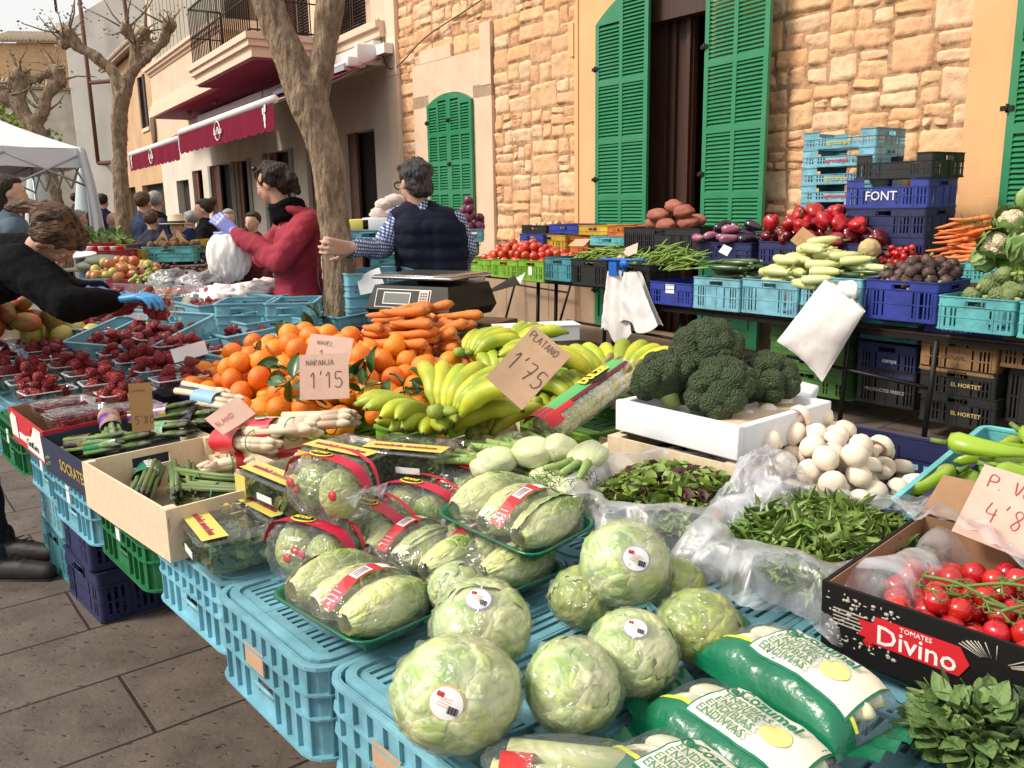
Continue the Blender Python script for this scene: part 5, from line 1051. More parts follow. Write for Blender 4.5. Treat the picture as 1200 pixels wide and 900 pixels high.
def salad_box(M, label, seed, L_=.15, Wd=.21, H=.08):
    o = empty('salad_box', label, 'salad pack', M=M, group='clear salad boxes with yellow lids'); rn = random.Random(seed)
    q = MB(); leafpile(q, L_ * .86, Wd * .88, .01, H * .9, 260, .035, rn, (0, 0, 1), .5, .9); q.box((0, 0, H * .4), (L_ * .7, Wd * .8, H * .6), 0); obj('leaves', q, [SAL, mat('pale salad leaf', (.22, .28, .09), .5)], o)
    q = MB(); P = perim(L_, Wd, .015, .02)
    for i in range(len(P)):
        a, b = P[i], P[(i + 1) % len(P)]; rows = [(-.012, 0), (-.004, H * .5), (-.001, H - .006), (.004, H - .004), (.004, H), (-.004, H + .004), (-.03, H + .007)]
        vs = [((p[0] + p[1] * (o_ + .0015 * noise.noise(Vector((p[0].x * 60, p[0].y * 60, z * 60))))).x, (p[0] + p[1] * o_).y, z) for p in (a, b) for o_, z in rows]; m_ = len(rows); q.add(vs, [(k, m_ + k, m_ + k + 1, k + 1) for k in range(m_ - 1)], 0, True)
    q.grid(6, 6, lambda u, v: ((u - .5) * (L_ - .06), (v - .5) * (Wd - .06), H + .007 + .002 * noise.noise(Vector((u * 5, v * 5, seed))))); obj('box', q, CLAM, o)
    q = MB(); q.grid(2, 2, lambda u, v: (-L_ / 2 + .004 + .052 * u, (v - .5) * (Wd - .01), H + .0095), 0); q.grid(2, 2, lambda u, v: ((u - .5) * (L_ - .02), Wd / 2 + .0065, .012 + (H - .014) * v), 0); q.grid(2, 2, lambda u, v: (-L_ / 2 - .0062, Wd / 2 - .045 * u, .02 + (H - .022) * v), 0)
    ro = obj('paper_sleeve', q, YELP2, o); lettering('ensalada mezclum', .022, mat('pink lettering', (.42, .05, .10), .5), ro, xf((-L_ / 2 + .03, 0, H + .0105), -PI / 2), bold=.0004)
    q = MB(); q.box((-L_ / 2 - .006, -.02, H * .55), (.0015, .06, .014)); obj('weight_label', q, WHITEP, o)
YELP2 = mat('yellow label', (.70, .58, .09), .4, (.62, .55, .20), 8, .4)
salad_box(PX(268, 655, .785, rz=-8), 'clear salad box with a yellow lid label, closest to the wooden asparagus box', 1)
salad_box(PX(345, 592, .86, rz=4), 'clear yellow labelled salad box between white asparagus and the top lettuce bag', 2, H=.075)
salad_box(PX(418, 562, .87, rz=14), 'clear salad box with a yellow lid edge, second from the bananas', 3)
salad_box(PX(487, 560, .87, rz=30), 'clear salad box with a yellow corner, right beneath the green bananas', 4)
salad_box(PX(330, 628, .785, rz=2), 'clear salad box buried under the yellow lidded ones', 5)
salad_box(PX(430, 600, .785, rz=2), 'clear salad box buried beneath the two boxes nearest the bananas', 6)
# ---- wooden box of green asparagus
PINE = mat('poplar wood', (.74, .60, .42), .7, (.68, .52, .35), 5, .5, stretch=(1, 12, 12), bump=.1, bscale=60)
PINE2 = mat('poplar wood across', (.74, .60, .42), .7, (.68, .52, .35), 5, .5, stretch=(12, 1, 12), bump=.1, bscale=60)
def wood_box(M, label, L_, Wd, H, t=.006, slot=True, post=.02):
    o = empty('wooden_box', label, 'box', M=M)
    for s in (-1, 1):
        q = MB(); x = s * (L_ / 2 - t / 2); q.box((x, 0, H / 2), (t, Wd, H)); obj('side_panel', q, PINE, o)
        q = MB(); y = s * (Wd / 2 - t / 2)
        if slot: hl = .045; q.box((0, y, H * .3), (L_ - 2 * t, t, H * .6)); q.box((0, y, H * .92), (L_ - 2 * t, t, H * .16)); q.box((-(L_ / 2 + hl) / 2, y, H * .72), (L_ / 2 - hl - t, t, H * .24)); q.box(((L_ / 2 + hl) / 2, y, H * .72), (L_ / 2 - hl - t, t, H * .24))
        else: q.box((0, y, H / 2), (L_ - 2 * t, t, H))
        obj('end_panel', q, PINE2, o)
    q = MB(); q.box((0, 0, .004), (L_ - 2 * t, Wd - 2 * t, .006)); obj('base', q, PINE, o)
    for sx in (-1, 1):
        for sy in (-1, 1): q = MB(); q.box((sx * (L_ / 2 - t - post / 2), sy * (Wd / 2 - t - post / 2), H / 2 + .001), (post, post, H)); obj('corner_post', q, PINE2, o)
    return o
WB = SL(.12, .84, .785, rz=3, rx=0, ry=0); wood_box(WB, 'open poplar box holding bundles of green asparagus', .33, .50, .115)
SPEAR = mat('asparagus stalk', (.17, .24, .06), .5, (.10, .15, .05), 20, .6, stretch=(.4, 2, 2), var=.15); TIPM = mat('asparagus tip', (.05, .06, .035), .6, (.10, .12, .07), 90, .8); WSPEAR = mat('white asparagus stalk', (.74, .62, .44), .45, (.68, .50, .36), 6, .5, var=.08); BANDM = mat('green rubber band', (.04, .30, .16), .5)
def asparagus(M, label, n, L_, r, m, wrapc=None, band=BANDM, seed=1, tipm=TIPM, group=None, wrap_at=(.1, .5), bandx=(-.05,), txt=None, mark=None):
    rn = random.Random(seed); o = empty('asparagus_bundle', label, 'asparagus', M=M, group=group); R_ = r * math.sqrt(n) * .98
    st_, tp = MB(), MB(); k = 0
    while k < n:
        a, d = rn.uniform(0, 6.3), R_ * math.sqrt(rn.random()); y, z = d * math.cos(a), d * math.sin(a) * .8; f = rn.uniform(-.03, .03) * L_; fl = 1.25
        x0, x1 = -L_ / 2 + f, L_ / 2 + f; st_.tube([(x0, y * fl, R_ * .8 + z * fl), (0, y, R_ * .8 + z), (x1 - .035, y * 1.1, R_ * .8 + z * 1.1)], [r, r, r * .85], 7); tp.tube([(x1 - .036, y * 1.1, R_ * .8 + z * 1.1), (x1 - .022, y * 1.1, R_ * .8 + z * 1.1), (x1 - .006, y * 1.1, R_ * .8 + z * 1.1), (x1, y * 1.1, R_ * .8 + z * 1.1)], [r * .86, r * 1.08, r * .6, r * .1], 7); k += 1
    obj('stalks', st_, m, o); obj('tips', tp, tipm, o)
    for bx in bandx: q = MB(); q.tube([(bx, R_ * 1.08 * math.cos(t), R_ * .8 + R_ * .92 * math.sin(t)) for t in [i * PI / 10 for i in range(21)]], .0016, 5, cap=False); obj('rubber_band', q, band, o)
    if wrapc:
        q = MB(); x0, x1 = wrap_at[0] * L_, wrap_at[1] * L_; q.grid(10, 20, lambda u, v: (x0 + (x1 - x0) * u, R_ * (1.13 + .05 * noise.noise(Vector((u * 6, v * 9, seed)))) * math.cos(2 * PI * v), R_ * .8 + R_ * (1.0 + .05 * noise.noise(Vector((u * 6, v * 9, seed + 3)))) * math.sin(2 * PI * v)))
        w_ = obj('wrapper', q, wrapc, o)
        if txt:
            q = MB(); q.blob((0, 0, 0), (.022, .015, .001), 2); b_ = obj('badge', q, WHITEP, w_, M=xf(((x0 + x1) / 2, 0, R_ * 1.86), 0, .0, 0) ); lettering(txt, .011, GREENINK, b_, xf((0, 0, .0012), 0), bold=.0006)
        if mark:
            q = MB()
            for i in range(5): q.grid(3, 3, lambda u, v: (x0 + (x1 - x0) * (.1 + .16 * i + .1 * u), R_ * 1.16 * math.cos(1 + .9 * v - i * .1), R_ * .8 + R_ * 1.06 * math.sin(1 + .9 * v - i * .1)))
            obj('print', q, mark, w_)
    return o
gp = 'green asparagus bundles in the poplar box'
for i, (x, y, rz, lab) in enumerate([(-.07, .12, -118, 'green asparagus bundle in a green printed wrapper, left end of the poplar box'), (.0, .06, -112, 'second green asparagus bundle in the poplar box, beside the green wrapper'), (.06, -.02, -60, 'third green asparagus bundle in the poplar box, fanned toward the back'), (.06, -.12, -50, 'green asparagus bundle nearest the white asparagus in the poplar box')]):
    asparagus(WB @ xf((x, y, .035), R(rz), s=1.15), lab, 24, .22, .0055, SPEAR, None if i else GREENINK, seed=i + 1, group=gp, wrap_at=(-.5, -.15), mark=None if i else WHITEP)
q = MB(); q.blob((0, 0, .02), (.05, .10, .025), 3, lambda d: 1 + .15 * fbm(d * 3, 3)); dp = obj('dark_pack', q, mat('black plastic film', (.012, .014, .02), .25), None, 'dark plastic pack with a yellow stripe lying in the poplar box', 'pack', M=WB @ xf((.02, -.16, .03), R(20))); obj('stripe', MB().blob((0, .02, .022), (.051, .018, .026), 3), YELP, dp)
# ---- dark box of wild asparagus
def card_box(M, label, L_, Wd, H, outm, inm=KRAFTD, t=.005, low=0):
    o = empty('cardboard_box', label, 'box', M=M)
    for s in (-1, 1): obj('side_panel', MB().box((s * (L_ / 2 - t / 2), 0, H / 2), (t, Wd, H)), outm, o); obj('inner_side', MB().box((s * (L_ / 2 - t - .0015), 0, H / 2), (.002, Wd - 2 * t, H - .004)), inm, o)
    for s in (-1, 1): h_ = H * (1 - low); obj('end_panel', MB().box((0, s * (Wd / 2 - t / 2), h_ / 2), (L_ - 2 * t - .001, t, h_)), outm, o); obj('inner_end', MB().box((0, s * (Wd / 2 - t - .0015), h_ / 2), (L_ - 2 * t - .005, .002, h_ - .004)), inm, o)
    obj('base', MB().box((0, 0, .003), (L_ - 2 * t - .002, Wd - 2 * t - .002, .005)), inm, o); return o
SB = SL(.15, 1.325, .785, rz=2, ry=-3); sb = card_box(SB, 'dark navy box of wrapped thin asparagus with gold lettering', .38, .42, .10, NAVYP, mat('navy card inside', (.03, .035, .05), .6))
lettering('SOCRATES', .045, GOLD, sb, Matrix.Translation((-.1915, -.06, .05)) @ face('x-', 0, 0, off=0), bold=.001)
PURPW = mat('purple foil wrapper', (.12, .02, .28), .3, (.50, .36, .10), 11, .95, spec=.6); GRNW = mat('green foil wrapper', (.01, .22, .07), .3, (.60, .64, .58), 9, .9); BLKW = mat('black foil wrapper', (.012, .012, .015), .25, (.50, .34, .06), 9, .85); DKW = mat('purple dark wrapper', (.03, .012, .045), .25)
gs = 'wrapped asparagus bundles in the dark box'
for x, y, z, rz, wc, wa, lab in [(-.06, -.08, .085, -52, GRNW, (-.5, -.0), 'thin asparagus bundle in a green and white wrapper, in front of the kraft price card'), (-.05, .03, .10, 75, PURPW, (.0, .52), 'thin asparagus bundle upright in a purple and gold wrapper, left of the kraft price card'), (-.10, -.02, .085, -62, BLKW, (-.5, -.1), 'thin asparagus bundle in a black and gold wrapper at the box edge'),
                                 (.06, -.10, .095, -72, GRNW, (-.5, .05), 'thin asparagus bundle in a plain green wrapper behind the price card'), (.10, .02, .115, -50, PURPW, (-.5, .1), 'thin asparagus bundle in a purple and gold wrapper right of the price card'), (.15, -.06, .10, -78, DKW, (-.5, .15), 'thin asparagus bundle in a dark violet wrapper near the blueberries'),
                                 (-.13, .08, .03, -70, None, None, 'unwrapped grey green asparagus tuft at the left of the dark box'), (-.08, .12, .03, -50, None, None, 'unwrapped grey green asparagus lying at the back of the dark box')]:
    asparagus(SB @ xf((x, y, z), R(rz), 0, R(-8)), lab, 18, .2, .0062, SPEAR, wc, seed=int(abs(x * 1000)), group=gs, wrap_at=wa or (0, 0))
card(166, 477, 1.0, .055, .125, [("5'80", -.3, -.35, .16), ('ESPARRAGO', -.42, .32, .045)], 'narrow upright kraft price card stuck in the thin asparagus', tilt=-12, roll=6, yaw=20, m=mat('brown card', (.40, .23, .10), .85), ink=BROWNINK)
card(270, 487, .99, .10, .07, [('BLANCO', -.42, -.1, .2)], 'pinkish tilted price card behind the white asparagus', tilt=-50, roll=-35, m=PINKP, ink=REDINK)
# ---- white asparagus in red wrappers
REDW = mat('red foil wrapper', (.66, .015, .03), .3, (.60, .05, .05), 6, .3, spec=.6)
gw = 'white asparagus bundles in red wrappers'
for px_, py_, z, rz, ry, wa, tx, lab in [(292, 528, .90, -72, -6, (-.5, -.08), 'SPARG', 'white asparagus bundle leftmost on top, its red wrapper at the far end'), (335, 515, .93, -66, -8, (-.5, -.1), 'ESPAR', 'white asparagus bundle with an oval green badge, middle of the upper row'), (378, 508, .92, -60, -8, (-.5, -.12), 'ESPAR', 'white asparagus bundle rightmost of the upper row, next to the oranges tray'),
                                         (285, 550, .84, 168, 2, (-.5, .1), None, 'white asparagus bundle lying crosswise at the lower left of the red ones'), (340, 552, .84, 172, 2, (-.5, .15), None, 'white asparagus bundle lying crosswise in the middle of the lower row'), (388, 546, .85, 176, 0, (-.5, .3), None, 'white asparagus bundle with mostly red wrapper at the right of the lower row')]:
    asparagus(PX(px_, py_, z, rz=rz, ry=ry), lab, 8, .21, .0115, WSPEAR, REDW, seed=px_, tipm=WSPEAR, group=gw, wrap_at=wa, bandx=(.03,), txt=tx, mark=None)
for rz, n_, s_ in ((0, .62, 1.05),): wood_box(SL(n_ - .22, s_ - .2, .785, rz=0), 'low poplar box under the white asparagus', .30, .44, .07, slot=False)
# leeks in white paper lying behind at the dark box
for i, (px_, py_) in enumerate(((242, 470), (258, 478))): asparagus(PX(px_, py_, .93, rz=-75), ('white stalk bundle in a blue and white pack behind the dark box', 'white stalk bundle half hidden behind the pinkish card')[i], 7, .2, .010, WSPEAR, (NAVYP, mat('pale blue pack', (.25, .45, .62), .4))[i], seed=40 + i, tipm=WSPEAR, group=gw if 0 else 'blue packed white stalks', wrap_at=(-.5, 0))
wood_box(SL(.44, 1.22, .80, rz=2, ry=-6), 'shallow poplar box edge behind the purple wrapped bundles', .26, .40, .09, slot=False)
# ---- oranges in a green net tray
NET = 'netgreen'
crate(NET, SL(.72, .98, .79, ry=-4), 'yellow green open crate of oranges, nearer half, beside the white asparagus', L=.42, Wd=.56, H=.12, group='yellow green crates of oranges')
crate(NET, SL(.92, 1.60, .80, ry=-4), 'yellow green open crate of oranges, farther half, by the strawberries', L=.62, Wd=.56, H=.12, group='yellow green crates of oranges')
OM = SL(.80, 1.50, .895, ry=-9)
put_heap(heap(ORGs, 165, .70, 1.30, 0, anyrot, .10, 7, 3, OM), 'ripe orange in the heap around the price cards', 'oranges heaped in the yellow green crates', 'orange')
crate('lime', SL(1.12, .93, .80, ry=-5, rz=-4), 'bright lime crate of leafy mandarins between the oranges and the carrots', L=.5, Wd=.36, H=.15)
put_heap(heap(ORGs, 12, .40, .28, 0, anyrot, .10, 12, 5, SL(1.0, .84, .80, ry=-4, sc=.80)), 'leafy mandarin in the bright lime crate', 'mandarins in the lime crate', 'mandarin')
LEAFD = mat('citrus leaf', (.035, .085, .02), .35, (.06, .13, .03), 5, .5, coat=.2); TWIG = mat('green twig', (.10, .12, .03), .7)
def sprig(M, label, n, seed, size=.085, group='leafy sprigs among the oranges', m=LEAFD):
    rn = random.Random(seed); o = empty('leaf_sprig', label, 'leaves', M=M, group=group); tw = MB(); tw.tube([(-.03, 0, 0), (.02, .01, .01), (.07, 0, .02)], .002, 5); obj('twig', tw, TWIG, o)
    for k in range(n):
        q = MB(); L_ = size * rn.uniform(.7, 1.15); w_ = L_ * .24; q.grid(4, 7, lambda u, v: (v * L_, (u - .5) * 2 * w_ * math.sin(PI * v ** .8) ** .8, -abs(u - .5) * -.35 * w_ * 2 + .25 * L_ * (v - v * v) - .12 * v * v * L_))
        obj('leaf', q, m, o, M=xf((-.02 + .09 * k / n, .01 * (k % 2), .01), rn.uniform(-3, 3), rn.uniform(-.6, .6), rn.uniform(-.9, .3)))
rn = random.Random(8)
sp_ = [(345, 396, 1.0), (330, 404, 1.0), (358, 392, 1.0), (305, 420, 1.0), (345, 440, 1.0), (332, 455, .98), (330, 437, 1.0), (390, 470, .96), (415, 465, .98), (430, 455, .99), (350, 470, .95), (375, 478, .93), (460, 470, .96), (470, 458, .98), (495, 455, .97), (415, 445, 1.0), (505, 470, .94), (375, 375, 1.03)]
for i, (a, b, z) in enumerate(sp_): sprig(PX(a, b, z, rz=rn.uniform(0, 360), ry=rn.uniform(-50, 10)), 'dark green leaves on a twig among the oranges and mandarins', rn.choice((2, 3, 4)), i, .08 if i > 2 else .1, 'leafy sprigs among the oranges and mandarins')
card(380, 441, 1.06, .128, .125, [("1'15", -.28, -.25, .34), ('NARANJA', -.36, .25, .12)], 'kraft price card reading 1,15 standing in front of the oranges', tilt=-28, roll=2, m=PINKP)
card(385, 413, 1.075, .13, .12, [('NAVEL', -.3, .2, .12), ("1.", -.2, -.2, .25)], 'kraft price card half hidden behind the 1,15 card in the oranges', tilt=-42, roll=14, m=PINKP)
# ---- carrots
crate('sky', SL(1.22, 1.52, .82, rz=0, ry=-4), 'light blue crate of thick carrots by the scale', L=.42, Wd=.62, H=.15, sticker=[((-.216, .05, .03), (.002, .06, .03), PAPER)])
put_heap(heap(CAR, 66, .44, .62, 0, lying(-1.35, .4, .10), .18, 10, 9, SL(1.22, 1.46, .945, ry=-6)), 'thick orange carrot in the light blue crate by the scale', 'thick carrots by the scale', 'carrot')
crate('sky', SL(1.62, 2.66, .86, ry=-4), 'light blue crate with strawberries between the tree trunk and the carrots', L=.40, Wd=.56, H=.15)
crate('sky', SL(1.2, 2.72, .86, ry=-3), 'light blue crate behind the oranges, half hidden by leaves', L=.38, Wd=.5, H=.15)
# paper boxes by the bananas
bx = card_box(PX(537, 425, .93, rz=20), 'small white carton with dark print between carrots and bananas', .07, .10, .08, PAPER, KRAFT)
bx = card_box(PX(628, 398, .95, rz=60), 'long white lidded carton lying behind the price card', .12, .34, .06, PAPER, KRAFT)
obj('lid', MB().box((0, 0, .062), (.13, .35, .004)), PAPER, bx)
# ---- bananas
bh = [(520, 480, 1.02, 2, 8, 2.0, .2, 'large upper banana hand arching left of the price card', 1), (523, 497, .96, -28, 6, .9, .19, 'lower banana hand reaching right under the large one', 2), (505, 484, .97, 172, 6, .9, .19, 'greenest banana hand at the left end, over the salad boxes', 3), (512, 500, .94, 205, 5, .7, .17, 'banana hand with brown tips between the left end and the large hand', 4),
      (545, 412, 1.02, 0, 5, .9, .19, 'banana hand at the back nearest the carrots', 5), (595, 405, 1.03, -10, 5, .9, .19, 'banana hand at the back hidden partly by the price card', 6), (660, 425, 1.03, 120, 6, 1.1, .19, 'banana hand between the price card and the fan shaped one', 7), (718, 440, 1.02, 52, 9, 2.6, .18, 'fan shaped banana hand standing up behind the celery pack', 8),
      (690, 470, .93, 60, 6, 1.2, .19, 'lower banana hand under the fan shaped one', 9), (620, 470, .93, 100, 6, 1.2, .2, 'dark green banana hand under the price card', 10), (640, 500, .87, 80, 6, 1.3, .2, 'lowest banana hand left of the celery pack', 11), (745, 455, .93, 20, 4, .8, .18, 'short banana hand at the right of the fan, by the broccoli', 12), (560, 505, .93, 20, 5, .9, .2, 'banana hand resting just above the ginger', 13), (590, 440, .96, 40, 6, 1.1, .2, 'banana hand buried behind the large one', 14)]
for a, b, z, rz, n, sp, L_, lab, sd_ in bh:
    banana_hand(PX(a, b, z, rz=rz, ry=-6), n, lab, sp, L_ * .98, .0225, sd_, rows=1, lift=.55 if sd_ in (1, 8) else .35)['group'] = 'banana hands in the heap'
crate('lime', SL(.82, .62, .80), 'lime green crate under the bananas', L=.34, Wd=.52, H=.10); crate('olive', SL(1.22, .62, .80), 'dull green crate buried under the far bananas', L=.4, Wd=.5, H=.10); crate('olive', SL(.95, .42, .79), 'dull green crate under the celery pack', L=.34, Wd=.36, H=.08)
card(619, 430, 1.16, .105, .155, [('PLATANO', -.42, .33, .105), ("1'75", -.36, -.18, .26)], 'large tilted kraft price card reading PLATANO over the bananas', tilt=-22, roll=43)
# ---- ginger
GIN = mat('ginger skin', (.56, .40, .25), .8, (.46, .31, .18), 12, .5, bump=.4, bscale=50)
for i, (a, b, z) in enumerate(((535, 528, .90), (552, 540, .88), (575, 522, .91), (595, 518, .90), (560, 528, .92))):
    q = MB(); rn = random.Random(i + 3)
    for k in range(6): q.blob((rn.uniform(-.04, .04), rn.uniform(-.02, .02), rn.uniform(-.01, .012)), (rn.uniform(.015, .024),) * 3, 2)
    fuse(q, 'ginger_root', GIN, .004, 3, .5, M=PX(a, b, z, rz=i * 60)).data; o = bpy.data.objects[-1] if 0 else None
for o in [o for o in C.objects if o.name.startswith('ginger_root')]: tag(o, 'knobbly pale ginger root between the bananas and the fennel', 'ginger', 'ginger roots below the bananas')
# ---- celery pack
CEL = mat('pale celery', (.62, .66, .34), .45, (.50, .58, .22), 5, .6, stretch=(.6, 8, 8), bump=.3, bscale=10)
Mc = PX(690, 478, .975, rz=-67 + 100, ry=-10); o = empty('celery_pack', 'celery heart in a red and green printed sleeve beside the broccoli', 'celery', M=PX(684, 486, .96, rz=5, rx=0, ry=-16))
for k in range(9): y, z = .028 * math.cos(k * .7) * (1 if k < 8 else 0), .03 + .022 * math.sin(k * .7); obj('stalk', MB().tube([(-.15, y * .9, z), (0, y, z), (.13, y * 1.3, z * 1.1), (.19, y * 1.9, z * 1.3)], [.017, .016, .012, .006], 9), CEL, o)
q = MB(); q.grid(24, 20, lambda u, v: (-.17 + .36 * u, (.052 + .006 * noise.noise(Vector((u * 7, v * 7, 1)))) * math.cos(2 * PI * v) * (.35 if u < .03 else 1), .033 + (.046 + .006 * noise.noise(Vector((u * 7, v * 7, 4)))) * math.sin(2 * PI * v) * (.4 if u < .03 else 1))); sl_ = obj('sleeve', q, CLEAR, o)
def sleeve(u0, u1, v0, v1, m_, nm, k=1.02): q = MB(); q.grid(14, 8, lambda u, v: (-.17 + .36 * (u0 + (u1 - u0) * u), .0535 * k * math.cos(2 * PI * (v0 + (v1 - v0) * v)), .033 + .048 * k * math.sin(2 * PI * (v0 + (v1 - v0) * v)))); return obj(nm, q, m_, sl_)
sleeve(.0, .97, .06, .17, REDP, 'red_print'); sleeve(.02, .95, .17, .31, mat('leaf green print', (.10, .42, .12), .4), 'green_print'); sleeve(.0, .14, .05, .42, REDP, 'red_print', 1.03); sleeve(.3, .97, .31, .345, mat('maroon print', (.16, .01, .03), .4), 'maroon_print'); sleeve(.14, .3, .31, .36, REDP, 'red_print', 1.025)
q = MB(); q.grid(16, 8, lambda u, v: (.065 + .055 * (u - .5) * 2 * math.sin(PI * (.08 + .84 * v)) , .0535 * 1.06 * math.cos(2 * PI * (.17 + .16 * v)), .033 + .048 * 1.06 * math.sin(2 * PI * (.17 + .16 * v)))); bd_ = obj('badge', q, BLACKP, sl_)
me = text_mesh('DULZE', .034, .0004, bold=.002); me.materials.append(YELP)
for v in me.vertices: a = 2 * PI * .25 - v.co.y / .054; v.co = Vector((.065 + v.co.x, .058 * math.cos(a), .033 + .0535 * math.sin(a) + v.co.z))
obj('lettering', me, None, bd_)
q = MB(); 
for k in range(24): rn = random.Random(k); p_ = Vector((.17, 0, .05)); q.blob((.17 + rn.uniform(-.02, .03), rn.uniform(-.05, .05), .04 + rn.uniform(-.02, .04)), (.02, .008, .012), 1)
obj('leafy_end', q, mat('wilted leaf tip', (.35, .20, .09), .7, (.28, .30, .08), 20, .7), o)
# ---- fennel
FEN = mat('fennel bulb', (.70, .70, .46), .4, (.60, .66, .34), 4, .5, stretch=(2, 8, 8), bump=.3, bscale=12); FROND = mat('fennel frond', (.045, .10, .02), .7, (.07, .15, .03), 30, .6)
wood_box(PX(628, 562, .80, rz=6), 'thin slatted wooden box under the fennel bulbs', .36, .44, .09, slot=False)
fn_ = [(585, 540, .93, 120, 1), (628, 530, .95, 100, 1.1), (655, 525, .96, 60, 1), (690, 535, .95, 200, 1.05), (665, 575, .91, 80, 1), (600, 520, .93, 150, .9), (640, 560, .90, 20, .9), (715, 530, .90, 170, .8), (570, 548, .92, 30, .9)]
flab = ['fennel bulb at the left corner of the slatted box', 'fennel bulb behind the striped one, stalks to the left', 'fennel bulb just under the celery pack', 'fennel bulb with long stalks lying on top, cut end to the right', 'fennel bulb with stumpy stalks nearest the lettuce trays', 'small fennel bulb by the ginger', 'fennel bulb low in the middle of the slatted box', 'fennel bulb half hidden beside the white foam box', 'fennel bulb spilling over the left wooden rim']
for i, (a, b, z, rz, sc) in enumerate(fn_):
    o = empty('fennel', flab[i], 'fennel', M=PX(a, b, z, rz=rz, ry=8, sc=sc), group='fennel bulbs'); q = MB(); q.blob((0, 0, 0), (.048, .042, .032), 3, lambda d: 1 + .05 * math.cos(5 * math.atan2(d.y, d.z)) + .25 * max(0, d.x) ** 2 - .12 * max(0, -d.x) ** 4)
    obj('bulb', q, FEN, o); q = MB()
    for k in range(3): q.tube([(.035, (k - 1) * .014, .004), (.08, (k - 1) * .026, .012), (.12 + .01 * k, (k - 1) * .042, .02)], [.012, .0085, .007], 8)
    obj('stalk', q, mat('fennel stalk', (.28, .40, .12), .5), o); q = MB(); rn = random.Random(i)
    for k in range(130): p = Vector((rn.uniform(.07, .16), rn.uniform(-.06, .06), rn.uniform(-.03, .02))); d = Vector((rn.gauss(0, 1), rn.gauss(0, 1), rn.gauss(.2, .8))).normalized() * rn.uniform(.015, .035); q.tube([p, p + d * .5 + Vector((0, 0, .004)), p + d], [.0009, .0008, .0004], 3)
    obj('frond', q, FROND, o)
# ---- wooden crate, foam box, broccoli
wood_box(SL(1.06, .03, .785, rz=1), 'wooden crate with orange corner posts under the white foam box', .34, .36, .17, slot=False, post=.028)
fb = empty('foam_box', 'white polystyrene box that carries the broccoli', 'box', M=SL(1.08, .02, .965, rz=-2, sc=.93)); FOAM = mat('white polystyrene', (.84, .84, .86), .7, (.78, .79, .83), 60, .3)
for s in (-1, 1): obj('side_wall', MB().bev((s * .18, 0, .04), (.022, .38, .08), .004), FOAM, fb); obj('end_wall', MB().bev((0, s * .18, .0395), (.34, .022, .078), .004), FOAM, fb)
obj('base', MB().bev((0, 0, .012), (.34, .34, .02), .004), FOAM, fb); obj('wood_insert', MB().box((.0, -.10, .055), (.3, .08, .02)), PINE, fb)
BRO = mat('broccoli florets', (.050, .085, .028), .75, (.085, .125, .048), 12, .6, bump=-1.6, bscale=210, kind='voronoi'); BST = mat('broccoli stalk', (.26, .36, .10), .6, (.34, .40, .13), 8, .5)
def broccoli(M, label, r, seed):
    rn = random.Random(seed); o = empty('broccoli', label, 'broccoli', M=M, group='broccoli heads'); cen = []
    for k in range(400):
        d = Vector((rn.gauss(0, 1), rn.gauss(0, 1), rn.gauss(0, 1))).normalized()
        if d.z < -.15: continue
        if all((d - c[0]).length > .46 for c in cen): cen.append((d, rn.uniform(.32, .40)))
    q = MB(); q.blob((0, 0, 0), (r * .82, r * .82, r * .62), 3)
    for d, kr in cen: 
        sd_ = rn.uniform(0, 99); q.blob((d.x * r * .72, d.y * r * .72, d.z * r * .56), r * kr, 4, lambda e: 1 + .10 * fbm(e * 3 + Vector((sd_, 0, 0)), 3) + .035 * noise.noise(e * 17 + Vector((sd_, 0, 0))) + .02 * noise.noise(e * 34))
    obj('crown', q, BRO, o); q = MB(); q.tube([(0, 0, -r * .95), (0, 0, -r * .2)], [r * .24, r * .34], 12)
    for k in range(6): a = k * 1.05; q.tube([(0, 0, -r * .6), (math.cos(a) * r * .5, math.sin(a) * r * .5, -.02 * r)], [r * .14, r * .17], 8)
    obj('stalk', q, BST, o)
for i, (a, b, rp, z0, rx, lab) in enumerate([(778, 444, 36, 1.02, -25, 'leftmost broccoli head, tilted to show its pale stalk'), (828, 412, 41, 1.06, -10, 'topmost broccoli head at the back'), (846, 456, 41, 1.0, -38, 'front broccoli head leaning over the foam box rim'), (897, 447, 36, 1.0, -20, 'rightmost broccoli head by the mushrooms'), (806, 458, 24, .99, 30, 'small broccoli head wedged between the front and the leftmost ones')]):
    p, r = sit(a, b, rp, z0); broccoli(Matrix.Translation(p) @ Euler((R(rx), R((i - 2) * 8), i)).to_matrix().to_4x4(), lab, r * 1.03, i + 2)
q = MB(); q.bev((0, 0, 0), (.10, .05, .06), .006); obj('foam_block', q, FOAM, None, 'white polystyrene block standing behind the mushrooms', 'foam block', M=PX(942, 466, 1.0, rz=20, rx=10))
# ---- mushrooms
crate('navy', SL(1.17, -.17, .81, rz=1, ry=-3), 'navy crate heaped with white mushrooms', L=.46, Wd=.60, H=.13)
put_heap(heap(MUS, 140, .46, .62, 0, lambda rn, x, y: Euler((rn.gauss(0, .9), rn.gauss(0, .9), rn.uniform(0, 6))), .13, 12, 21, SL(1.14, -.12, .88, ry=-3, sc=.96)), 'white button mushroom heaped in the navy crate', 'mushrooms in the navy crate', 'mushroom')
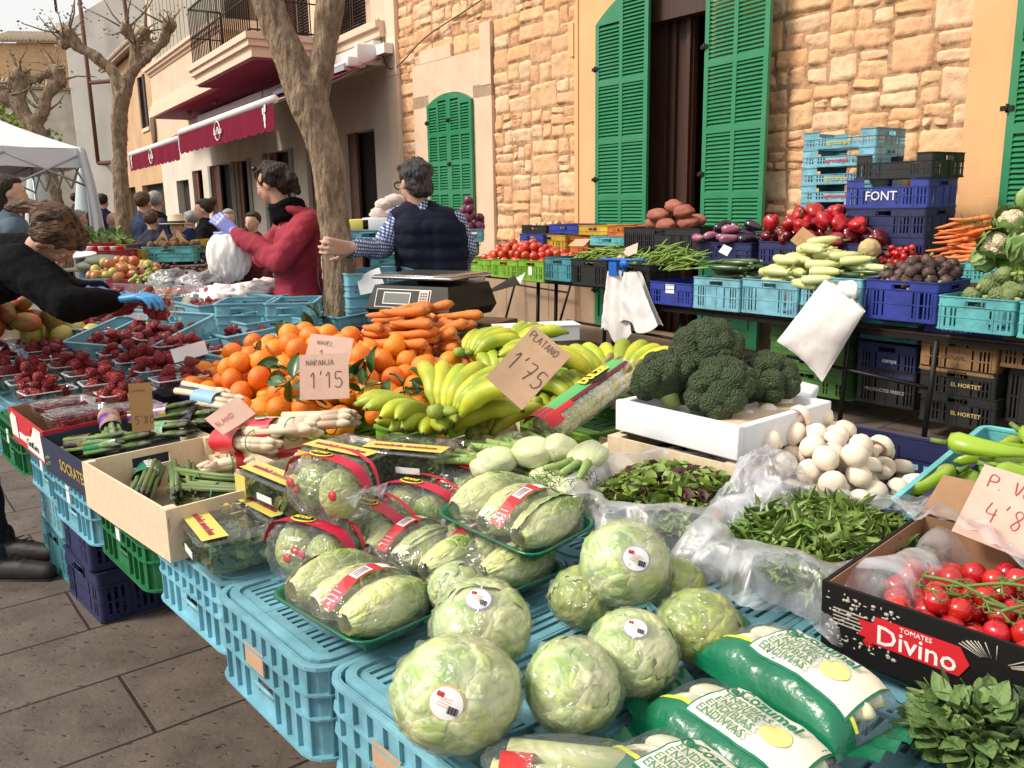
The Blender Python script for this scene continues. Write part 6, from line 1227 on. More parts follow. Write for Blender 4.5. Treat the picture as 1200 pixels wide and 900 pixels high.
# ---- green peppers
crate('cyan', SL(1.22, -.63, .83, rz=2, ry=-7), 'turquoise crate of light green peppers at the right edge', L=.52, Wd=.40, H=.13)
put_heap(heap(GPK, 30, .46, .40, 0, lying(.6, .8, .1), .12, 10, 22, SL(1.19, -.62, .895, ry=-6)), 'light green pointed pepper in the turquoise crate', 'green peppers in the turquoise crate', 'green pepper')
card(1204, 606, .99, .18, .14, [('P. VERDE', -.40, .22, .17), ("4'80", -.32, -.22, .26)], 'large kraft price card reading P. VERDE propped on the green peppers', tilt=-45, roll=14, m=PINKP, ink=REDINK)
# ---- salad leaves and rocket in plastic bags
def bag(M, label, a, b, h, seed, leafargs, mats, rim=1.5, fold=1.0, name='salad_bag'):
    o = empty(name, label, 'salad bag', M=M); rn = random.Random(seed)
    def fn(u, v):
        t = 2 * PI * u; k = .72 + .28 * min(1, v * 2); fl = max(0, v - .5) * 2; rr = k * (1 + (rim - 1) * fl ** 1.3); wob = 1 + fold * (.10 * noise.noise(Vector((math.cos(t) * 2.2, math.sin(t) * 2.2, v * 2 + seed))) + .06 * math.sin(t * 13 + 3 * noise.noise(Vector((u * 9, v * 2, seed)))) * (.3 + fl) + .035 * abs(math.sin(t * 29 + seed)) * fl)
        z = h * (min(1, v / .62) ** .8) + h * (.34 * noise.noise(Vector((math.cos(t) * 1.6, math.sin(t) * 1.6, seed + 9))) - .18) * fl + h * .25 * fl * math.sin(PI * fl) - h * .5 * fl ** 3
        return (a * rr * wob * math.cos(t), b * rr * wob * math.sin(t), max(.003, z))
    q = MB(); q.grid(150, 26, fn); obj('plastic_bag', q, HAZY, o)
    q = MB(); leafpile(q, a * 1.75, b * 1.75, *leafargs[0], *leafargs[1:3], rn, leafargs[3], leafargs[4], leafargs[5]); q.blob((0, 0, leafargs[0][1] * .4), (a * .78, b * .78, leafargs[0][1] * .5), 3)
    obj('leaves', q, mats, o)['kind'] = 'stuff'; return o
SM1 = mat('salad green leaf', (.14, .22, .035), .5, (.22, .31, .06), 20, .6); SM2 = mat('salad red leaf', (.06, .014, .018), .5); SM3 = mat('salad pale leaf', (.26, .34, .09), .5)
ROC = mat('rocket leaf', (.13, .23, .035), .5, (.22, .33, .07), 15, .6); ROC2 = mat('rocket stem', (.22, .30, .09), .5)
bag(SL(.76, -.08, .80, rz=10), 'open plastic bag of mixed green and red salad leaves', .165, .155, .15, 3, ((.05, .155), 2000, .042, (0, 0, 0, 2, 1), .34, .6), [SM1, SM2, SM3], 1.5)
bag(SL(.80, -.40, .80, rz=-12), 'open plastic bag of rocket in front of the mushrooms', .175, .155, .135, 8, ((.04, .145), 2200, .075, (0, 0, 0, 1), .085, .8), [ROC, ROC2], 1.55, name='rocket_bag')
q = MB(); q.grid(80, 60, lambda u, v: ((u - .5) * .46 + .03 * noise.noise(Vector((u * 5, v * 5, 0))), (v - .5) * .24, .02 + .20 * math.sin(PI * u) ** .7 * math.sin(PI * (.1 + .8 * v)) + .05 * fbm(Vector((u * 5, v * 3, 2)), 5))); obj('loose_film', q, HAZY, None, 'crumpled clear film heaped between the salad leaf bag and the rocket bag', 'plastic film', M=SL(.86, -.24, .86, rz=20, sc=.72))
q = MB(); q.grid(60, 30, lambda u, v: ((u - .5) * .20, (v - .5) * .46 + .03 * noise.noise(Vector((u * 5, v * 5, 7))), .03 + .05 * math.sin(PI * v) + .03 * fbm(Vector((u * 3, v * 9, 5)), 4) - .05 * u)); obj('loose_film', q, HAZY, None, 'long fold of clear film over the tomato box flap', 'plastic film', M=SL(.93, -.56, .90, rz=-8))
# ---- box of tomatoes on the vine
DB = SL(.75, -.735, .825, rz=0, ry=-4); db = card_box(DB, 'black printed cardboard tray of cherry tomatoes on the vine', .34, .42, .115, mat('black printed card', (.008, .007, .007), .6, spec=.25), KRAFTD, t=.006)
FX = Matrix.Translation((-.1712, 0, 0)) @ face('x-', 0, 0, off=0)
def facebox(lst, par, nm, off=.0):
    for (x, z, w_, h_, m_, rot) in lst: obj(nm, MB().box((0, 0, 0), (w_, h_, .0012)), m_, par, M=Matrix.Translation((-.1716 - off, 0, 0)) @ face('x-', 0, 0, off=0) @ Matrix.Translation((x, z, 0)) @ Matrix.Rotation(R(rot), 4, 'Z'))
q = MB(); q.prism([(-.085, -.026), (.07, -.026), (.085, .0), (.07, .026), (-.07, .026), (-.07, .012), (-.10, .012), (-.09, -.004), (-.10, -.018), (-.085, -.018)], 0, .0015); rb = obj('red_ribbon', q, REDP, db, M=Matrix.Translation((-.1712, 0, 0)) @ face('x-', 0, 0, off=0) @ Matrix.Translation((-.065, .064, 0)) @ Matrix.Scale(.86, 4) @ Matrix.Rotation(R(0), 4, 'Z'))
lettering('Divino', .050, WHITEP, rb, xf((0, -.006, .0018)), bold=.0004); lettering('TOMATES', .012, WHITEP, rb, xf((.0, .0185, .0018)))
rn = random.Random(4); q = MB()
for k in range(110): q.blob((-.20 + rn.random() * .11, .02 + rn.random() * .085, 0), (rn.uniform(.001, .005), rn.uniform(.001, .004), .0008), 1)
for k in range(5): q.box((-.165, .078 - k * .006, 0), (.05, .0016, .0012))
for k in range(16): a = rn.uniform(.2, 2.9); q.tube([(.04 + .02 * math.cos(a), .080 + .006 * math.sin(a), 0), (.04 + .05 * math.cos(a), .085 + .022 * math.sin(a), 0)], .001, 3)
obj('pale_print', q, mat('grey print', (.42, .38, .33), .6), db, M=FX)
lb = obj('side_label', MB().box((.165, .045, .001), (.075, .045, .001)), WHITEP, db, M=FX); lettering('PRODUCTO', .011, BLACKP, lb, xf((.165, .055, .002))); lettering('CAT. I', .010, BLACKP, lb, xf((.165, .038, .002)))
obj('flap', MB().box((0, 0, 0), (.10, .42, .004)), KRAFTD, db, M=xf((.21, 0, .135), 0, 0, R(-28)))
CHT = mat('cherry tomato skin', (.52, .012, .012), .15, (.45, .014, .010), 5, .5, coat=.6, var=.2, hue=.006); CHK = [(k, [((0, 0, 0), .0175)]) for k in tomk(.0185, CHT, 'cherry_tomato', (1, 1, 1.08), .0)]
put_heap(heap(CHK, 130, .31, .39, .0, anyrot, .03, 8, 31, DB @ xf((0, 0, .022))), 'shiny red cherry tomato in the black printed tray', 'cherry tomatoes in the black tray', 'tomato')
VINE = mat('tomato vine', (.12, .19, .04), .6)
for i in range(6):
    q = MB(); rn = random.Random(i + 60); x, y = rn.uniform(-.1, .1), rn.uniform(-.14, .14); a = rn.uniform(0, 6.3); p = [Vector((x + math.cos(a) * .04 * k, y + math.sin(a) * .045 * k, .1 + .012 * math.sin(k * 1.2 + i))) for k in range(-2, 3)]; q.tube(smooth_pts(p, 3), .0028, 6)
    for c_ in p:
        for s in (-1, 1):
            e = c_ + Vector((math.sin(a) * .022 * s, -math.cos(a) * .022 * s, -.006)); q.tube([c_, e], .0016, 5)
            for k in range(5): b_ = k * 1.26; q.tube([e, e + Vector((math.cos(b_) * .010, math.sin(b_) * .010, rn.uniform(-.002, .006)))], [.0015, .0005], 3)
    for v in range(len(q.v)): pass
    obj('tomato_vine', q, VINE, None, 'green vine stem with star shaped calyxes among the cherry tomatoes', 'vine', 'vine stems on the cherry tomatoes', M=DB)
# ---- endive packs
ENDM = mat('white endive', (.82, .79, .62), .45, (.76, .72, .40), 6, .6, stretch=(3, 1, 3)); GBAG = mat('glossy green film', (.003, .12, .055), .25, (.006, .17, .08), 10, .5, bump=.8, bscale=14, spec=.6); YSTR = mat('yellow stripe', (.75, .75, .05), .3)
def endive_pack(M, label, seed):
    o = empty('endive_pack', label, 'endive pack', M=M, group='endive packs'); rn = random.Random(seed); L_, Wd, H = .155, .25, .062
    def hz(x, y): ex = min(1, abs(x) / (L_ / 2)); ey = min(1, abs(y) / (Wd / 2)); return H * (1 - ex ** 3) ** .5 * (1 - ey ** 4) ** .5 + .004 * fbm(Vector((x * 22, y * 22, seed)), 4)
    for k, (x, y, rz, s) in enumerate(((.026, .070, .5, .92), (.034, .0, .3, .95), (.026, -.065, .1, .92), (-.012, .075, .9, .9), (-.01, -.075, .2, .9))):
        q = MB(); q.blob((0, 0, 0), (.024 * s, .050 * s, .021 * s), 3, lambda d: (1 - .3 * max(0, d.y) ** 2) * (1 + .03 * math.cos(4 * math.atan2(d.z, d.x)))); obj('endive', q, ENDM, o, M=xf((x, y, .034), rz))
    def surf(x0, x1, y0, y1, m_, nm, off=.001, n=(20, 34)): q = MB(); q.grid(n[0], n[1], lambda u, v: (x0 + (x1 - x0) * u, y0 + (y1 - y0) * v, hz(x0 + (x1 - x0) * u, y0 + (y1 - y0) * v) + off)); return obj(nm, q, m_, o)
    w_ = L_ / 2
    surf(-w_, w_, -Wd / 2, Wd / 2, CLEAR, 'clear_film'); gb = surf(-w_ - .0, -.040, -Wd / 2, Wd / 2, GBAG, 'green_film', .003); 
    q = MB(); q.grid(4, 30, lambda u, v: (-w_ - .001 + .004 * u, (v - .5) * Wd * (.96), .002 + .02 * u)); obj('green_hem', q, GBAG, o)
    surf(-.040, -.034, -Wd / 2 + .004, Wd / 2 - .002, YSTR, 'yellow_stripe', .0035, (2, 30))
    q = MB()
    for s in (-1, 1): q.grid(12, 4, lambda u, v: ((u - .5) * .13, s * (Wd / 2 + .035 * v - .002), .006 + .008 * math.sin(u * 25 + seed) * v + .01 * v))
    split_obj('sealed_end', q, GBAG, o)
    lb = MB(); yc = -.028
    def lab_(u, v, g_=0, off=.005): x = -.046 + (.100 + g_) * u - g_ / 2; y = yc + (v - .5) * (.150 + g_) * (1 - .10 * (u - .5)); return (x, y, hz(x, y) + off)
    lb.grid(16, 20, lambda u, v: lab_(u, v, .006, .0045), 0); b1 = obj('label_border', lb, GREENINK, o); lb = MB(); lb.grid(16, 20, lambda u, v: lab_(u, v), 0); b2 = obj('label', lb, mat('cream label', (.84, .82, .76), .4, (.84, .76, .55), 14, .6), b1)
    lb = MB(); lb.grid(20, 4, lambda u, v: (lambda a, r: (-.003 + .020 * r * math.cos(a), -.056 + .020 * r * math.sin(a), hz(-.003 + .020 * r * math.cos(a), -.056 + .020 * r * math.sin(a)) + .0066))(2 * PI * u, v)); obj('yellow_spot', lb, mat('pale yellow print', (.82, .74, .25), .4), b2)
    def drape(txt, size, x, y, m_, bold=0., off=.0125, sh=0):
        me = text_mesh(txt, size, .0, bold=bold, shear=sh, align='LEFT'); me.materials.append(m_)
        for v in me.vertices: X = x + v.co.y; Y = y - v.co.x; v.co = Vector((X, Y, hz(X, Y) + off))
        obj('lettering', me, None, b2)
    drape('Cozumel', .026, .024, .022, GREENINK, .0009)
    for k, t in enumerate(('ENDIBIAS', 'ENDIVES', 'ENDIBIAS', 'ENDIVIAS')): drape(t, .0175, .004 - k * .0145, .030 + .003 * k, mat('dull green print', (.10, .22, .12), .5), .0004, .013)
    q = MB(); c0 = (.028, .034); cc = lambda a, r: (c0[0] + r * math.cos(a), c0[1] + r * math.sin(a))
    q.tube([(*cc(a, .0105), hz(*cc(a, .0105)) + .0065) for a in [i * PI / 10 + .4 for i in range(18)]], .0012, 4); q.blob((c0[0], c0[1], hz(*c0) + .0062), (.006, .006, .001), 2); obj('emblem', q, GREENINK, b2)
endive_pack(SL(.425, -.575, .825, rz=-8, ry=0, rx=4), 'endive pack lying on top, its label reading Cozumel nearest the tomato tray', 1)
endive_pack(SL(.285, -.575, .79, rz=-6, rx=3), 'endive pack in the middle, partly under the top one', 2)
endive_pack(SL(.155, -.60, .785, rz=-10), 'endive pack lowest at the front, cut by the picture edge', 3)
# ---- leek pack, mint, parsley
o = empty('leek_pack', 'trimmed pale leek lying in a clear pack at the bottom edge', 'leek', M=PX(676, 893, .82, rz=-52)); LEEK = mat('pale leek', (.58, .60, .32), .4, (.46, .54, .22), 6, .6, stretch=(.5, 9, 9))
obj('leek', MB().tube([(-.085, 0, 0), (.085, 0, 0)], .021, 20), LEEK, o); obj('leek', MB().tube([(-.10, -.038, -.004), (.07, -.036, -.004)], .019, 20), LEEK, o); obj('cut_end', MB().tube([(-.0865, 0, 0), (-.0855, 0, 0)], .018, 20, smooth=False), mat('leek cut', (.78, .74, .52), .6), o)
obj('red_print', MB().tube([(-.04, .0, .0), (.0, .0, .0)], .0225, 20, cap=False), mat('red leek film', (.55, .03, .03), .3), o, M=xf((-.05, -.03, 0))); obj('film', MB().blob((0, -.01, 0), (.12, .05, .030), 4, lambda d: 1 + .05 * fbm(d * 4, 4)), CLEAR, o)
MINT = mat('mint leaf', (.11, .19, .05), .6, (.17, .26, .08), 12, .6, bump=.4, bscale=120); MINT2 = mat('darker mint leaf', (.045, .085, .03), .65, (.07, .12, .045), 12, .6, bump=.4, bscale=120)
def mint(M, label, r, n, m_, seed, size=.06):
    rn = random.Random(seed); o = empty('mint_bunch', label, 'herbs', M=M, group='fresh herb bunches'); lf, st_ = MB(), MB()
    for k in range(n):
        d = Vector((rn.gauss(0, 1), rn.gauss(0, 1), abs(rn.gauss(0, .8)) + .1)).normalized(); p = Vector((d.x * r, d.y * r, .02 + d.z * r * .8)) * rn.uniform(.55, 1); L_ = size * rn.uniform(.6, 1.2); w_ = L_ * .27; cu = rn.uniform(.2, .6)
        B_ = Matrix.Translation(p) @ (d + Vector((rn.gauss(0, .5), rn.gauss(0, .5), rn.uniform(-.6, .3)))).to_track_quat('X', 'Z').to_matrix().to_4x4() @ Matrix.Rotation(rn.uniform(-1, 1), 4, 'X')
        lf.grid(4, 6, lambda u, v: (v * L_, (u - .5) * 2 * w_ * math.sin(PI * min(1, v ** .75)) ** .9 * (1 + .08 * math.sin(v * 40)), .3 * abs(u - .5) * w_ - cu * L_ * v * v * .5), M=B_)
        if k % 3 == 0: st_.tube([(rn.uniform(-.02, .02), rn.uniform(-.02, .02), -.02), p * .6, p], .0018, 5)
    obj('leaves', lf, m_, o); obj('stems', st_, mat('straw stem', (.30, .24, .11), .7), o)
mint(PX(1138, 886, .785), 'bright green mint bunch in front of the tomato tray', .072, 460, MINT, 1, .038); mint(PX(1205, 895, .785), 'duller green herb bunch at the bottom right corner', .08, 460, MINT2, 2, .032)
q = MB(); rn = random.Random(12)
for k in range(60): a = rn.gauss(0, .35); p = Vector((rn.uniform(-.02, .02), -.02, .0)); q.tube([p + Vector((0, 0, .01 * rn.random())), p + Vector((math.sin(a) * .05 - .02, -math.cos(a) * .06, .015 * rn.random() - .01)), p + Vector((math.sin(a) * .09 - .04, -math.cos(a) * .1, -.01))], .0017, 5)
obj('herb_stems', q, mat('dry herb stem', (.24, .19, .09), .8, (.12, .12, .05), 30, .7), None, 'bare tied stems of the mint bunch hanging toward the viewer', 'herb stems', M=PX(1078, 862, .80, rz=10))
# ================================================================ second stall, along the stone house
TO = (2.83, 4.77); TD = Vector((-.613, .79)).normalized(); TY = Vector((TD.y, -TD.x)); TA = math.atan2(-TD.y, -TD.x)
def tpl(px, py, d=0): return on_plane(px, py, (TO[0] + TY.x * d, TO[1] + TY.y * d), (TD.x, TD.y))
def TM(u, d, z, rz=0, rx=0, ry=0, sc=1): p = Vector((TO[0], TO[1])) + TD * u + TY * d; return Matrix.Translation((p.x, p.y, z)) @ Euler((0, 0, TA)).to_matrix().to_4x4() @ xf((0, 0, 0), R(rz), R(rx), R(ry), sc)
def TP(px, py, d, **k): u, z = tpl(px, py, d); return TM(u, d, z, **k)
def tcrate(col, x0, x1, yt, yb, label, d=0, Wd=.42, heap_=None, gap=.006, **k):
    xm = (x0 + x1) / 2; u0, _ = tpl(x0, yt, d); u1, _ = tpl(x1, yt, d); u, z = tpl(xm, yt, d); _, zb = tpl(xm, yb, d); H = round(max(.09, z - zb), 2); L_ = round(abs(u0 - u1) - gap, 2)
    M = TM(u, d + Wd / 2, z - H, rz=k.pop('rz', 0)); o = crate(col, M, label, L=L_, Wd=Wd, H=H, group=k.pop('group', None), **k); return M, L_, Wd, H
WLOGO = mat('white crate print', (.72, .72, .74), .6); OLOGO = mat('ochre crate print', (.50, .38, .14), .6)
t2 = {}
for key, col, x0, x1, yt, yb, lab in [('l1', 'lime', 537, 574, 303, 320, 'lime green crate of tomatoes at the left end of the second stall'), ('l2', 'lime', 574, 606, 304, 325, 'lime green crate of tomatoes in the middle of the three lime ones'), ('l3', 'lime', 606, 637, 305, 330, 'lime green crate of tomatoes next to the teal crate'),
    ('te', 'teal', 637, 669, 302, 329, 'teal crate between the lime crates and the black ones'), ('b1', 'black', 669, 711, 304, 335, 'black crate of green beans beside the teal crate'), ('b2', 'black', 711, 760, 309, 343, 'black crate of green beans behind the hanging roll of white bags'),
    ('bl', 'blue', 760, 811, 331, 357, 'royal blue crate with a paper label under the spilling green beans'), ('s1', 'sky', 811, 867, 326, 364, 'light blue crate of dark courgettes'), ('s2', 'sky', 868, 935, 328, 370, 'light blue crate of pale courgettes, left of the next light blue crate'), ('s3', 'sky', 937, 1010, 325, 360, 'light blue crate behind the big hanging white bag'),
    ('nb', 'blue', 1012, 1100, 329, 377, 'royal blue crate of purple artichokes')]:
    lg = [('CAMPO', .03, WLOGO, face('x-', .6, .42))] if 0 else None
    t2[key] = tcrate(col, x0, x1, yt, yb, lab, group='crates on the front row of the second stall', logo=None, sticker=[((0, -.214, .13), (.09, .002, .07), PAPER)] if key == 'bl' else [((0, -.214, .10), (.05, .002, .08), PAPER)] if key == 'l3' else None)
t2['c1'] = tcrate('cyan', 1098, 1190, 349, 390, 'turquoise crate of green artichokes at the right', d=-.05, low=False); t2['c2'] = tcrate('cyan', 1192, 1290, 357, 400, 'turquoise crate cut by the right picture edge', d=-.06)
def on_c(key, dz=-.02, ry=0): M, L_, Wd, H = t2[key]; return M @ Matrix.Translation((0, 0, H + dz)), L_, Wd
def th(kinds, n, keys, orient, label, group, dz=-.03, dome=.12, seed=1, grow=1.0, cat=None, rx=8, sc=1, K=9, back=.0, depth_=None):
    Ms = [t2[k] for k in keys]; M0 = Ms[0][0]; M1 = Ms[-1][0]; c = (M0.translation + M1.translation) / 2; L_ = (M1.translation - M0.translation).length + (Ms[0][1] + Ms[-1][1]) / 2; H = Ms[0][3]
    Wd = depth_ or .42; M = Matrix.Translation((c.x, c.y, M0.translation.z + H + dz)) @ Euler((0, 0, TA)).to_matrix().to_4x4() @ Matrix.Translation((0, back, 0)) @ Matrix.Rotation(R(rx), 4, 'X') @ Matrix.Scale(sc, 4)
    put_heap(heap(kinds, n, L_ * grow / sc, Wd / sc, 0, orient, dome, K, seed, M), label, group, cat)
th(TOM, 110, ('l1', 'l2', 'l3'), anyrot, 'ripe red tomato heaped on the lime green crates', 'tomatoes on the lime crates', dome=.16, seed=2, sc=1.15, depth_=.6, back=.1)
th(BEAN, 150, ('te', 'b1', 'b2'), lying(.2, .8, .2), 'green bean in the heap over the black crates, left of the hanging white bags', 'green beans left of the hanging white bags', seed=3, dome=.10, depth_=.42, back=.08, sc=1.5)
th(BEAN, 150, ('b2', 'bl'), lying(1.2, .8, .25), 'green bean in the heap spilling over the royal blue crate', 'green beans right of the hanging white bags', seed=4, dome=.10, depth_=.46, back=.06, dz=.0, rx=14, sc=1.5)
th(CUC, 16, ('s1',), lying(.15, .2, .05), 'dark green courgette in the light blue crate', 'dark courgettes', seed=5, dome=.1, depth_=.42, sc=1.15, grow=.8, dz=-.02); 
th(PCU, 40, ('s2', 's3'), lying(.2, .35, .08), 'pale green courgette piled behind the big hanging bag', 'pale courgettes', seed=6, dome=.13, depth_=.5, sc=1.15, grow=.8, dz=-.02, back=.03)
th(ARTP, 46, ('nb',), anyrot, 'purple artichoke in the royal blue crate', 'purple artichokes', seed=8, dome=.12, depth_=.5, grow=1.1, dz=-.01, back=.03, rx=12); th(ARTG, 22, ('c1', 'c2'), anyrot, 'green artichoke in the turquoise crates', 'green artichokes', seed=9, dome=.14, dz=.0, depth_=.5, rx=12, sc=1.1, back=.05)
# second and third rows, raised behind
def back(col, x0, x1, yt, yb, lab, d, **k): return tcrate(col, x0, x1, yt, yb, lab, d=d, **k)
back('yellow', 622, 662, 275, 296, 'yellow crate behind the tomatoes', .75); back('orange', 655, 688, 278, 296, 'orange crate behind the beans, next to the yellow one', .8); back('blue', 608, 636, 274, 290, 'blue crate at the back between tomatoes and onions', .7); t2['on'] = back('black', 610, 640, 264, 274, 'small black crate of pale onions at the back', 1.0); back('blue', 642, 677, 263, 274, 'royal blue crate at the back, left of the long yellow one', 1.0)
back('yellow', 677, 712, 264, 276, 'long yellow crate at the back under the left shutter', 1.0); back('orange', 712, 745, 265, 277, 'orange crate at the back touching the black sweet potato crate', 1.0); back('cyan', 690, 732, 277, 287, 'turquoise crate edge showing behind the beans', .75); t2['sw'] = back('black', 728, 818, 267, 292, 'black crate carrying the sweet potatoes', .62)
t2['au'] = back('navy', 815, 880, 284, 306, 'navy crate under the aubergines', .62); t2['pe'] = back('navy', 885, 1015, 284, 312, 'navy crate under the red peppers', .62); t2['ca'] = back('cyan', 1070, 1170, 305, 330, 'turquoise crate under the bunched carrots', .62); t2['sm'] = back('cyan', 1010, 1085, 306, 330, 'turquoise crate of small tomatoes with its rim sticking up', .55); t2['cf'] = back('lime', 1165, 1280, 300, 330, 'lime crate under the cauliflowers', .45)
th(ONI, 9, ('on',), anyrot, 'pale onion in the small black crate at the back', 'pale onions at the back', seed=1, dz=-.03, depth_=.35)
th(SWK, 7, ('sw',), lying(.1, .4, .1), 'reddish sweet potato piled on the black crate', 'sweet potatoes', seed=2, dz=-.02, dome=.10, depth_=.36, sc=1.35, grow=.8)
th(AUB, 14, ('au',), lying(.6, .6, .2), 'glossy dark aubergine piled by the door shutter', 'dark aubergines', seed=3, dz=-.03, dome=.15, depth_=.5, sc=1.05); th(AUBP, 5, ('au',), lying(.3, .7, .1), 'magenta striped aubergine in front of the dark ones', 'striped aubergines', seed=4, dz=.01, dome=.1, depth_=.3, back=-.16, grow=.9)
th(PEP, 14, ('pe',), anyrot, 'glossy bright red pepper in the heap behind the pale courgettes', 'bright red peppers', seed=6, dz=.09, dome=.08, depth_=.34, sc=1.45, grow=.85, back=-.1); th(PEPK, 34, ('pe',), anyrot, 'glossy dark maroon pepper in the heap behind the pale courgettes', 'maroon peppers', seed=7, dz=-.0, dome=.08, depth_=.5, sc=1.45, grow=1.05)
th(CHK, 90, ('sm',), anyrot, 'small orange red tomato beside the celeriac', 'small tomatoes by the celeriac', seed=8, dz=-.04, dome=.16, depth_=.4, sc=1.15, grow=.95, cat='tomato', K=7, back=-.1)
CAR2 = carrotk(.17, .013, mat('bunched carrot skin', (.78, .17, .03), .5, (.70, .22, .06), 5, .5, var=.12)); th(CAR2, 42, ('ca',), lying(.35, .55, .12), 'thin bunched carrot heaped behind the purple artichokes', 'bunched carrots', seed=9, dz=-.0, dome=.22, depth_=.5, sc=1.45, back=-.03, cat='carrot')
th(CUC, 6, ('s3',), lying(.1, .2, .05), 'very dark courgette lying at the left of the purple artichokes', 'very dark courgettes', seed=11, dz=.0, dome=.0, depth_=.25, grow=.5, back=.0)
ce = obj('celeriac', rndblob(.075, 4, (1, 1, .95), .10, 2.5, 3), mat('celeriac skin', (.56, .44, .22), .85, (.44, .32, .15), 14, .7, bump=.8, bscale=40), None, 'knobbly round celeriac between the peppers and the small tomatoes', 'celeriac', M=TP(1019, 292, .45))
# cauliflowers, cabbage leaves, carrot tops
CAUW = mat('cauliflower curd', (.70, .60, .40), .8, (.58, .46, .28), 18, .6, bump=-1, bscale=90, kind='voronoi'); CAUL = mat('cauliflower leaf', (.12, .22, .045), .5, (.30, .42, .14), 5, .8, bump=.3, bscale=30)
def cauli(M, label, r, seed):
    rn = random.Random(seed); o = empty('cauliflower', label, 'cauliflower', M=M, group='cauliflowers at the right edge'); q = MB()
    for k in range(26): d = Vector((rn.gauss(0, 1), rn.gauss(0, 1), abs(rn.gauss(0, 1)))).normalized(); q.blob(d * r * .55, r * .36, 2, lambda e: 1 + .08 * noise.noise(e * 5 + d * 9))
    obj('curd', q, CAUW, o)
    for k in range(11):
        q = MB(); a = k * 2 * PI / 11 + rn.uniform(-.2, .2); L_ = r * rn.uniform(1.5, 2.1); w_ = r * .6; q.grid(8, 10, lambda u, v: (r * .5 + r * .42 * math.sin(v * 2.4), (u - .5) * 2 * w_ * math.sin(PI * (.12 + .8 * v)) , -r * .7 + v * L_ * .85 + .06 * r * math.sin(u * 18 + v * 12)), M=Matrix.Rotation(a, 4, 'Z')); obj('leaf', q, CAUL, o)
for i, (a, b, d, rx, r) in enumerate([(1186, 262, .55, 40, .10), (1165, 288, .42, 70, .10), (1200, 292, .35, 30, .11), (1150, 305, .42, 60, .08), (1210, 240, .7, 20, .1)]): cauli(TP(a, b, d, rx=rx, rz=i * 40, sc=1.0), ('cauliflower nearest the green shutter at the top of the pile', 'cauliflower with its cut stem turned to the viewer', 'cauliflower in its leaves at the right picture edge', 'leafy cauliflower over the bunched carrots', 'topmost cauliflower, mostly leaves')[i], r, i)
for i, (a, b) in enumerate(((1144, 262), (1010, 300))):
    q = MB(); rn = random.Random(i)
    for k in range(220): p = Vector((rn.gauss(0, .05), rn.gauss(0, .03), rn.gauss(0, .02))); d = Vector((rn.gauss(0, 1), rn.gauss(0, 1), rn.gauss(.3, .6))).normalized() * .035; q.tube([p, p + d], [.0014, .0006], 3)
    obj('fern_bunch', q, FROND, None, ('feathery green carrot tops over the bunched carrots', 'feathery green tops beside the celeriac')[i], 'greens', M=TP(a, b, .6))
card(676, 285, 1.0, .2, .12, None, 'kraft price card lying on the beans, left of the other bean card', M=TP(679, 284, .35, rx=-60, rz=5)); card(736, 292, 1.0, .2, .14, None, 'pinkish kraft price card on top of the beans above the hanging bag roll', m=PINKP, M=TP(735, 295, .25, rx=-55, rz=25, ry=-20)); card(943, 281, 1.0, .17, .13, [("1'50", -.3, -.3, .3)], 'dark kraft price card leaning on the red peppers', m=mat('brown card', (.40, .23, .10)), M=TP(943, 281, .38, rx=-25, ry=32), ink=BROWNINK); card(850, 297, 1, .09, .07, None, 'small white price slip by the striped aubergines', m=PAPER, M=TP(850, 293, .35, rx=-30, ry=20))
# crates stacked against the wall
def wst(px, dw): s_, z = on_plane(px, 240, (.72, 10.2), (.6, -.8)); return s_
def WW(s, d, z, rz=0): return WM @ xf((s, -d, z), R(rz))
s_ = wst(983, 0) ; L_ = .62; H_ = .134; nst = 15
for k in range(nst):
    crate('sky', WW(s_ + .36, .42, k * H_, ((k * 7) % 3 - 1) * .8), 'light blue crate in the tall stack against the stone wall, ' + (('topmost', 'second from the top', 'third from the top', 'fourth from the top', 'fifth from the top')[nst - 1 - k] if nst - 1 - k < 5 else 'low in the stack'), L=L_, Wd=.42, H=H_, low=True, group='light blue crates stacked against the wall',
          logo=[('agrocampo', .045, REDP if k % 2 else mat('faded yellow print', (.6, .5, .1)), face('y-', L_, .42, 0, .045))] if k > 8 else None)
s2_ = wst(1066, 0); zt = 1.46
names = ('black', 'blue', 'navy', 'navy', 'navy', 'navy', 'navy', 'navy')
hs_ = (.17, .20, .20, .19, .19, .19, .19, .19); z = 1.80
for k, (c_, h_) in enumerate(zip(names, hs_)):
    z -= h_
    lg = [('FONT', .09, WLOGO, face('y-', .62, .42, -.03, .08)), ] if k == 1 else [('palmaclub', .055, WLOGO, face('y-', .62, .42, -.05, .12)), ('PRODUCTES DEL CAMP', .02, WLOGO, face('y-', .62, .42, -.05, .08))] if k == 3 else None
    if z > -.01: crate(c_, WW(s2_ + .26 + (.05 if k == 0 else 0), .62, max(z, 0), (-2, 1, 0, 1, -1, 1, 0, 1)[k]), ('black open crate on top of the navy stack', 'brighter blue crate printed FONT, second in the right hand stack', 'navy crate third from the top of the right hand stack', 'navy crate with white club lettering, fourth in the right hand stack', 'navy crate fifth in the right hand stack', 'navy crate sixth in the right hand stack', 'navy crate seventh in the right hand stack', 'navy crate bottommost in the right hand stack')[k],
          L=.62 if k else .58, Wd=.42, H=h_, low=k in (0, 1), group='dark crates stacked by the pilaster', logo=lg)
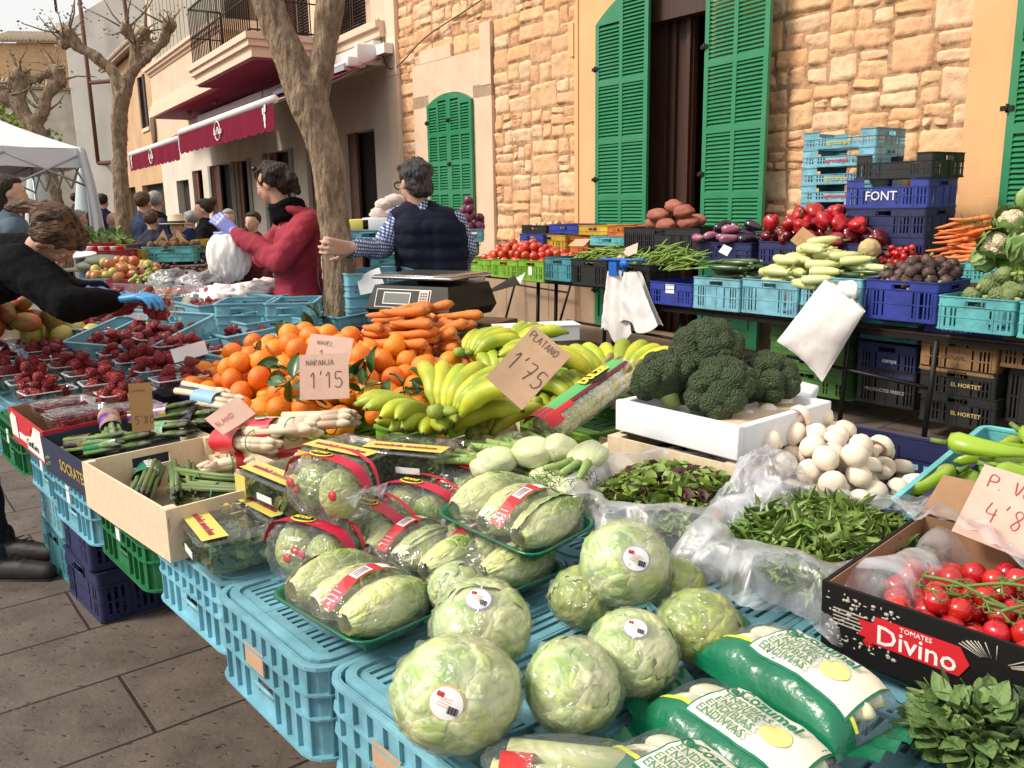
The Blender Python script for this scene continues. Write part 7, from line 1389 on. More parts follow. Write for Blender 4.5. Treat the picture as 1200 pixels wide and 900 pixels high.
# crates stored under the second stall
def under(col, x0, x1, yt, yb, lab, d, logo=None, sticker=None, **k): return tcrate(col, x0, x1, yt, yb, lab, d=d, Wd=.4, logo=logo, sticker=sticker, group='crates stored under the second stall', **k)
fl = lambda t, s=.05, x=0, z=.1, m=WLOGO: [(t, s, m, face('y-', .5, .4, x, z))]
under('cyan', 1007, 1076, 377, 400, 'turquoise crate wedged high under the stall beside the big hanging bag', .25); under('navy', 1003, 1075, 403, 441, 'dark navy crate with a white square print under the stall', .2, fl('camps', .04, .03, .11)); under('black', 1003, 1074, 432, 476, 'black crate with grey lettering standing on the ground under the stall', .2, fl('PRODUCTES FRESCS', .03, 0, .1, mat('grey crate print', (.3, .3, .3), .7)))
under('blue', 1079, 1185, 378, 398, 'royal blue crate printed in white, on the brown crate', .15, fl('FAMILIA', .05, -.05, .05)); t2['br'] = under('brown', 1077, 1170, 396, 438, 'caramel brown slatted crate under the turquoise ones', .12, fl('NATURAL', .03, -.02, .1, mat('dark brown print', (.12, .06, .02)))); under('black', 1076, 1168, 432, 468, 'black crate under the caramel brown one', .12, fl('EL HORTET', .035, .06, .09, OLOGO)); under('black', 1076, 1168, 462, 500, 'lowest black crate standing under the caramel brown one', .12, fl('EL HORTET', .035, .06, .08, OLOGO)); under('black', 1180, 1260, 430, 500, 'black crate at the right edge beneath the stall', .2); under('brown', 1172, 1262, 398, 434, 'second caramel brown crate at the right picture edge', .14)
for i, (y0, y1) in enumerate(((370, 386), (386, 402), (402, 418), (418, 434), (434, 462))): under('olive', 900, 990, y0, y1, 'olive green crate ' + ('topmost', 'second', 'third', 'fourth', 'bottommost')[i] + ' of the stack behind the big hanging bag', .18)
under('cyan', 992, 1004, 372, 470, 'turquoise crate on edge behind the stall leg', .3)
under('teal', 560, 600, 330, 350, 'teal crate hanging low behind the scale, under the tomatoes', .2) if 0 else None
# stall frame
sf = empty('stall_frame', 'dark metal trestle frame that carries the second stall', 'table', M=TM(0, 0, 0)); q = MB(); q.bev((-.9, .36, .665), (3.6, .56, .02), .004); q.bev((-4.4, .42, .78), (3.2, .5, .02), .004); obj('board', q, WOOD, sf)
q = MB(); q.box((-.9, .06, .645), (3.6, .03, .03)); q.box((-.9, .6, .645), (3.6, .03, .03)); q.box((-4.4, .2, .76), (3.2, .03, .03)); q.box((-4.4, .6, .76), (3.2, .03, .03)); obj('rail', q, HING, sf)
for a, b, d in ((1083, 505, -.02), (985, 475, .02), (650, 380, .3), (688, 440, .0), (708, 420, .1), (795, 400, .2), (620, 380, .1), (1250, 540, 0)):
    u, _ = tpl(a, b, d); obj('leg', MB().tube([(-u, max(d, .2) if u > 2.7 else d, 0), (-u + .03, max(d, .2) if u > 2.7 else d, .65 if u < 2.7 else .765)], .018, 6), HING, sf)
q = MB(); u, _ = tpl(1085, 480, .0); u2, _ = tpl(1000, 420, 0); q.tube([(-u, .0, .35), (-u2 - .5, .0, .42)], .013, 6); obj('brace', q, HING, sf); u, _ = tpl(700, 400, .0); q = MB(); q.tube([(-u - .4, .0, .45), (-u + 1.2, .0, .42)], .012, 6); obj('brace', q, HING, sf)
ld = empty('leaning_rack', 'thin grey metal rack leaning on the brown dado of the stone house', 'rack', M=Matrix.Identity(4)); a = on_plane(625, 378, (.72, 10.2), (.6, -.8))
q = MB(); w0, w1 = wst(614, 0), wst(678, 0); A = WM @ Vector((w0, -.35, 0)); B = WM @ Vector((w1, -.35, 0)); A2 = WM @ Vector((w0 + .05, -.08, .85)); B2 = WM @ Vector((w1 + .05, -.08, .8)); q.tube([A, A2], .014, 6); q.tube([B, B2], .014, 6); q.tube([A.lerp(A2, .6), B.lerp(B2, .6)], .011, 6); q.tube([A2, B2], .011, 6); obj('rack', q, HING, ld)
# ---- white carrier bags
BAGW = mat('white carrier bag', (.90, .86, .83), .45, (.84, .79, .77), 6, .5, bump=.10, bscale=9, detail=6, sss=.15); BLUS = mat('blue string', (.01, .12, .50), .5)
hb = empty('carrier_bag', 'big white carrier bag hanging tilted from the light blue crates', 'bag', M=TP(962, 386, -.10, ry=33, sc=1.28))
def bagf(sgn): return lambda u, v: ((u - .5) * (.27 + .07 * v), sgn * (.06 * math.sin(PI * u) ** .6 * math.sin(PI * min(1, v * .95 + .05)) ** .7 + .006 * fbm(Vector((u * 3, v * 3, sgn)), 5) + .005 * math.sin(u * 14 + v * 5) * (1 - v)), .22 - .44 * v + .02 * math.sin(u * 3))
q = MB(); q.grid(34, 40, bagf(-1)); q.grid(34, 40, lambda u, v: bagf(1)(1 - u, v)); obj('bag', q, BAGW, hb); q = MB(); 
for s in (-1, 1): q.tube(smooth_pts([(s * .05, 0, .22), (s * .04, .0, .26), (0, .02, .29), (-.0, .0, .22)], 4), .014, 6)
q.blob((0, 0, .25), (.06, .03, .035), 3, lambda d: 1 + .3 * fbm(d * 3, 3)); obj('knot', q, BAGW, hb)
rb_ = empty('bag_roll', 'bunch of white carrier bags hanging by blue strings beneath the green beans', 'bag', M=TP(731, 352, -.08))
for i, (x, w_, sw) in enumerate(((-.12, .30, .1), (.07, .34, .35))):
    q = MB(); q.grid(26, 26, lambda u, v: (x + (u - .5) * w_ * (.35 + .9 * v ** .7) + sw * .3 * v * v, .012 * math.sin(u * 13 + v * 3) * (.4 + v) - .05 * math.sin(PI * u) + .012 * fbm(Vector((u * 4, v * 4, i)), 4), .24 - (.54 - .10 * i) * v * (1 - .1 * math.sin(u * 7)) )); q.grid(26, 26, lambda u, v: (x + (.5 - u) * w_ * (.35 + .9 * v ** .7) + sw * .3 * v * v, .06 + .012 * math.sin(u * 11) * (.4 + v), .24 - (.52 - .10 * i) * v)); obj('bag', q, BAGW, rb_)
q = MB(); q.tube([(-.25, -.02, .33), (.25, -.02, .34)], .012, 6); q.tube([(.03, -.02, .34), (.02, -.03, .2)], .014, 6); q.blob((.03, -.03, .3), (.05, .03, .035), 2, lambda d: 1 + .3 * fbm(d * 3)); q.box((-.08, -.04, .26), (.09, .03, .11)); obj('string', q, BLUS, rb_)

# ================================================================ scale
sc_ = empty('scale', 'black market scale with a grey display and a steel pan on top', 'scale', M=Matrix.Translation(atd(508, 368, 3.95)) @ Matrix.Rotation(R(-30), 4, 'Z'))
BLK = mat('black scale paint', (.008, .007, .006), .35, (.02, .014, .010), 9, .5, spec=.3); STEEL = mat('steel', (.42, .41, .40), .25, metal=1.0, bump=.05); SILV = mat('silver label', (.55, .53, .50), .35, metal=.3)
q = MB(); vs = [(-.21, -.19, 0), (.21, -.19, 0), (.21, .17, 0), (-.21, .17, 0), (-.23, -.21, .04), (.23, -.21, .04), (.23, .19, .04), (-.23, .19, .04), (-.20, -.17, .145), (.20, -.17, .145), (.20, .17, .145), (-.20, .17, .145)]
q.add(vs, [(3, 2, 1, 0)] + [(a, (a + 1) % 4, (a + 1) % 4 + 4, a + 4) for a in range(4)] + [(a + 4, (a + 1) % 4 + 4, (a + 1) % 4 + 8, a + 8) for a in range(4)] + [(8, 9, 10, 11)]); obj('body', q, BLK, sc_)
FXm = Matrix.Translation((0, -.1925, .09)) @ Matrix.Rotation(R(90 - 21), 4, 'X')
fp_ = obj('front_panel', MB().box((-.03, 0, 0), (.30, .085, .002)), SILV, sc_, M=FXm); obj('panel_inset', MB().box((-.03, 0, .001), (.292, .078, .002)), BLK, fp_)
dsp = obj('display', MB().box((-.06, 0, .003), (.15, .055, .002)), SILV, fp_); obj('screen', MB().box((-.06, 0, .0045), (.14, .046, .001)), mat('grey lcd', (.13, .14, .13), .25), dsp); kp = obj('keypad', MB().box((.085, .0, .003), (.05, .075, .002)), mat('keypad label', (.62, .52, .46), .5), fp_)
obj('red_mark', MB().box((.085, -.03, .0045), (.03, .012, .001)), REDP, kp); q = MB()
for i in range(3):
    for j in range(4): q.box((.072 + i * .013, .025 - j * .012, .0045), (.009, .008, .001))
obj('key', q, mat('dark key', (.10, .06, .05), .5), kp)
q = MB(); q.bev((0, 0, .16), (.10, .10, .03), .01); obj('pillar', q, BLK, sc_); q = MB(); q.bev((0, 0, .178), (.44, .34, .014), .005); q.bev((0, 0, .188), (.42, .32, .004), .001); obj('pan', q, STEEL, sc_); q = MB()
for x, y in ((-.17, -.14), (.17, -.14), (-.17, .13), (.17, .13)): q.tube([(x, y, -.02), (x, y, 0)], .02, 10)
obj('foot', q, BLK, sc_); obj('rating_plate', MB().box((0, 0, 0), (.05, .018, .002)), SILV, sc_, M=Matrix.Translation((.1, -.215, .028)) @ Matrix.Rotation(PI / 2, 4, 'X'))
pn = empty('scoop', 'dented clear scoop lying beside the scale', 'scoop', M=Matrix.Translation(atd(585, 345, 4.1)) @ Matrix.Rotation(R(-20), 4, 'Z')); q = MB(); q.grid(10, 10, lambda u, v: ((u - .4) * .18, (v - .5) * .16, .10 * u * abs(v - .5) + .05 * u)); obj('scoop', q, mat('pale plastic', (.52, .52, .50), .3), pn)
stn = empty('scale_stand', 'black box stand under the scale with papers in front', 'stand', M=Matrix.Translation(atd(512, 372, 4.0).to_2d().to_3d()) @ Matrix.Rotation(R(-30), 4, 'Z')); zz = atd(512, 372, 3.95).z - .02
q = MB(); q.bev((0, 0, zz - .09), (.60, .50, .17), .008); obj('box', q, BLK, stn); q = MB(); q.bev((0, 0, (zz - .18) / 2), (.5, .4, zz - .18), .01); obj('base', q, mat('dark stand', (.02, .02, .022), .6), stn)
obj('cable', MB().tube(smooth_pts([(-.2, -.27, zz), (-.24, -.30, zz - .08), (-.22, -.30, zz - .2), (-.1, -.29, zz - .1)], 5), .006, 6), mat('pale cable', (.6, .6, .58), .5), stn)
wp_ = obj('wrapping_paper', MB().grid(10, 8, lambda u, v: ((u - .5) * .13, .02 * math.sin(u * 4 + v), (v - .5) * .10)), PAPER, None, 'white paper sheaf standing in the blue crate left of the scale', 'paper', M=Matrix.Translation(atd(434, 330, 4.2)) @ Euler((R(-15), R(-15), 0)).to_matrix().to_4x4())
for i, (c_, y0, y1) in enumerate((('sky', 322, 347), ('sky', 347, 368), ('sky', 364, 392))):
    zt_ = atd(433, y0, 4.3).z; zb_ = atd(433, y1, 4.3).z; p = atd(440, 340, 4.45); crate(c_, Matrix.Translation((p.x, p.y, zb_)) @ Matrix.Rotation(R(20), 4, 'Z'), 'light blue crate ' + ('uppermost', 'second', 'lowest in view')[i] + ' of the pile between trunk and scale', L=.36, Wd=.4, H=round(zt_ - zb_ + .01, 2))
p = atd(440, 340, 4.45); crate('black', Matrix.Translation((p.x, p.y, atd(433, 392, 4.3).z - .21)) @ Matrix.Rotation(R(20), 4, 'Z'), 'black crate beneath the light blue pile by the trunk', L=.4, Wd=.4, H=.2); crate('black', Matrix.Translation((p.x, p.y, atd(433, 392, 4.3).z - .42)) @ Matrix.Rotation(R(20), 4, 'Z'), 'bottom black crate beneath the light blue pile by the trunk', L=.4, Wd=.4, H=.2)

# ================================================================ fruit end of the near stall
def punnet_mesh(L_=.17, Wd=.11, H=.055):
    q = MB(); P = perim(L_, Wd, .012, .03)
    for i in range(len(P)):
        a, b = P[i], P[(i + 1) % len(P)]; rows = [(-.012, 0), (-.003, H - .004), (.004, H - .002), (.004, H), (-.002, H)]; vs = [((p_[0] + p_[1] * o_).x, (p_[0] + p_[1] * o_).y, z) for p_ in (a, b) for o_, z in rows]; m_ = len(rows); q.add(vs, [(k, m_ + k, m_ + k + 1, k + 1) for k in range(m_ - 1)], 0, True)
    return q.mesh('tray', CLAM)
def rim_mesh(): q = MB(); ring(q, perim(.17, .11, .012, .03), .0545, .0575, -.001, .006); return q.mesh('rim', mat('pale clear rim', (.72, .66, .70), .25, spec=.6))
PUN = Kind('punnet', None, (('tray', punnet_mesh()), ('rim', rim_mesh())), 'punnet')
FRB = plastic('x', (.3, .3, .3)); rn = random.Random(77); count = 0
STRK = STR; straw_items = []
for r_ in range(4):
    for k in range(9):
        n, s = .14 + .165 * r_, 1.86 + .205 * k + .06 * (r_ % 2); px_, py_ = 0, 0
        if r_ == 0 and k < 2: continue
        if r_ == 3 and (k < 1): continue
        z = .80 + .035 * r_ + .012 * k * .5; M = SL(n, s, z, rz=rn.uniform(-6, 6)); PUN.put(M, 'clear punnet heaped with strawberries in row %s from the aisle' % ('one', 'two', 'three', 'four')[r_] , 'clear strawberry punnets', 'punnet')
        near = k < 5; nb = 10 if near else 7
        hp = heap(STR, nb, .145, .09, 0, anyrot, .05, 5, r_ * 10 + k, M @ xf((0, 0, .034), s=1.25), hard=False)
        for kd, MM in hp:
            count += 1
            if count <= 230: kd.put(MM, 'dark ripe strawberry heaped in the clear punnets', 'strawberries in the clear punnets', 'strawberry')
            else: straw_items.append((kd.mesh, MM))
def merged(items, name, label, m, cat, group=None):
    q = MB()
    for me, MM in items: q.add([v.co for v in me.vertices], [tuple(f.vertices) for f in me.polygons], 0, True, MM)
    o = obj(name, q, m, None, label, cat, group, kind='stuff'); return o
bc = [(.62, 2.62, .88, 22, -14, 'light blue crate of strawberries tilted toward the aisle, nearer of two'), (.62, 3.10, .90, 24, -14, 'light blue crate of strawberries tilted toward the aisle, farther of two'), (1.02, 2.52, .86, 2, -5, 'light blue crate of strawberries with a paper slip, straight behind the punnets'), (1.16, 3.15, .92, 0, -3, 'light blue crate of strawberries in the back row, left part'), (1.52, 3.12, .94, 0, -3, 'light blue crate of strawberries in the back row under the taller crate'), (.85, 2.1, .83, 8, -3, 'light blue crate of strawberries hidden behind the white paper slip')]
for i, (n, s, z, rz, ry, lab) in enumerate(bc):
    M = SL(n, s, z, rz=rz, ry=ry); crate('sky', M, lab, L=.38, Wd=.5, H=.14, low=i == 4, sticker=[((.03, -.254, .08), (.06, .002, .035), PAPER)] if i in (4,) else None, group='light blue crates of strawberries')
    for kd, MM in heap(STR, 24, .34, .46, 0, anyrot, .03, 6, 90 + i, M @ xf((0, 0, .085), s=1.25)):
        count += 1
        if i in (0, 2, 5) and count < 9999 and len([1 for _ in ()]) == 0 and (i, ) and count - 0 <= 999 and i in (2, 5, 0) and rn.random() < .9 and sum(1 for o in ()) == 0: kd.put(MM, 'dark ripe strawberry loose in a light blue crate', 'strawberries in the light blue crates', 'strawberry')
        else: straw_items.append((kd.mesh, MM))
merged(straw_items, 'strawberries', 'far strawberries filling the punnets and blue crates beyond', STRAW, 'strawberries')
for (a, b, z, H_, x0) in ((295, 366, 1.0, .15, .5), (347, 366, 1.0, .15, .5)): crate('sky', PX(a, b + 22, .93, rz=-41 + 5), ('light blue crate standing tall left of the tree trunk' if a < 300 else 'light blue crate tucked against the left of the tree trunk'), L=.26 if a < 300 else .22, Wd=.3, H=.15)
card(213, 361, 1.02, .035, .14, None, 'narrow blank wooden slat leaning before the strawberry punnet', tilt=-10, roll=32, m=PINE)
card(222, 412, 1.0, .12, .05, None, 'white paper slip folded over the light blue strawberry crate', tilt=-20, roll=-12, m=PAPER)
# raspberries, blueberries, red and white box
RAS = mat('raspberry', (.42, .012, .035), .5, (.32, .01, .03), 40, .6, bump=-1, bscale=300, kind='voronoi'); BLUB = mat('blueberry', (.018, .022, .06), .5, (.05, .06, .11), 30, .6, var=.1)
def berry_tray(M, label, m, r, cat, group): 
    o = empty('berry_tray', label, cat, M=M, group=group); rn = random.Random(int(M[0][3] * 999)); q = MB()
    for k in range(60): q.blob((rn.uniform(-.07, .07), rn.uniform(-.045, .045), .022 + rn.uniform(-.006, .008)), r, 1)
    obj('berries', q, m, o)['kind'] = 'stuff'; obj('tray', punnet_mesh(.17, .115, .045), None, o); q = MB(); q.grid(8, 6, lambda u, v: ((u - .5) * .165, (v - .5) * .11, .047 + .002 * math.sin(u * 9 + v * 5))); obj('lid', q, CLAM, o)
for i, (a, b, z) in enumerate(((.10, 1.70, .855), (.07, 1.60, .87), (.22, 1.62, .86), (.09, 1.84, .86))): berry_tray(SL(a, b, z, rz=4 * i), 'clear lidded tray of raspberries, ' + ('in the middle of its row', 'nearest the red and white box', 'right next to the purple wrapped asparagus', 'behind the others')[i], RAS, .009, 'berries', 'raspberry trays')
for i, (a, b, z) in enumerate(((188, 438, .93), (203, 446, .93), (222, 455, .93), (176, 430, .93))): berry_tray(PX(a, b, z - .05, rz=8 + 40), 'clear lidded tray of blueberries, ' + ('second from the back', 'third from the back', 'nearest the oranges', 'backmost')[i], BLUB, .008, 'berries', 'blueberry trays')
bb_ = card_box(SL(.49, 1.78, .79, rz=0, ry=-6), 'dark blue carton under the blueberry trays', .26, .36, .10, NAVYP, mat('navy card inside', (.03, .035, .05)));  lettering('MORA', .03, WHITEP, bb_, Matrix.Translation((-.131, -.05, .05)) @ face('x-', 0, 0, off=0)); obj('badge', MB().blob((-.131, .02, .055), (.001, .022, .022), 2), mat('mauve print', (.40, .34, .42)), bb_)
RBX = card_box(SL(.13, 1.76, .785, rz=0, ry=-2), 'red and white printed fruit carton at the left end of the stall', .34, .44, .105, mat('red printed card', (.56, .015, .03), .45), KRAFTD)
FR_ = Matrix.Translation((-.1712, 0, 0)) @ face('x-', 0, 0, off=0)
obj('white_print', MB().prism([(-.20, .02), (-.11, .02), (-.11, .09), (-.16, .10), (-.20, .08)], 0, .001), WHITEP, RBX, M=FR_); obj('white_print', MB().prism([(-.0, .01), (.20, .01), (.20, .10), (.12, .10), (.07, .06), (0, .05)], 0, .001), WHITEP, RBX, M=FR_); obj('white_print', MB().box((-.05, .035, 0), (.09, .02, .002)), WHITEP, RBX, M=FR_)
q = MB(); q.blob((.05, .075, .002), (.012, .010, .001), 2); q.blob((.07, .077, .002), (.012, .010, .001), 2); obj('cherry_print', q, REDP, RBX, M=FR_); lettering('CoralCarra', .03, BLACKP, RBX, FR_ @ xf((.08, .035, .0015)), bold=.0005)
FE_ = Matrix.Translation((0, -.2212, 0)) @ face('y-', 0, 0, off=0); obj('white_print', MB().box((-.04, .05, 0), (.10, .05, .002)), WHITEP, RBX, M=FE_)
for k in range(3): obj('red_print', MB().box((-.04, .063 - k * .012, .0012), (.07, .004, .001)), REDP, RBX, M=FE_)
# mangoes, melons at the far left
wood_box(PX(18, 392, .93, rz=-41 + 10), 'shallow wooden tray of big mangoes at the left picture edge', .42, .36, .08, slot=False); put_heap(heap(MAN, 14, .42, .32, 0, anyrot, .1, 8, 3, PX(14, 386, 1.0, rz=-30, sc=.95)), 'large green and red mango at the left picture edge', 'big mangoes at the left edge', 'mango')
put_heap(heap(PEA, 8, .5, .25, 0, anyrot, .02, 6, 4, PX(105, 398, .93, rz=-30, sc=1.3)), 'yellow melon like fruit behind the strawberry punnets', 'yellow fruit behind the punnets', 'fruit')
for a, b, z, r_, lab in ((57, 382, 1.0, .07, 'white round lid lying between the mangoes and the melons'), (87, 300, 1.12, .13, 'white round plate just under the bending woman s face')): obj('plate', MB().lathe([(.001, 0), (r_, 0), (r_ * 1.05, .008), (r_, .012), (.001, .013)], 28), WHITE, None, lab.replace('woman s', "woman's"), 'plate', M=Matrix.Translation(atd(a, b, 4.0 if a < 60 else 5.6)) @ Euler((R(6), 0, 0)).to_matrix().to_4x4())
# fruit beyond, at about 5 to 7 m
def fc(col, x0, x1, yt, yb, dep, lab, yaw=0, Wd=.36, **k):
    a, b = atd(x0, yt, dep), atd(x1, yt, dep); c_ = atd((x0 + x1) / 2, yb, dep); H = round(max(.07, (a.z + b.z) / 2 - c_.z), 2); M = Matrix.Translation((c_.x, c_.y + Wd / 2, c_.z)) @ Matrix.Rotation(R(yaw), 4, 'Z'); crate(col, M, lab, L=round((b - a).length, 2), Wd=Wd, H=H, **k); return M, (b - a).length, Wd, H
def fheap(kinds, n, t, lab, grp, cat=None, dome=.1, dz=-.02, sc=1., seed=1, grow=1): M, L_, Wd, H = t; put_heap(heap(kinds, n, L_ * grow / sc, Wd / sc, 0, anyrot, dome, 7, seed, M @ xf((0, 0, H + dz), s=sc)), lab, grp, cat)
far = fc('pink', 122, 156, 328, 340, 5.6, 'bright pink crate of peaches in front of the pears', 4); fheap(APP, 14, far, 'red blushed peach in the bright pink crate', 'peaches in the pink crate', 'peach', seed=2, sc=.95)
far = fc('sky', 92, 175, 326, 345, 5.9, 'light blue crate under the pears and apples', 3, Wd=.5); fheap(PEA + APP, 46, far, 'yellow green pear or apple in the mixed heap before the bending woman', 'pears and apples in the mixed heap', 'fruit', seed=3, dome=.1)
for i, (a, b, sz) in enumerate(((122, 306, .11), (135, 312, .10), (108, 312, .09))): obj('squash', rndblob(sz, 3, (1.3, .8, .45), .05, 1, i), mat('grey green squash', (.11, .13, .10), .7, (.16, .17, .12), 9, .6), None, 'grey green squash lying behind the pears, ' + ('topmost', 'right hand one', 'left hand one')[i], 'squash', M=Matrix.Translation(atd(a, b, 6.3)))
GRN_ = mat('green grape', (.36, .44, .10), .3, sss=.2); DGR = mat('dark grape', (.10, .010, .02), .3, var=.2)
def grapes(px_, py_, dep, m, lab, n=46, spread=(.12, .1, .05), r=.013, cat='grapes', bagm=None):
    q = MB(); rn = random.Random(px_)
    for k in range(n): q.blob((rn.gauss(0, spread[0] / 2), rn.gauss(0, spread[1] / 2), rn.gauss(0, spread[2] / 2)), r * rn.uniform(.9, 1.1), 1)
    o = obj('grapes', q, m, None, lab, cat, M=Matrix.Translation(atd(px_, py_, dep)))
    if bagm: obj('plastic_bag', MB().blob((0, 0, 0), (spread[0] * 1.35, spread[1] * 1.2, spread[2] * 1.5), 4, lambda d: 1 + .2 * fbm(d * 3, 4)), bagm, o)
far = fc('sky', 165, 275, 350, 372, 4.9, 'light blue crate of bagged grapes under the held white bag', 5, Wd=.6)
grapes(174, 326, 5.3, GRN_, 'pale green grapes heaped right of the peaches'); grapes(205, 330, 5.2, DGR, 'dark grapes in a hazy clear bag nearest the green grapes', bagm=HAZY); grapes(222, 318, 5.6, DGR, 'dark red grapes in an open wooden tray behind the bagged ones', n=80, spread=(.2, .12, .06)); grapes(238, 334, 5.1, DGR, 'dark grapes in a clear bag below the held white bag', bagm=HAZY); grapes(196, 348, 4.9, DGR, 'dark grapes under an orange and yellow printed band', n=50, bagm=CLEAR); grapes(232, 360, 4.6, mat('bright strawberry', (.55, .01, .03), .35), 'bright strawberries in a tall clear punnet behind the blue crates', n=50, spread=(.13, .08, .08), r=.017, cat='strawberries', bagm=CLAM)
obj('printed_band', MB().bev((0, 0, 0), (.17, .10, .03), .01), mat('orange band', (.70, .25, .02), .4, (.55, .03, .02), 20, .6), None, 'orange and red printed band on the dark grapes', 'label', M=Matrix.Translation(atd(199, 342, 4.85)))
for i, (a, b) in enumerate(((235, 322), (228, 348))): obj('thin_slat', MB().bev((0, 0, 0), (.20, .05, .012), .003), PINE, None, ('upper', 'lower')[i] + ' thin wooden tray edge lying among the bagged grapes', 'slat', M=Matrix.Translation(atd(a, b, 5.2)) @ Euler((0, R(-28), .2)).to_matrix().to_4x4())
for i, (a, b, r_) in enumerate(((262, 350, .12), (282, 352, .13), (300, 345, .10), (310, 338, .09))): obj('carrier_bag', MB().blob((0, 0, 0), (r_ * 1.2, r_, r_ * .6), 4, lambda d: 1 + .35 * fbm(d * 2.4 + Vector((i * 5, 0, 0)), 4)), BAGW, None, 'crumpled white carrier bag on the fruit, ' + ('directly below the held bag', 'largest of the heap', 'right of the heap', 'rightmost, against the hoodie')[i], 'bag', M=Matrix.Translation(atd(a, b, 4.6)))
hbg = obj('carrier_bag', MB().blob((0, 0, 0), (.10, .08, .19), 5, lambda d: (1 - .55 * max(0, d.z) ** 1.5 - .3 * max(0, -d.z) ** 2) * (1 + .12 * fbm(Vector((d.x * 4, d.y * 4, d.z * 1.6)), 4))), BAGW, None, 'white carrier bag held up in the purple glove of the woman in the red hoodie', 'bag', M=Matrix.Translation(atd(268, 297, 4.45)) @ Matrix.Diagonal((1.15, 1, 1.05, 1)))
# boxes at 7 to 9 m
far = fc('cyan', 167, 226, 289, 307, 8.0, 'turquoise crate of brown onions below the straw hat', 3); fheap(KIW, 22, far, 'brown onion in the turquoise crate below the straw hat', 'brown onions below the straw hat', 'onion', sc=1.25, dome=.05)
for i, (a, s) in enumerate(((188, 1), (214, -1))): obj('carton_flap', MB().prism([(-.1, -.08), (.1, -.08), (.04 * s, .12)], -.004, .004), KRAFT, None, 'kraft carton flap standing at the ' + ('left', 'right')[i] + ' of the brown onions', 'carton flap', M=Matrix.Translation(atd(a, 284, 8.2)) @ Euler((PI / 2, 0, 0)).to_matrix().to_4x4())
fc('navy', 148, 167, 288, 303, 8.1, 'small navy crate left of the turquoise onion crate'); far = fc('red', 101, 146, 294, 315, 7.6, 'red crate of white lidded tubs at the left', 4); fc('red', 99, 118, 286, 300, 8.0, 'small red crate standing behind the larger red one'); fc('yellow', 112, 150, 287, 304, 8.3, 'yellow crate behind the red one'); fc('yellow', 140, 170, 292, 312, 7.9, 'yellow crate between the red and the navy crates'); fc('yellow', 225, 252, 281, 296, 8.3, 'yellow crate right of the straw hat', logo=[('FRUITS', .06, mat('brown print', (.2, .08, .02)), face('y-', .3, .36, 0, .05))]); fc('navy', 225, 262, 296, 307, 8.2, 'navy crate under the yellow one')
q = MB(); rn = random.Random(5)
for k in range(200): leaf_quads(q, (rn.gauss(0, .12), rn.gauss(0, .08), rn.gauss(0, .03)), 2, .03, .10, rn)
obj('leafy_greens', q, mat('leafy greens', (.08, .17, .04), .6, (.20, .28, .09), 6, .6), None, 'heap of leafy green vegetables before the seated people', 'greens', M=Matrix.Translation(atd(118, 282, 8.6)))
for i in range(6): obj('tub', MB().lathe([(.03, 0), (.035, .05), (.037, .055), (.001, .056)], 14), (WHITE, REDP)[i % 2], None, 'small lidded tub in the red crate, ' + ('red', 'white')[(i + 1) % 2] + ' lid', 'tub', 'tubs in the red crate', M=Matrix.Translation(atd(106 + i * 7, 296, 7.8)))
far = fc('sky', 362, 382, 283, 298, 5.6, 'light blue crate of oranges seen just left of the trunk'); fc('blue', 362, 384, 277, 284, 5.7, 'thin royal blue crate on the light blue one by the trunk')
for i, (a, b) in enumerate(((366, 274), (373, 273), (369, 266), (376, 267), (372, 260), (364, 268), (377, 275))): TOM[0][0].put(Matrix.Translation(atd(a, b, 5.8)), 'orange red tomato heaped just left of the trunk', 'tomatoes left of the trunk', 'tomato')
for i, (x0, x1, y0, y1, c_, dep, lab) in enumerate(((396, 470, 270, 286, 'sky', 6.2, 'light blue crate behind the man s stretched arm'), (434, 474, 300, 312, 'cyan', 6.3, 'turquoise crate below the man s stretched arm'), (378, 398, 270, 300, 'blue', 6.0, 'blue crate directly right of the trunk'), (533, 566, 268, 284, 'sky', 6.6, 'light blue crate of red onions right of the man'), (546, 560, 282, 300, 'green', 6.8, 'green crate under the red onions'))): t_ = fc(c_, x0, x1, y0, y1, dep, lab.replace('man s', "man's")); far = t_ if i == 3 else far
fheap(RON, 18, far, 'red onion in the crate right of the man', 'red onions', 'onion', dome=.2, sc=1.1)
for i, (x0, x1, y0, y1, m_) in enumerate(((408, 432, 257, 270, YELP2), (425, 455, 255, 270, PAPER), (448, 482, 258, 270, PAPER))): a, b = atd(x0, y1, 6.3), atd(x1, y0, 6.3); obj('carton', MB().bev((0, .15, 0), (b.x - a.x, .3, b.z - a.z), .004), m_, None, ('pale yellow', 'white', 'second white')[i] + ' fruit carton behind the man in the vest', 'carton', M=Matrix.Translation((a + b) / 2))
for i, (a, b) in enumerate(((452, 240), (463, 235), (446, 250), (460, 249))): obj('garlic_net', rndblob(.065, 3, (1.2, .9, .7), .25, 2.5, i), mat('garlic', (.66, .54, .48), .7, (.55, .42, .38), 20, .6), None, 'net of pale garlic beside the man in the vest', 'garlic', 'nets of garlic', M=Matrix.Translation(atd(a, b, 6.4)))
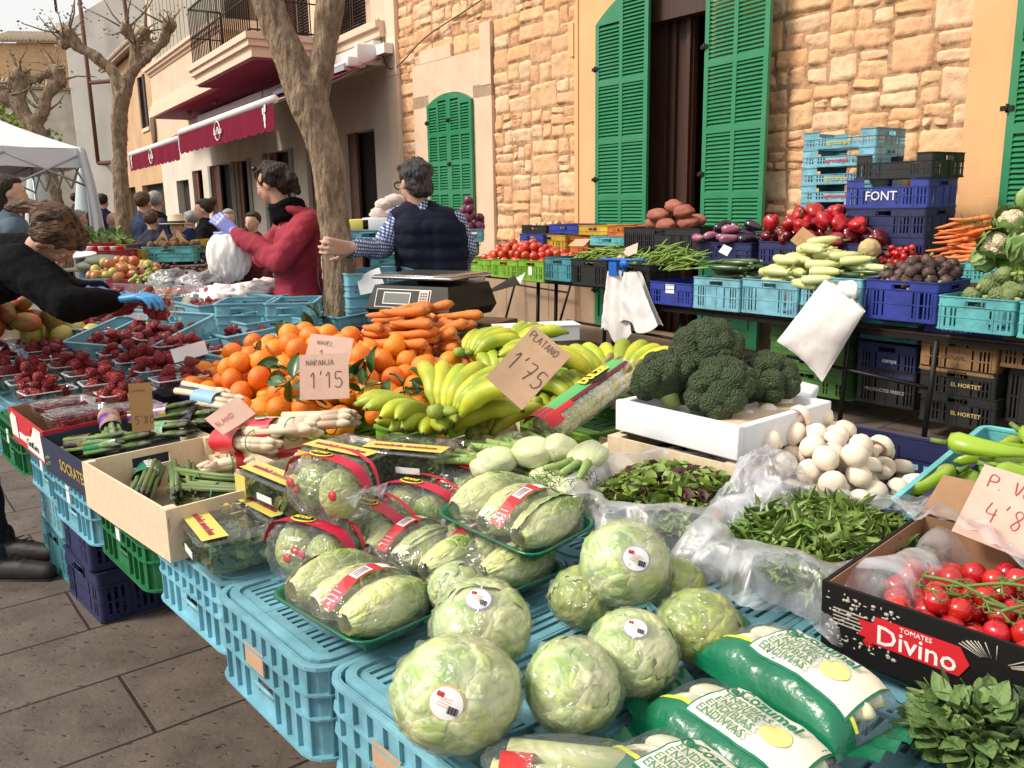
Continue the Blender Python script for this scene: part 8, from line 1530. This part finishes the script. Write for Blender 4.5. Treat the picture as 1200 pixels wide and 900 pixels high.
for i, (a, b, dep, sx, sy) in enumerate(((170, 330, 6.0, 2.0, 1.6), (180, 312, 8.4, 1.7, .7), (430, 290, 6.4, 1.7, .8))):
    c_ = atd(a, b, dep); zt_ = {0: .86, 1: c_.z, 2: .93}[i]; o = empty('folding_table', ('folding table under the pears and grapes', 'folding table under the red and turquoise crates', 'folding table behind the man in the vest')[i], 'table', (c_.x, c_.y + .25, 0)); obj('top', MB().bev((0, 0, zt_ - .02), (sx, sy, .03), .005), mat('grey table board', (.16, .14, .12), .7), o)
    for x in (-1, 1):
        for y in (-1, 1): obj('leg', MB().tube([(x * (sx / 2 - .06), y * (sy / 2 - .06), 0), (x * (sx / 2 - .06), y * (sy / 2 - .06), zt_ - .03)], .018, 8), HING, o)
# ================================================================ people
SKIN = mat('skin', (.58, .33, .23), .5, (.52, .27, .18), 8, .4, sss=.1); SKIN2 = mat('skin paler', (.62, .38, .28), .5, (.56, .31, .22), 8, .4, sss=.1)
HAIRD = mat('dark brown hair', (.014, .008, .005), .5, (.040, .022, .013), 60, .8, stretch=(1, 1, .15), bump=1.5, bscale=90, spec=.3); HAIRB = mat('brown hair', (.035, .017, .009), .5, (.15, .08, .042), 70, .9, stretch=(.15, 1, .6), bump=2, bscale=110, spec=.3); HAIRG = mat('grey hair', (.20, .19, .18), .6, (.35, .34, .33), 30, .6, bump=.4, bscale=60); HAIRS = mat('salt and pepper hair', (.03, .027, .025), .6, (.11, .10, .095), 90, .8, stretch=(1, 1, .25), bump=2, bscale=120, spec=.25)
GLV = mat('blue nitrile glove', (.05, .30, .62), .4, bump=.2, bscale=30); GLP = mat('purple nitrile glove', (.22, .24, .58), .4, bump=.2, bscale=30)
JEAN = mat('blue jeans', (.06, .09, .16), .85, (.10, .13, .21), 20, .5, bump=.3, bscale=60)
def basis(fwd, up=(0, 0, 1)): f = Vector(fwd).normalized(); u = Vector(up); r = f.cross(u).normalized(); u = r.cross(f).normalized(); return Matrix(((r.x, f.x, u.x), (r.y, f.y, u.y), (r.z, f.z, u.z)))   # columns: right, forward, up
def head_on(mb, c, B, s=1):
    P = lambda x, y, z: c + B @ (Vector((x, y, z)) * s)
    E_ = B.to_4x4()
    def el(x, y, z, rx, ry, rz): bm = MB(); bm.blob((0, 0, 0), (rx * s, ry * s, rz * s), 3); mb.add(bm.v, bm.f, 0, True, Matrix.Translation(P(x, y, z)) @ E_)
    el(0, -.012, .025, .075, .092, .088); el(0, .03, -.035, .056, .058, .066); el(0, .062, -.078, .024, .022, .018); el(0, .094, -.012, .011, .016, .022); el(0, .104, -.026, .012, .010, .009)
    el(0, .078, .022, .045, .014, .010); el(0, .086, -.052, .020, .008, .005); el(0, .085, -.062, .016, .008, .005)
    for sx in (-1, 1): el(sx * .074, -.008, -.012, .008, .017, .030); el(sx * .035, .066, -.022, .020, .016, .02)
def face_parts(par, c, B, s=1, hairm=None):
    P = lambda x, y, z: c + B @ (Vector((x, y, z)) * s)
    q = MB(); 
    for sx in (-1, 1): q.blob(P(sx * .031, .0700, .006), .0105 * s, 2)
    e = obj('eyes', q, mat('eye white', (.7, .68, .65), .3), par); q = MB()
    for sx in (-1, 1): q.blob(P(sx * .031, .0780, .006), .0045 * s, 2)
    obj('iris', q, mat('dark iris', (.03, .018, .01), .2), e); q = MB(); q.tube([P(-.020, .093, -.055), P(0, .098, -.055), P(.020, .093, -.055)], .0035 * s, 6); obj('lips', q, mat('lips', (.42, .14, .12), .45), par)
def hand_on(mb, w_, d, n, s=1, curl=.5, side=1, spread=.18):
    """palm from wrist w_ along d, palm normal n (the side fingers curl to)"""
    d = d.normalized(); n = (n - d * n.dot(d)).normalized(); x = d.cross(n) * side; P = lambda a, b, c_: w_ + d * a * s + x * b * s + n * c_ * s
    for b in (-.026, -.009, .009, .026): capsule(mb, P(.01, b * .7, 0), P(.082, b, 0), .013 * s, .0115 * s, 8)
    for i, (b, L_) in enumerate(((-.028, .060), (-.010, .072), (.009, .078), (.028, .070))):
        a0 = b / .028 * spread; p = P(.085, b, 0); dd = (d + x * a0); c_ = curl * (1 + .15 * i * 0)
        for j, k in enumerate((.45, .33, .25)):
            dn = (dd * math.cos(c_ * (j + .6)) + n * math.sin(c_ * (j + .6))).normalized(); q_ = p + dn * L_ * k * s * 1.05; capsule(mb, p, q_, (.0092 - .001 * j) * s, (.0085 - .001 * j) * s, 8); p = q_
    t0 = P(.02, .024, .004); t1 = P(.052, .05, .016); t2_ = P(.078, .062, .026 + .01 * curl); capsule(mb, t0, t1, .0135 * s, .011 * s, 8); capsule(mb, t1, t2_, .011 * s, .009 * s, 8)
def grow(lst, add=0, mul=1): return [(p, q, a * mul + add, b * mul + add) for p, q, a, b in lst]
def limbs(mb, lst, n=12):
    for p, q, a, b in lst: capsule(mb, p, q, a, b, n)
def ell(mb, c, r, M=None): mb.add(*(lambda m_: (m_.v, m_.f, 0, True))(MB().blob((0, 0, 0), r, 3)), M=Matrix.Translation(c) @ (M or Matrix.Identity(4)))
def rough(o, amp, f=9, seed=0): displace(o, lambda c_: amp * (fbm(c_ * f + Vector((seed, 0, 0)), 3) + .3 * fbm(c_ * f * 3.1, 2)))      # soft cloth folds
# ---- woman in the red hoodie
D_ = 4.55; J = lambda x, y, d=0: atd(x, y, D_ + d)
root = empty('person', 'woman in a red hoodie holding up a white bag with a purple glove', 'person', (J(350, 370).x, J(350, 370).y, 0)); O_ = Vector(root.location)
def K(x, y, d=0): return J(x, y, d) - O_
hip, wai, che, nk, hd = K(352, 352), K(351, 325), K(349, 283), K(336, 250), K(319, 216); sn, sf_ = K(356, 268, -.15), K(338, 266, .15); en, ef = K(327, 307, -.26), K(308, 300, .12); wn, wf = K(275, 272, -.12), K(300, 284, .18)
Bh = basis((-.93, .30, -.28)); HS = .96; leg = []
for s, fx in ((-1, .10), (1, -.06)): h_ = hip + Vector((0, s * .09, -.02)); kn = Vector((hip.x + fx, s * .10, .48)); an = Vector((hip.x + fx * 1.2 + .03, s * .11, .09)); leg += [(h_, kn, .088, .06), (kn, an, .058, .04)]
q = MB(); limbs(q, [(hip, wai, .12, .10), (wai, che, .10, .11), (che, nk, .10, .05), (nk, hd + Vector((.01, 0, -.03)), .048, .05), (sn, en, .048, .038), (en, wn, .038, .026), (sf_, ef, .048, .038), (ef, wf, .038, .026)] + grow(leg, -.012)); head_on(q, hd, Bh, .90); hand_on(q, wf, Vector((-.8, 0, -.2)), Vector((0, -.5, -1)), 1, .5, 1)
body = fuse(q, 'body', SKIN, .008, 3, .5, root); face_parts(body, hd, Bh, .90)
q = MB(); limbs(q, grow([(hip + Vector((0, -.06, .02)), wai + Vector((0, -.05, 0)), .125, .11), (hip + Vector((0, .06, .02)), wai + Vector((0, .05, 0)), .125, .11), (wai + Vector((0, -.05, 0)), che + Vector((0, -.06, 0)), .11, .115), (wai + Vector((0, .05, 0)), che + Vector((0, .06, 0)), .11, .115), (che, nk + Vector((.015, 0, -.05)), .13, .075), (sn, en, .072, .060), (en, wn + (en - wn).normalized() * .03, .060, .040), (sf_, ef, .07, .058), (ef, wf + (ef - wf).normalized() * .04, .056, .038), (che, sn, .1, .07), (che, sf_, .1, .07)], 0))
ell(q, K(362, 259), (.10, .12, .065), Euler((0, R(35), 0)).to_matrix().to_4x4()); ell(q, K(347, 246), (.085, .11, .045), Euler((0, R(25), 0)).to_matrix().to_4x4()); hip2 = hip + Vector((0, 0, .0))
RHOOD = mat('red hoodie fleece', (.34, .022, .045), .85, (.28, .018, .038), 4, .5, bump=.3, bscale=90); o = fuse(q, 'hoodie', RHOOD, .010, 5, .5, root); rough(o, .014, 8)
q = MB(); q.tube([hip + Vector((.005, .16 * math.cos(t), .01)) + Vector((.125 * math.sin(t), 0, 0)) for t in [i * PI / 10 for i in range(21)]], .018, 8, cap=False); obj('hem', q, RHOOD, o)
q = MB(); limbs(q, leg); limbs(q, [(hip + Vector((0, -.06, .03)), hip + Vector((0, -.07, -.06)), .118, .10), (hip + Vector((0, .06, .03)), hip + Vector((0, .07, -.06)), .118, .10)]); o = fuse(q, 'jeans', JEAN, .012, 3, .5, root); rough(o, .008, 10)
BLKC = mat('black knit', (.005, .005, .006), .95, bump=.4, bscale=120, spec=.08); q = MB()
for k in range(3): q.tube([nk + Bh @ Vector((.072 * math.cos(t), -.012 + .072 * math.sin(t), -.02 + .028 * k + .006 * math.sin(t * 3 + k))) for t in [i * PI / 9 for i in range(19)]], .027, 8, cap=False)
o = fuse(q, 'scarf', BLKC, .009, 4, .5, root)
P_ = lambda x, y, z: hd + Bh @ (Vector((x, y, z)) * .90); q = MB(); ell(q, P_(0, -.032, .036), (.080, .088, .086), Bh.to_4x4()); ell(q, P_(0, .015, .080), (.066, .068, .032), Bh.to_4x4()); ell(q, P_(0, -.07, -.01), (.064, .045, .065), Bh.to_4x4()); ell(q, P_(0, -.125, .0), (.040, .038, .042), Bh.to_4x4()); limbs(q, [(P_(0, -.13, -.01), P_(0.01, -.14, -.10), .034, .014)])
for s in (-1, 1): ell(q, P_(s * .066, -.035, .02), (.018, .045, .05), Bh.to_4x4())
o = fuse(q, 'hair', HAIRD, .007, 3, .5, root); rough(o, .016, 14)
q = MB()
for s in (-1, 1): q.tube([P_(s * .015, .070, .104), P_(s * .052, .050, .106)], .014, 8)
obj('sunglasses', q, BLK, root); q = MB(); hand_on(q, wn, Vector((-.75, .1, .62)), Vector((0, .8, -.4)), 1.05, .55, 1, .05); limbs(q, [(wn + Vector((.03, 0, -.03)), wn, .032, .027)]); fuse(q, 'glove', GLP, .005, 2, .5, root)
# ---- man in the navy quilted vest
D_ = 4.75; root = empty('person', 'grey haired man in navy vest and checked shirt, one hand on the trunk', 'person', (J(500, 370).x, J(500, 370).y, 0)); O_ = Vector(root.location)
hip, wai, che, nk, hd = K(506, 345), K(505, 310), K(503, 270), K(492, 243), K(485, 214); sl, sr = K(471, 254, .02), K(530, 259, .0); el_, er = K(448, 291, -.02), K(547, 290, .06); wl, wr = K(412, 291, -.50), K(540, 322, .28)
Bh = basis((-.62, .75, -.12)); leg = []
for s in (-1, 1): h_ = hip + Vector((s * .09, 0, -.03)); kn = Vector((hip.x + s * .10, -.02, .5)); an = Vector((hip.x + s * .11, .02, .09)); leg += [(h_, kn, .092, .065), (kn, an, .062, .042)]
q = MB(); limbs(q, [(hip, wai, .11, .10), (wai, che, .10, .10), (che, nk, .08, .055), (nk, hd + Vector((0, 0, -.03)), .056, .056), (sl, el_, .05, .042), (el_, wl, .042, .030), (sr, er, .05, .042), (er, wr, .042, .030)] + grow(leg, -.012)); head_on(q, hd, Bh, 1.0); hand_on(q, wl, (K(385, 289, -.60) - wl), Vector((.2, 1, 0)), 1.12, .6, 1, .16); hand_on(q, wr, Vector((-.3, .9, -.2)), Vector((0, 0, -1)), 1.05, .5, 1)
body = fuse(q, 'body', SKIN2, .008, 2, .5, root); face_parts(body, hd, Bh, 1.0)
CHK_ = bpy.data.materials.new('blue checked shirt'); CHK_.use_nodes = True
def _chk():
    nt = CHK_.node_tree; N = nt.nodes; L = nt.links; b = N['Principled BSDF']; tc = N.new('ShaderNodeTexCoord'); outs = []
    for dirn, ph in (((.35, .0, 1), 0), ((1, .6, -.35), 0)):
        dp = N.new('ShaderNodeVectorMath'); dp.operation = 'DOT_PRODUCT'; dp.inputs[1].default_value = Vector(dirn).normalized(); L.new(tc.outputs['Object'], dp.inputs[0]); m1 = N.new('ShaderNodeMath'); m1.operation = 'MULTIPLY'; m1.inputs[1].default_value = 2 * PI / .017; L.new(dp.outputs['Value'], m1.inputs[0]); sn_ = N.new('ShaderNodeMath'); sn_.operation = 'SINE'; L.new(m1.outputs[0], sn_.inputs[0]); g_ = N.new('ShaderNodeMath'); g_.operation = 'GREATER_THAN'; g_.inputs[1].default_value = .1; L.new(sn_.outputs[0], g_.inputs[0]); outs.append(g_)
    ad = N.new('ShaderNodeMath'); ad.operation = 'ADD'; L.new(outs[0].outputs[0], ad.inputs[0]); L.new(outs[1].outputs[0], ad.inputs[1]); dv = N.new('ShaderNodeMath'); dv.operation = 'MULTIPLY'; dv.inputs[1].default_value = .5; L.new(ad.outputs[0], dv.inputs[0])
    cr = N.new('ShaderNodeValToRGB'); e = cr.color_ramp.elements; cr.color_ramp.interpolation = 'CONSTANT'; e[0].color = rgb((.62, .64, .72)); e[1].position = .75; e[1].color = rgb((.015, .03, .12)); x = e.new(.25); x.color = rgb((.10, .16, .36)); L.new(dv.outputs[0], cr.inputs[0]); L.new(cr.outputs[0], b.inputs['Base Color']); b.inputs['Roughness'].default_value = .8
_chk()
q = MB(); limbs(q, [(sl, el_, .072, .062), (el_, wl + (el_ - wl).normalized() * .02, .060, .042), (sr, er, .072, .062), (er, wr, .060, .042), (che, sl, .1, .072), (che, sr, .1, .072), (wai, che, .09, .10), (che, nk, .08, .066)]); o = fuse(q, 'shirt', CHK_, .010, 4, .5, root); rough(o, .012, 11)
VEST = mat('navy quilted vest', (.006, .009, .022), .75, (.010, .013, .030), 5, .5, bump=.35, bscale=20, spec=.15); q = MB()
limbs(q, [(hip + Vector((0, .01, .03)), che + Vector((0, .01, .02)), .128, .13), (che, nk + Vector((0, 0, -.03)), .125, .075)])
for s in (-1, 1): limbs(q, [(hip + Vector((s * .075, 0, .03)), wai + Vector((s * .07, 0, 0)), .135, .125), (wai + Vector((s * .07, 0, 0)), che + Vector((s * .075, 0, 0)), .125, .13), (che + Vector((s * .075, 0, 0)), nk + Vector((s * .10, .0, -.055)), .125, .068), (nk + Vector((s * .10, 0, -.055)), nk + Vector((0, .01, -.02)), .066, .078)])
o = fuse(q, 'vest', VEST, .010, 4, .5, root)
displace(o, lambda c_: .007 * abs(math.sin(c_.z * PI / .075)) + .012 * fbm(c_ * 7, 3))
q = MB(); limbs(q, leg); limbs(q, [(hip + Vector((-.05, 0, 0)), hip + Vector((.05, 0, 0)), .125, .125)]); o = fuse(q, 'trousers', mat('dark trousers', (.02, .022, .03), .8), .012, 3, .5, root)
P_ = lambda x, y, z: hd + Bh @ (Vector((x, y, z)) * 1.0); q = MB(); ell(q, P_(0, -.032, .036), (.088, .096, .094), Bh.to_4x4()); ell(q, P_(0, .012, .080), (.070, .074, .036), Bh.to_4x4()); ell(q, P_(0, -.062, -.028), (.076, .052, .066), Bh.to_4x4()); o = fuse(q, 'hair', HAIRS, .007, 2, .5, root); rough(o, .012, 22)
q = MB()
for s in (-1, 1): q.tube([P_(s * .080, .0, .0), P_(s * .078, .07, .006), P_(s * .064, .096, .006)], .0035, 5); q.tube([P_(s * .034 + .026 * math.cos(t), .104, .0 + .021 * math.sin(t)) for t in [i * PI / 6 for i in range(13)]], .0035, 5, cap=False)
obj('glasses', q, BLK, root)
# ---- woman bending over the fruit
D_ = 3.1; root = empty('person', 'woman in black bending over the fruit in blue gloves', 'person', (at(25, 640, 0).x, at(25, 640, 0).y, 0)); O_ = Vector(root.location)
hip, wai, che, nk, hd = K(-110, 372, .40), K(-60, 345, .28), K(-2, 312, .12), K(40, 296, .0), K(64, 277, -.04); sn, sf_ = K(22, 312, -.14), K(18, 296, .24); en, ef = K(82, 357, -.26), K(78, 340, .3); wn, wf = K(139, 351, -.16), K(118, 342, .12)
Bh = basis((.42, .30, -.85), (.80, -.30, .42)); leg = []
f1, f2 = at(28, 640, .07) - O_, at(20, 662, .06) - O_
for h_, ft in ((hip + Vector((.02, .09, 0)), f1), (hip + Vector((0, -.09, 0)), f2)): an = ft + Vector((-.10, .0, .03)); kn = (h_ + an) / 2 + Vector((.04, -.02, .02)); leg += [(h_, kn, .10, .07), (kn, an, .068, .045)]
q = MB(); limbs(q, [(hip, wai, .13, .11), (wai, che, .11, .12), (che, nk, .10, .052), (nk, hd, .05, .055), (sn, en, .045, .036), (en, wn, .036, .025), (sf_, ef, .045, .036), (ef, wf, .036, .025)] + grow(leg, -.015)); head_on(q, hd, Bh, .90)
body = fuse(q, 'body', SKIN2, .007, 2, .5, root); face_parts(body, hd, Bh, .90)
q = MB(); up_ = Vector((0, .08, 0)); limbs(q, [(hip - up_, wai - up_, .135, .12), (hip + up_, wai + up_, .135, .12), (wai - up_, che - up_, .12, .115), (wai + up_, che + up_, .12, .115), (che, nk, .13, .068), (sn, en, .078, .066), (en, wn - (wn - en).normalized() * .015, .064, .040), (sf_, ef, .075, .06), (ef, wf - (wf - ef).normalized() * .02, .06, .036), (che - up_, sn, .11, .075), (che + up_, sf_, .11, .075)]); o = fuse(q, 'jumper', mat('black jumper', (.0045, .0045, .005), .95, (.008, .008, .009), 5, .5, bump=.3, bscale=60, spec=.08), .009, 4, .5, root); rough(o, .012, 9)
q = MB(); limbs(q, leg); limbs(q, [(hip - up_, hip + up_, .13, .13)]); o = fuse(q, 'trousers', mat('navy trousers', (.012, .015, .03), .8), .012, 3, .5, root); rough(o, .01, 9)
P_ = lambda x, y, z: hd + Bh @ (Vector((x, y, z)) * .90); q = MB(); ell(q, P_(0, -.032, .036), (.078, .084, .082), Bh.to_4x4()); ell(q, P_(0, .015, .080), (.064, .064, .032), Bh.to_4x4()); ell(q, P_(0, -.09, .03), (.048, .042, .044), Bh.to_4x4()); limbs(q, [(P_(0, -.10, .04), P_(0, -.14, .0), .026, .024), (P_(0, -.14, .0), P_(0.02, -.17, -.08), .024, .010)])
for s in (-1, 1): ell(q, P_(s * .068, -.038, .025), (.018, .045, .05), Bh.to_4x4())
o = fuse(q, 'hair', HAIRB, .006, 2, .5, root)
BT_ = Bh.transposed(); displace(o, lambda c: .0045 * math.sin((BT_ @ (c - hd)).x * 170 + 4 * fbm(c * 6)) + .008 * fbm(c * 14, 3))
q = MB(); gdir = (K(172, 346, -.18) - wn); hand_on(q, wn, gdir, Vector((.1, 0, -1)), 1.05, .55, 1, .1); limbs(q, [(wn - gdir.normalized() * .03, wn, .033, .028)]); fuse(q, 'glove', GLV, .005, 2, .5, root); q = MB(); hand_on(q, wf, Vector((1, -.1, -.1)), Vector((0, 0, -1)), 1.0, .4, -1, .1); limbs(q, [(wf - Vector((.03, 0, 0)), wf, .032, .028)]); fuse(q, 'glove', GLP, .005, 2, .5, root)
SHOE = mat('black trainer', (.018, .016, .018), .6, (.035, .03, .03), 20, .6)
for i, ft in enumerate((f1, f2)):
    q = MB(); d = Vector((1, -.15 + .1 * i, 0)).normalized(); limbs(q, [(ft + d * -.10 + Vector((0, 0, -.012)), ft + d * .03 + Vector((0, 0, -.018)), .047, .045), (ft + d * .03 + Vector((0, 0, -.02)), ft + d * .13 + Vector((0, 0, -.026)), .045, .036), (ft + d * -.09, ft + d * -.09 + Vector((0, 0, .06)), .045, .043)]); s_ = fuse(q, 'shoe', SHOE, .007, 2, .5, root)
    q = MB(); 
    for k in range(5): c_ = ft + d * (-.02 + .025 * k) + Vector((0, 0, .042 - .010 * k)); n_ = Vector((-d.y, d.x, 0)) * .03; q.tube([c_ - n_ * .6, c_ + n_ * .6 + d * .01], .003, 4)
    obj('laces', q, mat('dark red lace', (.08, .02, .025), .8), s_); q = MB(); q.tube([ft + d * -.13 + Vector((0, 0, -.058)), ft + d * .15 + Vector((0, 0, -.058))], [.04, .036], 10, flat=.3, up=(0, 0, 1)); obj('sole', q, mat('dark sole', (.03, .028, .03), .8), s_)
# punnet in her hand
Mh = Matrix.Translation(atd(163, 362, 2.98)) @ Euler((R(-62), R(4), R(6))).to_matrix().to_4x4(); o = empty('punnet', 'clear punnet of strawberries held in the blue glove', 'punnet', M=Mh); obj('tray', punnet_mesh(.20, .12, .06), None, o); q = MB(); q.box((0, 0, .06), (.20, .12, .001)); obj('lid', q, CLAM, o)
rn = random.Random(3); 
for k in range(22): STR[k % 3][0].put(Mh @ xf((rn.uniform(-.08, .08), rn.uniform(-.045, .045), rn.uniform(.02, .045)), rn.uniform(0, 6), rn.uniform(0, 6), 0, 1.25), 'strawberry inside the punnet held by the blue glove', 'strawberries in the held punnet', 'strawberry')
# ---- people in the street
def passer(px_, ytop, dep, face_, jm, hm, label, skin=SKIN2, bald=False, sc=1, wide=1, trm=None, hat=None, bag_=None, bun=False, armf=0):
    t = atd(px_, ytop, dep); h = t.z; root = empty('person', label, 'person', (t.x, t.y, 0)); s = h / 1.72; B = basis((math.sin(R(face_)), math.cos(R(face_)), -.1)); V = lambda x, y, z: B @ Vector((x * s * wide if abs(x) > .05 else x * s, y * s, 0)) + Vector((0, 0, z * s))
    hd = V(0, .02, 1.60); q = MB(); head_on(q, hd, B, s * 1.03); limbs(q, [(V(0, 0, 1.35), V(0, .01, 1.55), .06 * s, .052 * s), (V(0, 0, .95), V(0, 0, 1.35), .12 * s, .10 * s)])
    for x in (-1, 1): limbs(q, [(V(x * .18, 0, 1.38), V(x * .23, .02 + armf * .05, 1.12), .04 * s, .035 * s), (V(x * .23, .02 + armf * .05, 1.12), V(x * .20, .12 + armf * .2, .92 + armf * .15), .035 * s, .028 * s), (V(x * .09, 0, .92), V(x * .1, .02, .5), .075 * s, .05 * s), (V(x * .1, .02, .5), V(x * .1, 0, .08), .05 * s, .035 * s)]); hand_on(q, V(x * .20, .12 + armf * .2, .92 + armf * .15), V(0, .5, -.5) - V(0, 0, 0), V(-x, 0, 0) - V(0, 0, 0), s, .5, x)
    b_ = fuse(q, 'body', skin, .016, 1, .5, root); q = MB()
    for x in (-1, 1): limbs(q, [(V(x * .07, 0, .92), V(x * .09, 0, 1.30), .125 * s, .125 * s), (V(x * .09, 0, 1.30), V(x * .04, 0, 1.43), .11 * s, .07 * s), (V(x * .19, 0, 1.37), V(x * .24, .02 + armf * .05, 1.12), .07 * s, .06 * s), (V(x * .24, .02 + armf * .05, 1.12), V(x * .205, .11 + armf * .19, .95 + armf * .14), .058 * s, .045 * s), (V(x * .09, 0, 1.30), V(x * .19, 0, 1.37), .1 * s, .07 * s)])
    limbs(q, [(V(0, 0, .92), V(0, 0, 1.34), .13 * s, .13 * s), (V(0, 0, 1.34), V(0, .005, 1.47), .12 * s, .068 * s)])
    j_ = fuse(q, 'jacket', jm, .018, 3, .5, root); rough(j_, .02, 6); q = MB()
    for x in (-1, 1): limbs(q, [(V(x * .08, 0, .93), V(x * .1, .02, .5), .11 * s, .07 * s), (V(x * .1, .02, .5), V(x * .1, 0, .06), .068 * s, .055 * s)]); ell(q, V(x * .1, .06, .045), (.05 * s, .13 * s, .045 * s), B.to_4x4())
    fuse(q, 'trousers', trm or JEAN, .02, 2, .5, root)
    if not bald:
        q = MB(); ell(q, hd + V(0, -.034, .038), (.087 * s, .095 * s, .091 * s), B.to_4x4()); ell(q, hd + V(0, .01, .085), (.07 * s, .07 * s, .036 * s), B.to_4x4())
        if bun: ell(q, hd + V(0, -.11, .08), (.05 * s,) * 3, B.to_4x4()); 
        if bun == 2: limbs(q, [(hd + V(0, -.06, -.02), hd + V(0, -.09, -.2), .07 * s, .05 * s)])
        fuse(q, 'hair', hm, .012, 2, .5, root)
    if hat:
        q = MB(); q.lathe([(.001, .10), (.055, .10), (.075, .085), (.082, .0), (.12, -.005), (.165, .0), (.165, .004), (.12, .0), (.08, .006)], 26, M=Matrix.Translation(hd + Vector((0, 0, .06 * s)))); h_ = obj('straw_hat', q, mat('pale straw', (.66, .55, .36), .8, (.56, .45, .28), 40, .6, bump=.4, bscale=150), root); obj('hat_band', MB().lathe([(.085, .006), (.0845, .028)], 26, M=Matrix.Translation(hd + Vector((0, 0, .06 * s))), cap=False), NAVYP, h_)
    if bag_:
        q = MB(); c_ = V(0, -.20, 1.18); ell(q, c_, (.14 * s, .08 * s, .20 * s), B.to_4x4()); fuse(q, 'backpack', bag_, .02, 2, .5, root)
    return root
cl = lambda n, c: mat(n, c, .9, tuple(x * .75 for x in c), 6, .5, spec=.12)
passer(6, 205, 6.4, 60, cl('denim shirt', (.10, .14, .18)), HAIRD, 'dark haired woman in a denim shirt at the left picture edge', bun=2); passer(166, 225, 9.6, 10, cl('blue grey jumper', (.06, .075, .15)), HAIRB, 'brown haired person in a blue grey jumper seen from behind'); passer(181, 224, 10.2, -10, cl('black coat', (.014, .015, .02)), HAIRG, 'grey haired man with a dark coat and backpack seen from behind', bag_=cl('dark backpack', (.05, .04, .035)))
passer(176, 246, 8.9, 0, cl('dark patterned coat', (.05, .055, .08)), HAIRB, 'short person in a dark patterned coat in front of the two standing ones', wide=1.15); passer(206, 256, 8.7, 160, cl('white and black top', (.02, .02, .02)), HAIRD, 'woman with long dark hair in a wide straw hat with a navy band', hat=1, bun=2); passer(223, 247, 9.8, -60, cl('deep blue jacket', (.012, .03, .10)), HAIRG, 'grey haired person in a deep blue jacket right of the straw hat', wide=1.1)
passer(239, 233, 9.2, -100, cl('black dress', (.012, .012, .014)), HAIRD, 'woman with a dark bun in black facing left by the doorways', bun=1, armf=.6); passer(267, 245, 9.8, 170, cl('grey shirt', (.25, .24, .24)), HAIRG, 'grey haired man partly hidden by the purple glove', bald=False); passer(296, 248, 8.8, 200, cl('dark red cap jacket', (.10, .02, .02)), HAIRD, 'dark haired person half hidden behind the red hoodie')
passer(131, 249, 10.5, -20, cl('charcoal jacket', (.035, .04, .05)), HAIRG, 'bald man in a charcoal jacket left of the slim tree', bald=True); passer(109, 247, 10.8, 20, cl('dark green coat', (.03, .04, .03)), HAIRB, 'brown haired person behind the white gazebo leg'); passer(119, 227, 14., 0, cl('dark blue coat', (.02, .025, .06)), HAIRD, 'distant person in a dark blue coat between gazebo leg and tree'); passer(92, 246, 12., 60, cl('grey coat', (.12, .12, .12)), HAIRG, 'grey haired person in a grey coat near the furled parasol'); passer(88, 226, 19., 30, cl('brown coat', (.06, .04, .03)), HAIRD, 'far off person in a brown coat beneath the gazebo frame')
passer(40, 222, 15., 10, cl('burgundy coat', (.12, .01, .03)), HAIRB, 'person in a burgundy coat under the gazebo canopy')
